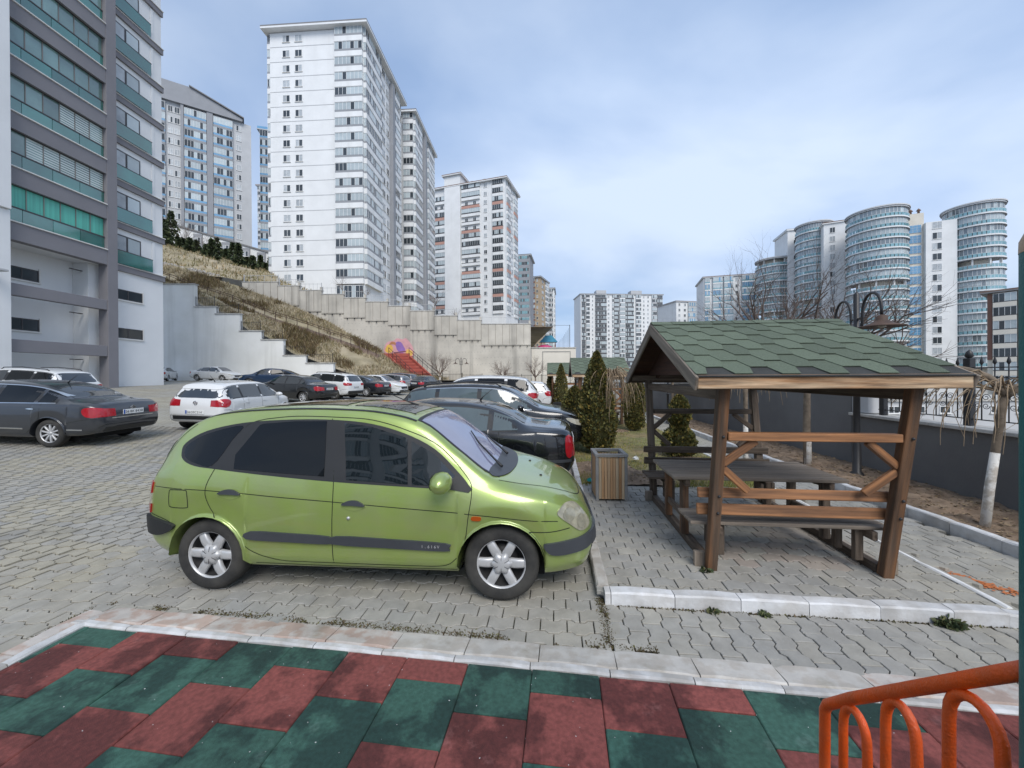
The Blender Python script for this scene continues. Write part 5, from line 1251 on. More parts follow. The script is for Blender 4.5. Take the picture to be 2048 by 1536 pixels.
for y0, y1 in ((-.42,.12), (.16,.62)):
    p = [c.pt('T', 1.25, y0, .03), c.pt('T', 1.16, y0+.10, .035), c.pt('T', .98 if y0 < 0 else 1.02, (y0+y1)/2+.04, .022), c.pt('T', .86 if y0 < 0 else .95, y1, .018)]
    G().tube(p, [.014,.010,.008,.006], 6).obj('wiper', 'trim_black', c.root)
roofp = lambda x0, x1, k: [(x, c.f['wt'](x)*k) for x in [x0+(x1-x0)*i/8 for i in range(9)]]+[(x, -c.f['wt'](x)*k) for x in [x1-(x1-x0)*i/8 for i in range(9)]]
c.part('sunroof', 'T', smooth_poly([(-.10,-.42),(.40,-.42),(.43,-.36),(.43,.36),(.40,.42),(-.10,.42),(-.14,.36),(-.14,-.36)], 3), 'car_glass', .006, .004, fine=.12)
c.part('sunroof', 'T', smooth_poly([(-1.0,-.42),(-.28,-.42),(-.25,-.36),(-.25,.36),(-.28,.42),(-1.0,.42),(-1.04,.36),(-1.04,-.36)], 3), 'car_glass', .006, .004, fine=.12)
for sd in (-1, 1): c.line('roof_strip', [(x, sd*c.f['wt'](x)*.93) for x in (-1.55,-1.1,-.6,0,.3,.5)], 'T', .026, 'trim_black', .005, 4, False)
c.line('body_crease', [(-1.96,.895),(-1.29,.895),(-.68,.85),(-.145,.815),(.45,.775),(1.02,.738),(1.4,.70),(1.76,.665)], 'R', .006, 'seam')
c.line('door_seam', [(-.885,1.495),(-1.05,1.44),(-1.16,1.25),(-1.245,1.06),(-1.295,.86),(-1.20,.66),(-1.03,.50),(-.86,.37),(-.62,.30),(-.40,.29),(-.145,.288)], 'R', .0062)
c.line('door_seam', [(-.145,.288),(-.145,.6),(-.148,.96),(-.19,1.2),(-.255,1.50)], 'R', .0062)
c.line('door_seam', [(-.145,.288),(.5,.285),(.80,.295),(.92,.37),(.985,.48),(1.02,.70),(1.045,.90),(1.0,1.02),(.74,1.265),(.44,1.40),(.12,1.488),(-.2,1.512),(-.6,1.52),(-.885,1.495)], 'R', .0062)
c.line('bonnet_seam', [(1.26,.70),(1.42,.66),(1.6,.585),(1.80,.48),(1.93,.36),(1.985,.2),(1.995,0)], 'T', .008, both=False); c.line('bonnet_seam', [(1.26,-.70),(1.42,-.66),(1.6,-.585),(1.80,-.48),(1.93,-.36),(1.985,-.2),(1.995,0)], 'T', .008, both=False)
c.line('tailgate_seam', [(-1.60,1.44),(-1.76,1.30),(-1.86,1.12),(-1.90,.98)], 'R', .0062); c.line('bumper_seam', [(1.52,.592),(1.70,.585),(1.86,.60)], 'R', .007); c.line('bumper_seam', [(-1.60,.575),(-1.72,.62),(-1.97,.66)], 'R', .007)
c.line('sill_seam', [(-.86,.262),(0,.252),(.92,.258)], 'R', .006)
c.line('fuel_flap_seam', [(-1.66,.885),(-1.50,.89),(-1.475,.865),(-1.47,.76),(-1.49,.735),(-1.64,.735),(-1.67,.76),(-1.675,.86),(-1.66,.885)], 'R', .007)
for xa, xb, za, zb_ in ((-.905,-.150,.522,.500), (-.140,.858,.500,.468)):
    c.part('side_moulding', None, smooth_poly([(xa,za-.032),(xa+.03,za+.033),((xa+xb)/2,(za+zb_)/2+.037),(xb-.02,zb_+.030),(xb,zb_-.01),(xb-.03,zb_-.034),((xa+xb)/2,(za+zb_)/2-.037)], 3), 'trim_grey', .020, .018, True)
for k, ch in enumerate('1.616V'): 
    p = c.pt('R', .64+k*.027, .462, .0235); letter(ch, .034, 'alloy', c.root, p, 'badge_letter', (R(90),0,0))
for x, z in ((-1.065,.872), (.04,.795)):
    c.part('handle_recess', None, smooth_poly([(x-.105,z-.006),(x,z+.036),(x+.105,z-.012),(x,z-.052)], 4), 'paint_lime', .004, .004, True); c.part('door_handle', None, smooth_poly([(x-.10,z),(x-.04,z+.034),(x+.04,z+.032),(x+.10,z-.008),(x,z-.004)], 4), 'trim_grey', .022, .02, True)
G().lathe([(.0,.012),(.013,.010),(.014,0)], 12, 0, Matrix.Translation(c.pt('R', .0, .685, 0)) @ Matrix.Rotation(R(90), 4, 'X')).obj('lock', 'alloy', c.root)
c.part('side_marker', None, smooth_poly([(1.045,.705),(1.06,.722),(1.12,.718),(1.13,.700),(1.115,.686),(1.06,.688)], 3), 'lamp_amber', .010, .01, True)
c.part('headlight', None, smooth_poly([(1.755,.735),(1.81,.785),(1.90,.77),(1.985,.69),(2.035,.605),(2.02,.565),(1.95,.56),(1.86,.63),(1.785,.69)], 4), 'lamp_hazy', .010, .014, True, fine=.05)
c.part('headlight_bowl', None, smooth_poly([(1.80,.715),(1.835,.755),(1.885,.745),(1.905,.695),(1.875,.655),(1.825,.665)], 4), 'lamp_inner', .0135, .004, True, fine=.05); c.part('headlight_bowl', None, smooth_poly([(1.92,.665),(1.95,.69),(1.985,.66),(1.99,.61),(1.96,.585),(1.925,.61)], 4), 'lamp_inner', .0135, .004, True, fine=.05)
for v, rng in (('R', 0), ('L', 0)): pass
c.part('bumper_strip', None, smooth_poly([(1.64,.485),(1.75,.50),(1.93,.51),(2.05,.52),(2.055,.46),(2.03,.41),(1.86,.395),(1.70,.405)], 4), 'trim_grey', .024, .026, True, fine=.06)
c.part('bumper_strip', 'F', [(-.55,.40),(-.55,.52),(0,.53),(.55,.52),(.55,.40),(0,.39)], 'trim_grey', .024, .026, fine=.1)
c.part('grille', 'F', [(-.33,.56),(-.26,.66),(.26,.66),(.33,.56)], 'trim_black', .006, .006); c.part('lower_intake', 'F', [(-.5,.27),(-.5,.36),(.5,.36),(.5,.27)], 'trim_black', .006, .006); c.plate('F', .45)
c.part('bumper_strip', None, smooth_poly([(-1.60,.575),(-1.76,.615),(-1.95,.63),(-2.02,.60),(-2.0,.50),(-1.85,.475),(-1.70,.50)], 4), 'trim_black', .028, .03, True, fine=.06); c.part('bumper_strip', 'B', [(-.6,.47),(-.6,.63),(.6,.63),(.6,.47)], 'trim_black', .028, .03)
for z0, z1, m_ in ((.83,.925,'lamp_red'), (.735,.828,'lamp_clear'), (.655,.733,'lamp_red')):
    c.part('taillight', None, [(-1.915,z0),(-1.905,z1),(-1.99,z1),(-2.0,z0)], m_, .012, .016, True, fine=.05)
    for sd in (-1, 1): c.part('taillight', 'B', [(sd*.56,z0),(sd*.56,z1),(sd*.72,z1),(sd*.72,z0)], m_, .010, .012, fine=.05)
c.part('rear_window', 'B', smooth_poly([(-.56,1.06),(0,1.04),(.56,1.06),(.50,1.36),(0,1.40),(-.50,1.36)], 3), 'car_glass_tint', .005, .004); c.plate('B', .76)
c.mirror(.84, 1.02, size=1.22)
g = G(); p = c.pt('T', .30, .1, .0); g.tube([p, p+Vector((-.16,0,.06)), p+Vector((-.42,0,.17))], [.012,.006,.003], 6); g.obj('aerial', 'trim_black', c.root)
for x in (1.62, 1.50): G().lathe([(.0,.012),(.012,.010),(.014,0)], 8, 0, Matrix.Translation(c.pt('T', x, -.25 if x > 1.55 else .25, 0))).obj('washer_jet', 'trim_black', c.root)
# seats glimpsed through the front window: dark shapes sit behind the reflective glass
# ---- the other cars
def dress(c, kind, wheel='ten', tint=False, plate=None, chrome=False, rails=False, lampz=None, cladding=False, tail2=None):
    kx, ky, kz, f = c.kx, c.ky, c.kz, c.f; X = lambda v: v*kx; Y = lambda v: v*ky; Z = lambda v: v*kz
    c.wheels(wheel); w_ = f['w'](0)
    if kind == 'sedan':
        c.side_glass([X(-1.02), X(-.12)], X(-1.5), X(1.12), tint); c.screens((X(.50), X(1.22)), (X(-1.56), X(-.88)))
        tail = (X(-2.30), X(-2.02), Z(.70), Z(.90)); seams = (-1.12, -.12, .95); hz = .86
        c.line('boot_seam', [(X(-2.18),-Y(.62)),(X(-2.0),-Y(.66)),(X(-1.68),-Y(.64))], 'T', .008, both=False); c.line('boot_seam', [(X(-2.18),Y(.62)),(X(-2.0),Y(.66)),(X(-1.68),Y(.64))], 'T', .008, both=False)
    elif kind == 'hatch':
        c.side_glass([X(-1.12), X(-.15)], X(-1.72), X(1.0), tint); c.screens((X(.40), X(1.08)), (Z(1.0), Z(1.33), Y(.60), Y(.52)), 'B'); tail = (X(-1.94), X(-1.68), Z(.74), Z(.95)); seams = (-1.08, -.15, .85); hz = .82
    elif kind == 'fast':
        c.side_glass([X(-1.05), X(-.15)], X(-1.75), X(1.0), tint); c.screens((X(.52), X(1.2)), (X(-1.98), X(-1.25))); tail = (X(-2.18), X(-1.85), Z(.86), Z(1.0)); seams = (-1.05, -.15, .95); hz = .95
    else:
        c.side_glass([X(-1.15), X(-.15)], X(-1.92), X(1.08), tint); c.screens((X(.48), X(1.2)), (Z(1.14), Z(1.46), Y(.64), Y(.54)), 'B'); tail = (X(-2.18), X(-1.9), Z(.88), Z(1.04)); seams = (-1.1, -.15, .95); hz = .98
    for q in seams: 
        x = X(q); c.line('door_seam', [(x, f['zb'](x)+.08), (x, Z(.6)), (x, f['zs'](x)+.03)] if q != seams[0] else [(x+.22, f['zb'](x)+.12), (x-.02, Z(.62)), (x-.05, f['zs'](x)+.03)], 'R', .010)
    for q in (seams[0]+.14, seams[1]+.14): c.handle(X(q), Z(hz), .19, .032, 'chrome' if chrome else None)
    c.mirror(X(seams[2]-.12), f['zs'](X(seams[2]-.1))+.08, col=None, size=1.0)
    x0, x1, z0, z1 = tail; ly = .58
    if tail2: x0, x1, z0, z1, ly = tail2
    c.part('taillight', None, smooth_poly([(x0,z0),(x0+.01,z1),(x1-(.05 if not tail2 else .01),z1+.01),(x1,(z0+z1)/2+.03),(x1-(.08 if not tail2 else .02),z0+.01)], 2), 'lamp_red', .008, .01, True, fine=.08)
    yy = f['w'](x0)
    for sd in (-1, 1): c.part('taillight', 'B', [(sd*yy*ly,z0+.01),(sd*yy*ly,z1-.02),(sd*yy*.98,z1),(sd*yy*.98,z0)], 'lamp_red', .008, .01, fine=.08)
    hl0, hl1 = c.x1-.42*kx, c.x1-.05; zh = f['zs'](hl0+.1)
    c.part('headlight', None, smooth_poly([(hl0,zh-.02),(hl0+.16,zh-.03),(hl1,zh-.14),(hl1-.03,zh-.20),(hl0+.12,zh-.12)], 2), 'lamp_clear', .007, .01, True, fine=.08)
    for sd in (-1, 1): c.part('headlight', 'F', [(sd*Y(.42),zh-.18),(sd*Y(.40),zh-.10),(sd*Y(.72),zh-.06),(sd*Y(.72),zh-.17)], 'lamp_clear', .007, .01, fine=.08)
    c.part('grille', 'F', [(-Y(.42),Z(.46)),(-Y(.46),zh-.13),(Y(.46),zh-.13),(Y(.42),Z(.46))], 'trim_black', .006, .008); c.part('lower_intake', 'F', [(-Y(.6),Z(.26)),(-Y(.55),Z(.38)),(Y(.55),Z(.38)),(Y(.6),Z(.26))], 'trim_black', .006, .008)
    c.part('rear_valance', 'B', [(-Y(.62),Z(.36)),(-Y(.60),Z(.46)),(Y(.60),Z(.46)),(Y(.62),Z(.36))], 'trim_black', .008, .01); c.plate('F', Z(.42)); c.plate('B', Z(.58) if kind == 'hatch' else Z(.78), plate)
    c.line('bumper_seam', [(c.x0+.08, Z(.66)), (c.x0+.30, Z(.64)), (c.ax[0]-c.r-.06, Z(.56))], 'R', .009); c.line('bumper_seam', [(c.x1-.10, Z(.52)), (c.x1-.35, Z(.50)), (c.ax[1]+c.r+.06, Z(.48))], 'R', .009)
    if chrome: 
        xs = [X(-1.45)+(X(1.05)-X(-1.45))*i/12 for i in range(13)]; c.line('window_trim', [(x, f['zs'](x)+.022) for x in xs], 'R', .018, 'chrome', .007, 2)
        hx = [X(-1.45)+(X(.9)-X(-1.45))*i/14 for i in range(15)]; c.line('window_trim', [(x, f['zs'](x)+(f['zt'](x)-f['zs'](x))*.80+.012) for x in hx if f['zt'](x)-f['zs'](x) > .12], 'R', .018, 'chrome', .007, 2)
    if rails:
        for sd in (-1, 1):
            p = [c.pt('T', X(x), sd*f['wt'](X(x))*.88, h) for x, h in ((-1.55,.0),(-1.45,.05),(-.5,.055),(.2,.05),(.32,.0))]; G().tube(p, .016, 6).obj('roof_rail', 'trim_black', c.root)
    if cladding:
        for xa, xb in ((c.ax[0]+c.r+.05, c.ax[1]-c.r-.05),): c.part('sill_cladding', None, [(xa,f['zb'](0)+.02),(xa,f['zb'](0)+.17),(xb,f['zb'](0)+.17),(xb,f['zb'](0)+.02)], 'trim_black', .012, .012, True)
        c.part('bumper_cladding', 'B', [(-Y(.72),Z(.40)),(-Y(.72),Z(.56)),(Y(.72),Z(.56)),(Y(.72),Z(.40))], 'trim_black', .014, .016)
    return c
def aerial(c, x, m='trim_black'): p = c.pt('T', x*c.kx, 0, 0); G().tube([p, p+Vector((-.05,0,.06)), p+Vector((-.22,0,.20))], [.02,.008,.004], 6).obj('aerial', m, c.root)
PL1 = [(ch, -.17+.047*i) for i, ch in enumerate('06 BK 8438')]
PL1 = [('0',-.185),('6',-.135),('B',-.068),('K',-.012),('8',.062),('4',.112),('3',.162),('8',.212)]
PL2 = [('0',-.185),('6',-.137),('G',-.075),('S',-.022),('C',.030),('2',.092),('1',.138),('4',.186)]
A = Car('dark grey saloon with chrome window trim at the left edge', 'sedan', (-11.82, 9.5), (-1,-.02), 'paint_graphite', (4.78,1.86,1.46)); dress(A, 'sedan', 'ten', True, PL1, True); aerial(A, -.78)
A.part('body_strip', 'B', [(-.52,.655),(-.52,.675),(.52,.675),(.52,.655)], 'chrome', .008, .01); A.part('side_strip', None, [(-.85,.40),(-.85,.43),(.75,.43),(.75,.40)], 'chrome', .010, .01, True); A.part('side_strip', None, [(-2.08,.40),(-2.08,.43),(-1.78,.43),(-1.78,.40)], 'chrome', .010, .01, True)
for z in (.875, .915):
    g = G(); 
    for a_, b_ in ((-.075, 0), (0, .075)):
        p, q = A.pt('B', a_, z-(.04 if a_ < 0 else 0), .012), A.pt('B', b_, z-(.04 if b_ > 0 else 0), .012); g.beam(p, q, .016, .014)
    g.obj('emblem', 'chrome', A.root, kind='stuff')
B = Car('white small hatchback seen from behind past the green roof', 'hatch', (-9.35, 13.15), (-.055,1), 'paint_white', (3.97,1.70,1.46), glass='car_glass_clear'); dress(B, 'hatch', 'five', False, PL2); aerial(B, -1.2)
g = G(); p = B.pt('B', 0, .845, .008)
g.lathe([(.062,0),(.062,.012),(.052,.012),(.052,0)], 20, 0, Matrix.Translation(p) @ Matrix.Rotation(R(-90), 4, 'Y')); g.obj('emblem_ring', 'chrome', B.root)
for pts in (((-.030,.040),(0,.004),(.030,.040)), ((-.046,.020),(-.022,-.040),(0,0),(.022,-.040),(.046,.020))):
    g = G()
    for (a_, b_), (c_, d_) in zip(pts, pts[1:]): g.beam(p+Vector((-.006,a_,b_)), p+Vector((-.006,c_,d_)), .009, .008)
    g.obj('emblem_letter', 'chrome', B.root, kind='stuff')
B.part('spoiler', 'T', smooth_poly([(-1.62,-.52),(-1.74,-.5),(-1.76,0),(-1.74,.5),(-1.62,.52),(-1.6,0)], 3), 'paint_white', .018, .02); B.part('bumper_crease', 'B', [(-.62,.46),(-.62,.475),(.62,.475),(.62,.46)], 'seam', .004, .004)
dress(Car('white crossover with black window line behind the dark grey saloon', 'suv', (-18.4, 14.6), (-1,.03), 'paint_white', (4.3,1.77,1.56)), 'suv', 'five', True, rails=True, cladding=True)
dress(Car('white saloon half hidden behind the corner of the grey framed building', 'sedan', (-36.6, 40.2), (-.45,.89), 'paint_white', (4.55,1.8,1.47)), 'sedan')
dress(Car('white saloon parked alone along the foot of the white wall', 'sedan', (-29.8, 38.8), (1,-.08), 'paint_white_b', (4.62,1.78,1.46)), 'sedan', 'five')
dress(Car('dark blue coupe styled crossover beside the white wall', 'fast', (-20.8, 33.2), (-.96,-.28), 'paint_blue', (4.6,1.85,1.63)), 'fast', 'five', True)
dress(Car('black saloon with its rear toward the white crossover', 'sedan', (-12.15, 21.5), (-.97,.25), 'paint_black', (4.54,1.76,1.48)), 'sedan', 'nine', False)
dress(Car('white crossover with black roof between two black saloons', 'suv', (-11.9, 24.6), (-.97,.25), 'paint_white', (4.45,1.84,1.63)), 'suv', 'five', True, rails=True, cladding=True)
dress(Car('dark navy saloon in the middle of the far row', 'sedan', (-11.2, 27.7), (-.97,.25), 'paint_dark', (4.77,1.82,1.47)), 'sedan', 'ten', False, chrome=True)
dress(Car('white liftback saloon facing out of the far row', 'sedan', (-10.6, 30.4), (.97,-.25), 'paint_white', (4.66,1.81,1.46)), 'sedan', 'five')
dress(Car('silver hatchback behind the white liftback in the far row', 'hatch', (-11.0, 33.6), (-.97,.25), 'paint_silver', (4.2,1.75,1.5)), 'hatch', 'five')
dress(Car('grey estate crossover at the back of the far row', 'suv', (-11.2, 37.0), (-.97,.25), 'paint_grey', (4.5,1.82,1.6)), 'suv', 'five')
dress(Car('dark grey saloon parked below the red stairs', 'sedan', (-8.0, 35.6), (.25,.97), 'paint_dark', (4.55,1.78,1.45)), 'sedan', 'five')
D = Car('glossy black saloon parked right behind the green car', 'sedan', (-1.28, 6.95), (-.9945,.1045), 'paint_black', (4.68,1.76,1.46), glass='car_glass_pale_sheen'); dress(D, 'sedan', 'ten', tail2=(-2.29,-2.19,.60,.90,.80)); aerial(D, -.72)
D.part('bumper_strip', None, [(-2.28,.52),(-2.28,.56),(-1.85,.56),(-1.85,.52)], 'trim_grey', .014, .014, True); 
E_ = Car('black crossover with chrome window line facing the lawn', 'suv', (-.52, 9.72), (.9945,-.1045), 'paint_black', (4.5,1.86,1.65), glass='car_glass_pale_sheen'); dress(E_, 'suv', 'five', False, chrome=True, rails=True)
RO = Car('large white off-road car with black roof behind the black crossover', 'suv', (-1.42, 14.9), (-.9945,.1045), 'paint_white', (4.88,1.98,1.80)); dress(RO, 'suv', 'five', True)
RO.part('roof_panel', 'T', [(x*RO.kx, RO.f['wt'](x*RO.kx)*.97) for x in (-1.85,-1.4,-.8,-.2,.3,.42)]+[(x*RO.kx, -RO.f['wt'](x*RO.kx)*.97) for x in (.42,.3,-.2,-.8,-1.4,-1.85)], 'paint_black', .005, .005, fine=.2)
dress(Car('small white hatchback peeking out beyond the large white off-roader', 'hatch', (-.05, 19.4), (-.9945,.1045), 'paint_white', (4.03,1.7,1.47)), 'hatch', 'five')
# ================================================================= PICNIC SHELTERS
def copy_tree(o, parent=None):
    c = o.copy(); COL.objects.link(c)
    if parent is not None: c.parent = parent
    for ch in list(o.children): copy_tree(ch, c)
    return c
gzb = thing('picnic_shelter', 'nearest wooden picnic shelter with green shingle roof, table and benches', 'picnic shelter', S(2.205, 4.77, PZ), -TH, 'wooden picnic shelters')
PX, YB, YT, ZT_ = .745, 1.01, 1.30, 1.74
def py(z, sg): return sg*(YB+(YT-YB)*z/ZT_)
for sx in (-1, 1):
    for sg in (-1, 1):
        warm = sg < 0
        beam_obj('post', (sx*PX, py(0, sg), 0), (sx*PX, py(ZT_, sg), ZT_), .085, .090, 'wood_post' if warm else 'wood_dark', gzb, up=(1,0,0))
        beam_obj('foot_block', (sx*(PX+.082), sg*(YB-.05), .0), (sx*(PX+.082), sg*(YB-.05), .14), .05, .10, 'wood_grey', gzb, up=(1,0,0))
    beam_obj('ground_beam', (sx*PX, -YB+.06, .04), (sx*PX, YB-.06, .04), .07, .085, 'wood_dark', gzb)
    beam_obj('cross_tie', (sx*PX, -YT+.05, ZT_-.10), (sx*PX, YT-.05, ZT_-.10), .05, .10, 'wood_dark', gzb)
for sg in (-1, 1):
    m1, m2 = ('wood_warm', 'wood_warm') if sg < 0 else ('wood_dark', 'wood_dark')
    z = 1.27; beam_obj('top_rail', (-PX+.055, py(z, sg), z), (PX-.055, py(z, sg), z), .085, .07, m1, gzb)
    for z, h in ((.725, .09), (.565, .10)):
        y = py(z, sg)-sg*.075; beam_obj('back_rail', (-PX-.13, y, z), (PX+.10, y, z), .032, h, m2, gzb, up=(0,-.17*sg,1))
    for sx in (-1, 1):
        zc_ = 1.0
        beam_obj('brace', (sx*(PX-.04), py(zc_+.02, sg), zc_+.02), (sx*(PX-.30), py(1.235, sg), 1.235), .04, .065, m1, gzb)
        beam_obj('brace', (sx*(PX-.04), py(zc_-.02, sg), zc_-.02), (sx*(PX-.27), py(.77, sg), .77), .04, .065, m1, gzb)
    # bench
    y0 = sg*(YB-.03)
    for k in range(4):
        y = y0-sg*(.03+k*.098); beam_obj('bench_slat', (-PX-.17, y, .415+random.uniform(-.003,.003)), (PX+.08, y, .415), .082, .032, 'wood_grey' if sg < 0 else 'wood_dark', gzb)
    for sx in (-1, 1):
        x = sx*(PX-.085); beam_obj('bench_bearer', (x, y0-sg*.40, .355), (x, y0+sg*.04, .355), .045, .08, 'wood_dark', gzb)
        for yy in (.10, .36): beam_obj('bench_leg', (x-.05*sx, y0-sg*yy, .085), (x-.05*sx, y0-sg*yy, .395), .06, .07, 'wood_dark', gzb, up=(1,0,0))
    if sg < 0:
        for sx in (-1, 1):
            for z in (.725, .565, 1.27): G().lathe([(.0,.012),(.009,.011),(.012,.004),(.014,0)], 8, 0, Matrix.Translation((sx*PX+.012, py(z, sg)-.046, z)) @ Matrix.Rotation(R(90), 4, 'X')).obj('bolt', 'iron', gzb)
# table
for k in range(6):
    y = -.47+k*.142; beam_obj('table_plank', (-.93, y, .715+random.uniform(-.003,.003)), (.79, y, .715), .135, .036, 'wood_grey', gzb)
for x in (-.78, .64):
    beam_obj('table_bearer', (x, -.52, .66), (x, .29, .66), .05, .075, 'wood_dark', gzb)
    for y in (-.40, .17): beam_obj('table_leg', (x, y, .085 if x < 0 else .085), (x, y, .695), .075, .075, 'wood_post' if x < 0 else 'wood_dark', gzb, up=(1,0,0))
    beam_obj('table_stretcher', (x, -.40, .28), (x, .17, .28), .04, .07, 'wood_dark', gzb)
# roof
EX, EY, EZ, RZ = 1.015, 1.45, 1.80, 2.42
SL = math.hypot(EY, RZ-EZ); ang = math.atan2(RZ-EZ, EY)
for sg in (-1, 1):
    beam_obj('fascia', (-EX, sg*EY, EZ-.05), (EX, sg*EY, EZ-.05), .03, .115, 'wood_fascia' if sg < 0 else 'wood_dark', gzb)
    beam_obj('wall_plate', (-EX+.03, sg*(YT-.01), ZT_+.03), (EX-.03, sg*(YT-.01), ZT_+.03), .07, .08, 'wood_dark', gzb)
    for sx in (-1, 1): beam_obj('barge_board', (sx*(EX+.012), sg*(EY+.02), EZ-.065), (sx*(EX+.012), 0, RZ-.06), .024, .125, 'wood_grey', gzb)
    for k in range(14):
        t0 = (k+.02)/14; t1 = (k+.98)/14
        a, b = Vector((0, sg*EY*(1-(t0+t1)/2), EZ+(RZ-EZ)*(t0+t1)/2-.012)), 0
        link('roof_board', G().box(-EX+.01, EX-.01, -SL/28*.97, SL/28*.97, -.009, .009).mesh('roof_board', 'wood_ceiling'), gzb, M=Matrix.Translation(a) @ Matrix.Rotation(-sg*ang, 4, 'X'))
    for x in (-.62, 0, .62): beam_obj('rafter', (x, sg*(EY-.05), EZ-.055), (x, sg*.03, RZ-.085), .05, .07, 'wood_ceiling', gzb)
    # underlay and hexagonal shingles
    MS = Matrix.Translation((0, sg*EY, EZ+.004)) @ Matrix.Rotation(0 if sg < 0 else math.pi, 4, 'Z') @ Matrix.Rotation(ang, 4, 'X')
    link('underlay', G().box(-EX-.01, EX+.01, -.03, SL+.01, -.004, .006).mesh('underlay', 'shingle_dark'), gzb, M=MS)
    h_, P_, a_ = .150, .36, .070; W_ = P_/2-a_
    for r_ in range(11):
        off = (P_/2 if r_ % 2 else 0)+.07
        for k in range(-5, 5):
            t = k*P_+off
            poly = [(-a_,0),(a_,0),(W_,h_),(a_,2*h_),(-a_,2*h_),(-W_,h_)]
            q = []
            lo, hi = -EX-.012-t, EX+.012-t
            if W_ < lo or -W_ > hi: continue
            pts = poly
            for lim, s_ in ((lo, 1), (hi, -1)):
                nw = []
                for i in range(len(pts)):
                    A, B = pts[i], pts[(i+1) % len(pts)]; ia, ib = (A[0]-lim)*s_ >= 0, (B[0]-lim)*s_ >= 0
                    if ia: nw.append(A)
                    if ia != ib: f_ = (lim-A[0])/(B[0]-A[0]); nw.append((lim, A[1]+f_*(B[1]-A[1])))
                pts = nw
                if len(pts) < 3: break
            if len(pts) < 3: continue
            top = [min(y+r_*h_, SL) for _, y in pts]; key = ('sh', tuple((round(x,3), round(y,3)) for x, y in pts), r_ > 8 and r_)
            if key not in _PC:
                g = G(); n = len(pts); ys_ = [min(y, SL-r_*h_) for _, y in pts]
                zt_ = [.0175-.011*y/(2*h_) for y in ys_]
                g.add([(pts[i][0], ys_[i], zt_[i]) for i in range(n)]+[(pts[i][0], ys_[i], zt_[i]-.0065) for i in range(n)], [tuple(range(n)), tuple(range(2*n-1, n-1, -1))]+[(i, n+i, n+(i+1)%n, (i+1)%n) for i in range(n)])
                _PC[key] = g.mesh('shingle', 'shingle')
            link('shingle', _PC[key], gzb, M=MS @ Matrix.Translation((t, r_*h_+random.uniform(-.003,.003), random.uniform(0,.0015))))
for k in range(9):
    x0 = -EX-.012+k*(2*EX+.024)/9; x1 = x0+(2*EX+.024)/9+.03; g = G(); dy = .105; dz = dy*math.tan(ang)
    z = RZ+.022+.0
    g.add([(x0,-dy,z-dz+.006),(x1,-dy,z-dz),(x1,0,z+.002),(x0,0,z+.008),(x1,dy,z-dz),(x0,dy,z-dz+.006)], [(0,1,2,3),(3,2,4,5)]); g.add([(x0,-dy,z-dz),(x0,0,z),(x0,0,z+.008),(x0,-dy,z-dz+.006)], [(0,1,2,3)]); g.obj('ridge_cap', 'shingle', gzb)
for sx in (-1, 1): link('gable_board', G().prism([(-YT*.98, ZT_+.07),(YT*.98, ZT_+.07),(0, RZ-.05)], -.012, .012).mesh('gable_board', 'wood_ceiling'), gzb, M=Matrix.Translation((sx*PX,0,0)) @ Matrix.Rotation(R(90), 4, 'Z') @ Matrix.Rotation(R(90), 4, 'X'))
for (xs, ys, lab) in ((1.72, 15.2, 'second wooden picnic shelter with green roof behind the weeping tree'), (.75, 21.6, 'farthest wooden picnic shelter with green roof beyond the slim conifers')):
    o = copy_tree(gzb); p = S(xs, ys); o.location = (p.x, p.y, .10+.006*(ys-8)); o['label'] = lab

# ---- slatted litter bin
lb = thing('litter_bin', 'square wooden slat litter bin with grey metal frame on the paving', 'litter bin', S(.83, 5.86, PZ), -TH+R(3)); W_ = .205; H_ = .68
for sx in (-1, 1):
    for sy in (-1, 1): G().box(sx*W_-.02, sx*W_+.02, sy*W_-.02, sy*W_+.02, 0, H_-.045).obj('corner_post', 'bin_frame', lb, bevel=.004)
for a in range(4):
    M = Matrix.Rotation(a*math.pi/2, 4, 'Z')
    for k in range(9):
        me = _PC.setdefault('binslat', G().box(0, H_-.09, -.0185, .0185, -.008, .008).mesh('slat', 'wood_slat', .003))
        link('slat', me, lb, M=M @ Matrix.Translation((-.164+k*.041, -W_-.004, .03)) @ Matrix.Rotation(R(-90), 4, 'Y') @ Matrix.Rotation(R(90), 4, 'X'))
    link('rim', G().box(-W_-.03, W_+.03-.055, -W_-.03, -W_+.025, H_-.043, H_).mesh('rim', 'bin_frame', .004), lb, M=M)
G().box(-W_+.03, W_-.03, -W_+.03, W_-.03, .02, .34).obj('liner', 'trim_black', lb)
g = G(); g.lathe([(.20,.0),(.21,.55),(.235,.58),(.22,.75),(.15,.82),(.02,.84)], 14); p = at(1113, 826, 13.2)
tb_ = thing('trash_can', 'small black trash can beside the slim conifers', 'trash can', (1.62, 13.6, .13)); g.obj('bag', 'arch_black', tb_); G().lathe([(.24,.50),(.245,.52),(.245,.60),(.235,.60)], 14).obj('ring', 'iron', tb_)

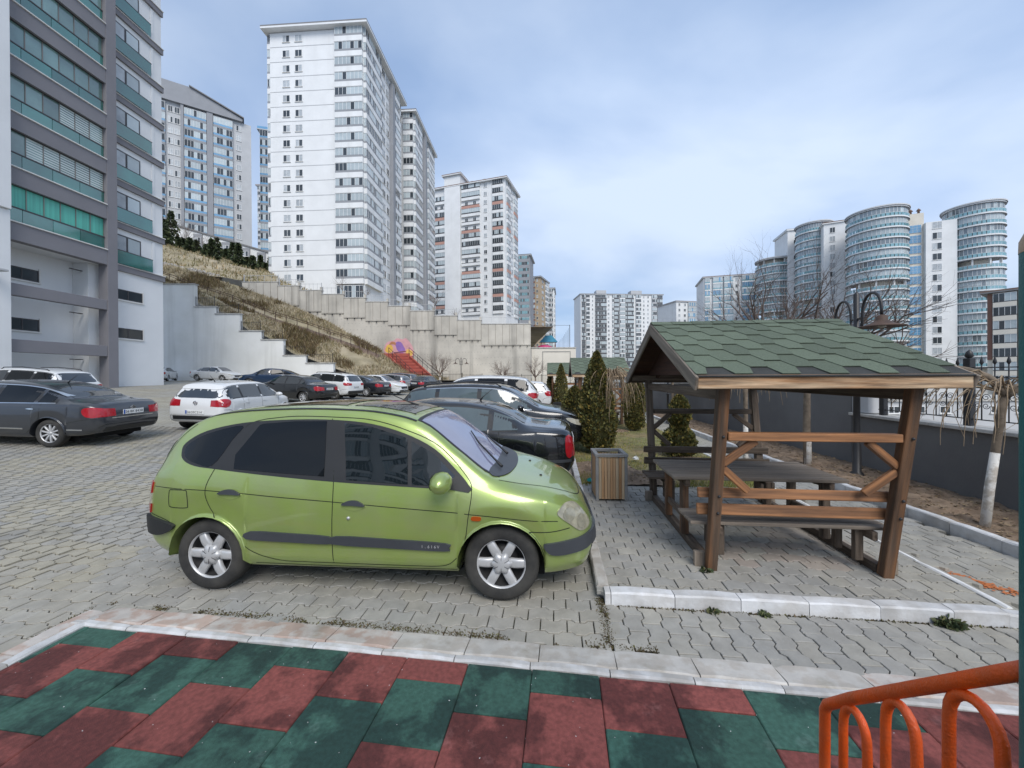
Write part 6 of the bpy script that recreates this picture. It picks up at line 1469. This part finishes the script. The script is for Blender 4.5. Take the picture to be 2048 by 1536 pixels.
# ---- lamp posts with two curved arms
def lamp_post(label, loc, h, az, ground=0):
    t = thing('lamp_post', label, 'street lamp', loc, az, 'double armed lamp posts')
    G().lathe([(.10,0),(.10,.05),(.065,.08),(.062,.55),(.05,.58),(.05,h*.45),(.065,h*.45+.01),(.065,h*.45+.06),(.045,h*.45+.07),(.045,h),(.02,h+.04),(.0,h+.05)], 14).obj('pole', 'iron', t)
    for sx in (-1, 1):
        pts = [(.05*sx,0,h-.75),(.14*sx,0,h-.70),(.16*sx,0,h-.35)]+[(sx*(.16+.24-.24*math.cos(a)), 0, h-.35+.24*math.sin(a)*1.25) for a in [math.pi*k/10 for k in range(1, 11)]]+[(sx*.64,0,h-.46)]
        a = G().tube(pts, .022, 8).obj('arm', 'iron', t)
        M = Matrix.Translation((sx*.64, 0, h-.47)); s = G().lathe([(.03,.02),(.075,0),(.075,-.06),(.11,-.09),(.16,-.125),(.30,-.165),(.30,-.178),(.15,-.14),(.02,-.12)], 22, 0, M).obj('lamp_shade', 'iron_rust', t)
        G().lathe([(.0,-.125),(.05,-.13),(.055,-.17),(.0,-.19)], 12, 0, M).obj('bulb', 'lamp_clear', s)
    for z in (.0, .3): G().box(-.16, .16, -.012, .012, h-.75+z, h-.72+z).obj('cross_bar', 'iron', t)
    return t
LP1 = lamp_post('black lamp post with two bell shades rising behind the near shelter roof', (6.05, 6.75, .1), 3.18, R(-104))
o = copy_tree(LP1); o.location = (5.75, 14.2, .14); o.rotation_euler.z = R(-75); o['label'] = 'thin dark lamp post standing between the two nearer shelters'; o.scale = (.8,.8,.72)
o = copy_tree(LP1); o.location = (-6.15, 46.5, gz(-6,46)); o.rotation_euler.z = R(8); o['label'] = 'black lamp post with two arms in front of the concrete wall'; o.scale = (1.05,1.05,1.12)

# ---- orange stair railing and teal post of the climbing frame
mat('orange_paint', (.78,.095,.006), .36, .12, 9, .35, 160, spec=.5, stain=(.50,.10,.03), stain_amt=.5, stain_scale=14); mat('teal_paint', (.0,.115,.118), .5, .1, 6, .2, 150); mat('tan_cap', (.42,.30,.19), .6)
orr = thing('stair_railing', 'orange tubular stair railing with arched bars in the bottom corner', 'railing', (.85, .6, .0)); L = orr.location
A = Vector((.905, 1.105, .935))-L; B = Vector((.884, .625, 1.405))-L
def RL(y): t = (A.y-y)/(A.y-B.y); return A.lerp(B, t)
low = Vector((0,0,-.62))
pts = [A+Vector((0,.012,-.9)), A+Vector((0,.012,-.3)), A+Vector((0,.010,-.03)), A+Vector((0,0,-.006))]+[A.lerp(B, k/6) for k in range(1, 7)]
G().tube(pts, [.0135]*3+[.0138]+[.0142]*6, 16).obj('handrail', 'orange_paint', orr)
G().tube([A+low, B+low], .018, 12).obj('lower_rail', 'orange_paint', orr)
for y0, y1 in ((1.05,.975), (.925,.85), (.785,.695)):
    y0 -= L.y; y1 -= L.y; p, q = RL(y0), RL(y1); m_ = (p+q)/2; zt_ = p.z-.012; r_ = (p.y-q.y)/2
    arch = [p+low, Vector((p.x, p.y, zt_-.06))]
    for k in range(1, 10):
        a = math.pi*k/10; arch.append(Vector((m_.x+(p.x-q.x)/2*math.cos(a), m_.y+r_*math.cos(a), (zt_-.06)*1+.075*math.sin(a)**.8*1.0+ (q.z-p.z)*.0)))
    arch += [Vector((q.x, q.y, zt_-.075)), q+low]
    G().tube(arch, .0105, 12).obj('arched_bar', 'orange_paint', orr)
tp = thing('frame_post', 'teal round post with tan cap at the right edge', 'post', (.8835, .608, 0)); G().lathe([(.05,0),(.05,2.085)], 28).obj('tube', 'teal_paint', tp); G().lathe([(.0505,2.08),(.050,2.10),(.042,2.12),(.022,2.135),(.0,2.14)], 28).obj('cap', 'tan_cap', tp)
# ================================================================= PLANTS
def foliage(name, n, spot, size, matn, cols, parent, up=.6):
    V = []; F_ = []; T = []
    for _ in range(n):
        p, out_, dark = spot()
        s = size*random.uniform(.6, 1.35)
        d = Vector((out_.x+random.gauss(0,.5), out_.y+random.gauss(0,.5), up+random.gauss(0,.45))).normalized(); sd = d.cross(Vector((random.gauss(0,1), random.gauss(0,1), random.gauss(0,.6)))).normalized()*s*.42
        k = len(V); V += [tuple(p), tuple(p+d*s*.5+sd), tuple(p+d*s), tuple(p+d*s*.5-sd)]; F_.append((k,k+1,k+2,k+3))
        c = random.choice(cols); q = random.uniform(.55, 1.35); T.append(tuple(x*q for x in c))
    g = G(); g.add(V, F_); me = g.mesh(name, matn); set_tint(me, T); return link(name, me, parent)
OLIVE = ((1,1,1),(1.3,1.2,1.0),(.6,.75,.9),(.8,.95,.8),(1.5,1.2,.9),(.5,.6,.7))
def thuja(label, loc, h, r, prof, n, seed, lumps=.14):
    rr = random.Random(seed); t = thing('thuja_tree', label, 'conifer', loc, 0, 'clipped conifers on the lawn')
    f = pchip(prof); ph = rr.random()*10
    def spot():
        z = rr.random()**.85; a = rr.random()*6.283; q = 1-abs(rr.gauss(0,.17)); k = f(z)*r*(1+lumps*2*mnoise.noise(Vector((math.cos(a)*1.6+ph, math.sin(a)*1.6, z*h*2.2))))
        return Vector((math.cos(a)*k*q, math.sin(a)*k*q, z*h)), Vector((math.cos(a), math.sin(a), 0)), 1-q
    G().tube([(0,0,-.1),(0,0,h*.5),(0,0,h*.9)], [.045,.03,.01], 7).obj('trunk', 'bark', t)
    foliage('crown', n, spot, .062, 'thuja', OLIVE, t, .9)
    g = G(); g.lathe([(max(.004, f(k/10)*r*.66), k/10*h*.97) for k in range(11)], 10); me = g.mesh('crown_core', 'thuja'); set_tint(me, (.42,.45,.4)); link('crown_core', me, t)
    return t
CONE = [(0,.30),(.04,.75),(.12,.95),(.3,1.0),(.55,.85),(.75,.58),(.9,.26),(1,.02)]; COL_ = [(0,.5),(.06,.85),(.3,1),(.65,.95),(.85,.7),(1,.05)]
TIER = [(0,.5),(.07,.9),(.2,1),(.38,.8),(.46,.42),(.52,.40),(.62,.56),(.78,.52),(.88,.42),(1,.04)]
thuja('tallest dense pointed conifer standing just behind the litter bin', (1.98, 9.0, .12), 2.30, .40, CONE, 10000, 1, .2)
thuja('shorter conifer touching the left flank of the tallest one', (1.72, 10.6, .12), 1.45, .33, COL_, 5000, 2)
thuja('column shaped conifer right of the weeping tree', (3.98, 12.5, .14), 1.72, .33, COL_, 5200, 3)
thuja('small tiered conifer seen through the near shelter', (3.72, 8.55, .10), 1.32, .36, TIER, 6000, 4)
thuja('slim dark conifer beyond the black crossover', (2.55, 20.0, .2), 2.3, .36, CONE, 3600, 5)
thuja('slimmest conifer, left of the other distant one', (2.05, 20.6, .2), 1.9, .25, CONE, 2600, 6)
thuja('low conifer beside the second shelter', (2.6, 15.6, .15), 1.1, .25, COL_, 2200, 8)
def bare_tree(label, loc, h, spread, levels, seed, r0, twig='twig_grey', trunk_h=.35, wash=0, n0=5, name='bare_tree', group='bare trees', up=.35, lean=(0,0), kids=(3,4)):
    rr = random.Random(seed); t = thing(name, label, 'tree', loc, 0, group); th = h*trunk_h
    top = Vector((lean[0], lean[1], th)); pts = [Vector((0,0,-.15)), top*.33+Vector((rr.gauss(0,.02),rr.gauss(0,.02),0)), top*.66+Vector((rr.gauss(0,.03),rr.gauss(0,.03),0)), top]
    if wash:
        k = wash/th; w_ = [Vector((0,0,-.12)), top*k*.5, top*k]; G().tube(w_, [r0*1.09, r0*1.03, r0*.97], 10).obj('whitewash', 'whitewash', t)
    G().tube(pts, [r0*1.05, r0, r0*.92, r0*.85], 9).obj('trunk', 'bark', t)
    g = G()
    def grow(p, d, L, r, lv):
        q = p; path_ = [p]; rad = [r]
        for k in range(3):
            d = (d+Vector((rr.gauss(0,.13), rr.gauss(0,.13), rr.gauss(0,.08)+up*.12))).normalized(); q = q+d*L/3; path_.append(q); rad.append(r*(1-.18*(k+1)))
        g.tube(path_, rad, 4 if lv > 1 else 3, caps=False)
        if lv <= 0: return
        for _ in range(rr.choice(kids)):
            k = rr.choice((1,2,3,3)); a = rr.random()*6.283; o_ = d.orthogonal().normalized(); o_.rotate(Matrix.Rotation(a, 3, d)); dd = (d+o_*rr.uniform(.35, .85)).normalized()
            grow(path_[k], dd, L*rr.uniform(.55, .82), rad[k]*.72, lv-1)
    for k in range(n0):
        a = 6.283*k/n0+rr.random(); d = Vector((math.cos(a)*spread, math.sin(a)*spread, 1)).normalized(); grow(top, d, (h-th)*.42, r0*.62, levels)
    g.obj('branches', twig, t); return t
bare_tree('large bare tree whose branches fan out above the left of the near shelter roof', (11.3, 16.6, -1.6), 8.6, .55, 4, 11, .24, 'twig_grey', .38, name='bare_tree', n0=6)
bare_tree('large bare tree branching up behind the lamp post', (12.6, 15.2, -1.6), 7.9, .85, 4, 23, .25, 'twig_grey', .36, n0=7)
bare_tree('bare tree with wide crown at the foot of the red stairs', (at(880,765,45).x, 45, 1.0), 3.9, .75, 4, 31, .09, 'twig_red', .30, .8, 7, group='young bare trees along the far fence')
bare_tree('round headed bare tree in front of the concrete wall, left of its neighbour', (at(1005,765,46).x, 46, .6), 3.6, .85, 4, 32, .09, 'twig_red', .28, .8, 7, group='young bare trees along the far fence')
bare_tree('round headed bare tree in front of the low pale court wall', (at(1071,768,46).x, 46, .5), 4.0, .85, 4, 33, .09, 'twig_red', .30, .8, 7, group='young bare trees along the far fence')
bare_tree('bare shrub on the dry slope above the far row of cars', (at(732,745,46).x, 46, 1.3), 2.8, 1.0, 3, 34, .05, 'twig_red', .12, 0, 9)
for i, (px, py_, d) in enumerate(((870,625,57), (733,598,57), (686,588,57), (912,640,58))):
    p = at(px, py_, d); bare_tree(('thin bare sapling on the terrace before the salmon banded tower', 'small bare sapling on the terrace at the white tower corner', 'slender bare sapling against the white tower wall', 'low bare sapling at the right end of the terrace')[i], (p.x, p.y, p.z-.3), (5.0, 2.6, 3.4, 2.4)[i], .6, 3, 50+i, .05, 'twig_red', .25, 0, 5)
bare_tree('bare poplar scrub rising from the conifers on the upper slope', (at(375,500,84).x, 84, at(375,500,84).z), 7.5, .4, 3, 61, .08, 'twig_red', .15, 0, 9, up=.6)
bare_tree('bare bush near the middle of the upper slope', (at(415,505,82).x, 82, at(415,505,82).z), 4.5, .5, 3, 62, .06, 'twig_red', .15, 0, 9, up=.6)
bare_tree('thin bare trunk tree by the wall, half whitewashed, behind the shelter table', (5.80, 7.55, .12), 2.6, .5, 2, 41, .065, 'twig', .72, .62, 5, group='whitewashed trees by the wall', name='whitewashed_tree')
bare_tree('whitewashed trunk seen just left of the near shelter post', (6.55, 12.3, .15), 2.6, .5, 2, 42, .06, 'twig', .72, .9, 5, group='whitewashed trees by the wall', name='whitewashed_tree')
bare_tree('slim grey trunk by the wall above the tiered conifer', (6.75, 16.2, .18), 3.0, .5, 2, 43, .06, 'twig', .72, .5, 5, group='whitewashed trees by the wall', name='whitewashed_tree')
# weeping trees
def weeping(label, loc, top, r0, wash, n, reach, drop, seed, rb=.012, side=None, limbs=()):
    rr = random.Random(seed); t = thing('weeping_tree', label, 'tree', loc, 0, 'weeping mulberry trees'); top = Vector(top)
    k = wash/top.z; G().tube([Vector((0,0,-.15)), top*k*.5, top*k], [r0*1.14, r0*1.07, r0*1.0], 12).obj('whitewash', 'whitewash', t)
    G().tube([Vector((0,0,-.15)), top*.4, top*.8, top], [r0*1.08, r0*.98, r0*.92, r0*.98], 12).obj('trunk', 'bark', t)
    g = G()
    for q in range(5):
        a = rr.random()*6.28; g.tube([top-Vector((0,0,.06)), top+Vector((math.cos(a)*.09, math.sin(a)*.09, .03+rr.random()*.06))], [r0*.85, r0*.5], 7)
    for pts, rad in limbs: g.tube(smooth_poly(pts, 3, False), rad*0+.0 if False else [rad*(1-.6*i/(3*(len(pts)-1))) for i in range(3*(len(pts)-1)+1)], 7)
    g.obj('knuckle', 'bark', t); g = G()
    for q in range(n):
        a = rr.random()*6.283 if side is None else rr.gauss(side[0], side[1]); rc = reach*rr.uniform(.35, 1.1); dz = drop*rr.uniform(.35, 1.1); up_ = rr.uniform(.06, .22)*min(1.6, reach*1.6)
        p0 = top+Vector((rr.gauss(0,.04), rr.gauss(0,.04), rr.uniform(-.02,.06))); c, s_ = math.cos(a), math.sin(a); pts = []
        for i in range(9):
            u = i/8; x = rc*(1-(1-u)**1.9); z = up_*math.sin(min(1, u*2.2)*math.pi*.62)-dz*max(0, u-.22)**1.35
            pts.append(p0+Vector((c*x+rr.gauss(0,.006), s_*x+rr.gauss(0,.006), z)))
        g.tube(pts, [rb*(1-.085*i) for i in range(9)], 4, caps=False)
        if rr.random() < .6:
            i = rr.choice((3,4,5)); e = pts[i]; g.tube([e, e+Vector((c*.08+rr.gauss(0,.05), s_*.08+rr.gauss(0,.05), -.10)), e+Vector((c*.11+rr.gauss(0,.06), s_*.11+rr.gauss(0,.06), -.34*dz))], [rb*.6, rb*.45, rb*.25], 3, caps=False)
    g.obj('branches', 'twig', t); return t
weeping('small weeping tree with white trunk beside the tallest conifer', (2.27, 9.0, .10), (.06, .02, 1.78), .032, .95, 90, .62, 1.45, 3, .010)
weeping('leaning weeping tree with thick whitewashed trunk by the low wall', (5.47, 4.46, .12), (.18, -.05, 1.55), .040, .85, 22, .85, 1.15, 9, .009, (math.pi*.97, .75),
        [([(.18,-.05,1.52),(.05,.0,1.72),(-.25,.05,1.83),(-.55,.08,1.80)], .05), ([(.18,-.05,1.52),(.30,-.12,1.62),(.50,-.15,1.58)], .06)])
weeping('weeping tree with thin drooping twigs showing under the shelter eave', (4.25, 7.0, .10), (.0, .0, 1.72), .04, .9, 26, .6, .75, 12, .008)
weeping('distant weeping tree near the farthest shelter', (3.2, 16.6, .15), (.0, .0, 1.7), .04, .8, 40, .6, 1.2, 14, .010)
# conifers on the upper slope
def fir(label, loc, h, r, seed, n=1500):
    rr = random.Random(seed); t = thing('fir_tree', label, 'conifer', loc, 0, 'dark conifers on the upper slope')
    G().tube([(0,0,-.3),(0,0,h*.9)], [.12,.03], 6).obj('trunk', 'bark', t)
    def spot():
        z = rr.random()**1.25; k = r*(1-z)*(.72+.28*math.sin(z*h*4.2+seed))+.03; a = rr.random()*6.283; q = rr.random()**.45
        k *= 1+.5*mnoise.noise(Vector((math.cos(a)*1.5, math.sin(a)*1.5, z*4+seed)))
        return Vector((math.cos(a)*k*q, math.sin(a)*k*q, h*(.06+.94*z)-.25*q*k)), Vector((math.cos(a)*1.3, math.sin(a)*1.3, 0)), 0
    foliage('crown', n, spot, .42, 'conifer', ((1,1,1),(1.4,1.3,1.1),(.6,.7,.7),(1.7,1.5,1.2)), t, .1)
DES = ['at the building corner', 'left of the bare poplar', 'under the annex roof end', 'below the first annex window', 'in the thick of the row', 'with a ragged top', 'beside the bare bush', 'darkest of the clump', 'standing a little forward', 'below the second annex window', 'short and wide', 'tall and narrow', 'behind the short wide one', 'right of the tall narrow one', 'below the third annex window', 'low on the slope', 'before the white tower', 'next to the white tower edge']
rr = random.Random(77)
for i in range(18):
    t = i/17; px = 318+228*t+rr.uniform(-4, 4); d = 72+rr.random()*14; k = d
    base = 500+60*t+rr.uniform(-8, 6)-(16 if i < 3 else 0); p = at(px, base, d); hh = (rr.uniform(32, 52) if i > 2 else rr.uniform(46, 62))/769*d
    fir('dark green conifer on the upper slope, '+DES[i], (p.x, p.y, p.z), hh, hh*rr.uniform(.30, .44), i, 1300)
# low evergreen hedge linking them
def hspot():
    t = random.random(); px = 322+225*t; d = 74+random.random()*8; p = at(px, 505+62*t+random.uniform(-14, 4), d); return p, Vector((random.gauss(0,1), random.gauss(0,1), 0)), 0
hd = foliage('undergrowth', 5200, hspot, .6, 'conifer', ((1,1,1),(1.5,1.3,1.1),(2.2,1.6,1.2),(.7,.8,.7)), None, .3); hd['kind'] = 'stuff'; hd['label'] = 'tangled dark undergrowth between the conifers on the slope'; hd['category'] = 'undergrowth'
# weeds at the kerb
def weed(label, p, r, n, seed):
    rr = random.Random(seed); t = thing('weed', label, 'weed', p, 0, 'weeds rooted at the kerb')
    def spot(): 
        a = rr.random()*6.28; q = r*rr.random()**.6; return Vector((math.cos(a)*q, math.sin(a)*q*.6, rr.random()*r*.7*(1-q/r*.5))), Vector((math.cos(a), math.sin(a), 0)), 0
    foliage('leaves', n, spot, .032, 'weed', ((1,1,1),(1.3,1.0,.8),(.6,.7,.6),(1.6,1.4,1.3)), t, .3); G().tube([(0,0,-.02),(0,0,r*.4)], .004, 5).obj('stem', 'bark', t)
weed('leafy grey green weed growing against the white platform kerb', S(XL+2.52, 3.19, 0), .085, 320, 1); weed('tiny weed in the joint before the white kerb', S(XL+.84, 3.19, 0), .03, 60, 2); weed('tiny weed tuft at the third kerb stone', S(XL+1.22, 3.19, 0), .03, 60, 3); weed('moss tuft at the foot of the near left shelter post', S(1.40, 3.70, PZ), .04, 80, 4)
# ================================================================= SMALL THINGS AND DISTANCE
def crumple(name, label, cat, loc, r, matn, seed):
    rr = random.Random(seed); t = thing(name, label, cat, loc); g = G(); n = 10; prof = [(math.sin(math.pi*k/6), -math.cos(math.pi*k/6)) for k in range(7)]
    g.lathe(prof, n); g.v = [(x*r*rr.uniform(.6,1.25), y*r*rr.uniform(.6,1.25), max(0, (z+1)*r*.55*rr.uniform(.6,1.2))) for x, y, z in g.v]; g.s = [False]*len(g.f); g.obj('sheet', matn, t)
mat('teal_bag', (.02,.33,.34), .5); mat('paper', (.62,.63,.62), .7); mat('paper_blue', (.08,.14,.42), .6)
crumple('plastic_bag', 'crumpled turquoise bag on the grass left of the bin', 'litter', S(.62, 6.62, .09), .055, 'teal_bag', 1)
crumple('paper_wad', 'crumpled white paper on the lawn behind the bin', 'litter', S(1.75, 8.35, .10), .07, 'paper', 2)
crumple('paper_scrap', 'white scrap lying on the kerb behind the orange railing', 'litter', Vector((2.30, 2.20, .055)), .045, 'paper', 3); crumple('paper_scrap', 'blue scrap lying on the kerb behind the orange railing', 'litter', Vector((2.22, 2.19, .055)), .028, 'paper_blue', 4)
def far_hill(u, v):
    x = -700+2600*u; y = 700+900*v; h = 34*(.6+.6*mnoise.noise(Vector((x*.0021, 1.3, 0)))+.25*mnoise.noise(Vector((x*.008, 4, 0))))
    return (x, y, -6+max(0, h)*min(1, v*2.2)*(1.2-.2*v)+6)
mat('hill_far', (.34,.35,.35), .95, .25, .02, world=True)  # distance haze put into the hill colour
grid('hills', far_hill, 90, 12, 'hill_far', kind='structure')
rr = random.Random(5); labs = ['palest', 'tallest', 'widest', 'lowest', 'greyest', 'squarest', 'narrowest', 'farthest', 'second lowest', 'second widest']
for i, (px, d, h, w_) in enumerate(((1140,420,22,14),(1146,500,30,12),(1152,460,20,16),(1158,520,34,14),(1134,560,30,12),(1332,430,20,18),(1340,520,30,16),(1347,480,26,14),(1129,600,28,10),(1345,600,36,12))):
    p = at(px, 740, d); t = thing('distant_house', labs[i]+' of the tiny pale houses on the horizon', 'building', (p.x, p.y, -6), rr.uniform(-.3,.3), 'houses on the horizon'); G().box(-w_/2, w_/2, 0, 10, 0, h).obj('wall', rr.choice(('cream','pale_grey','white_render')), t); G().prism([(-w_/2-.5,h+.01),(w_/2+.5,h+.01),(0,h+3.5)], -10.5, .5, 0, Matrix.Rotation(R(90), 4, 'X')).obj('roof', 'roof_brown', t)
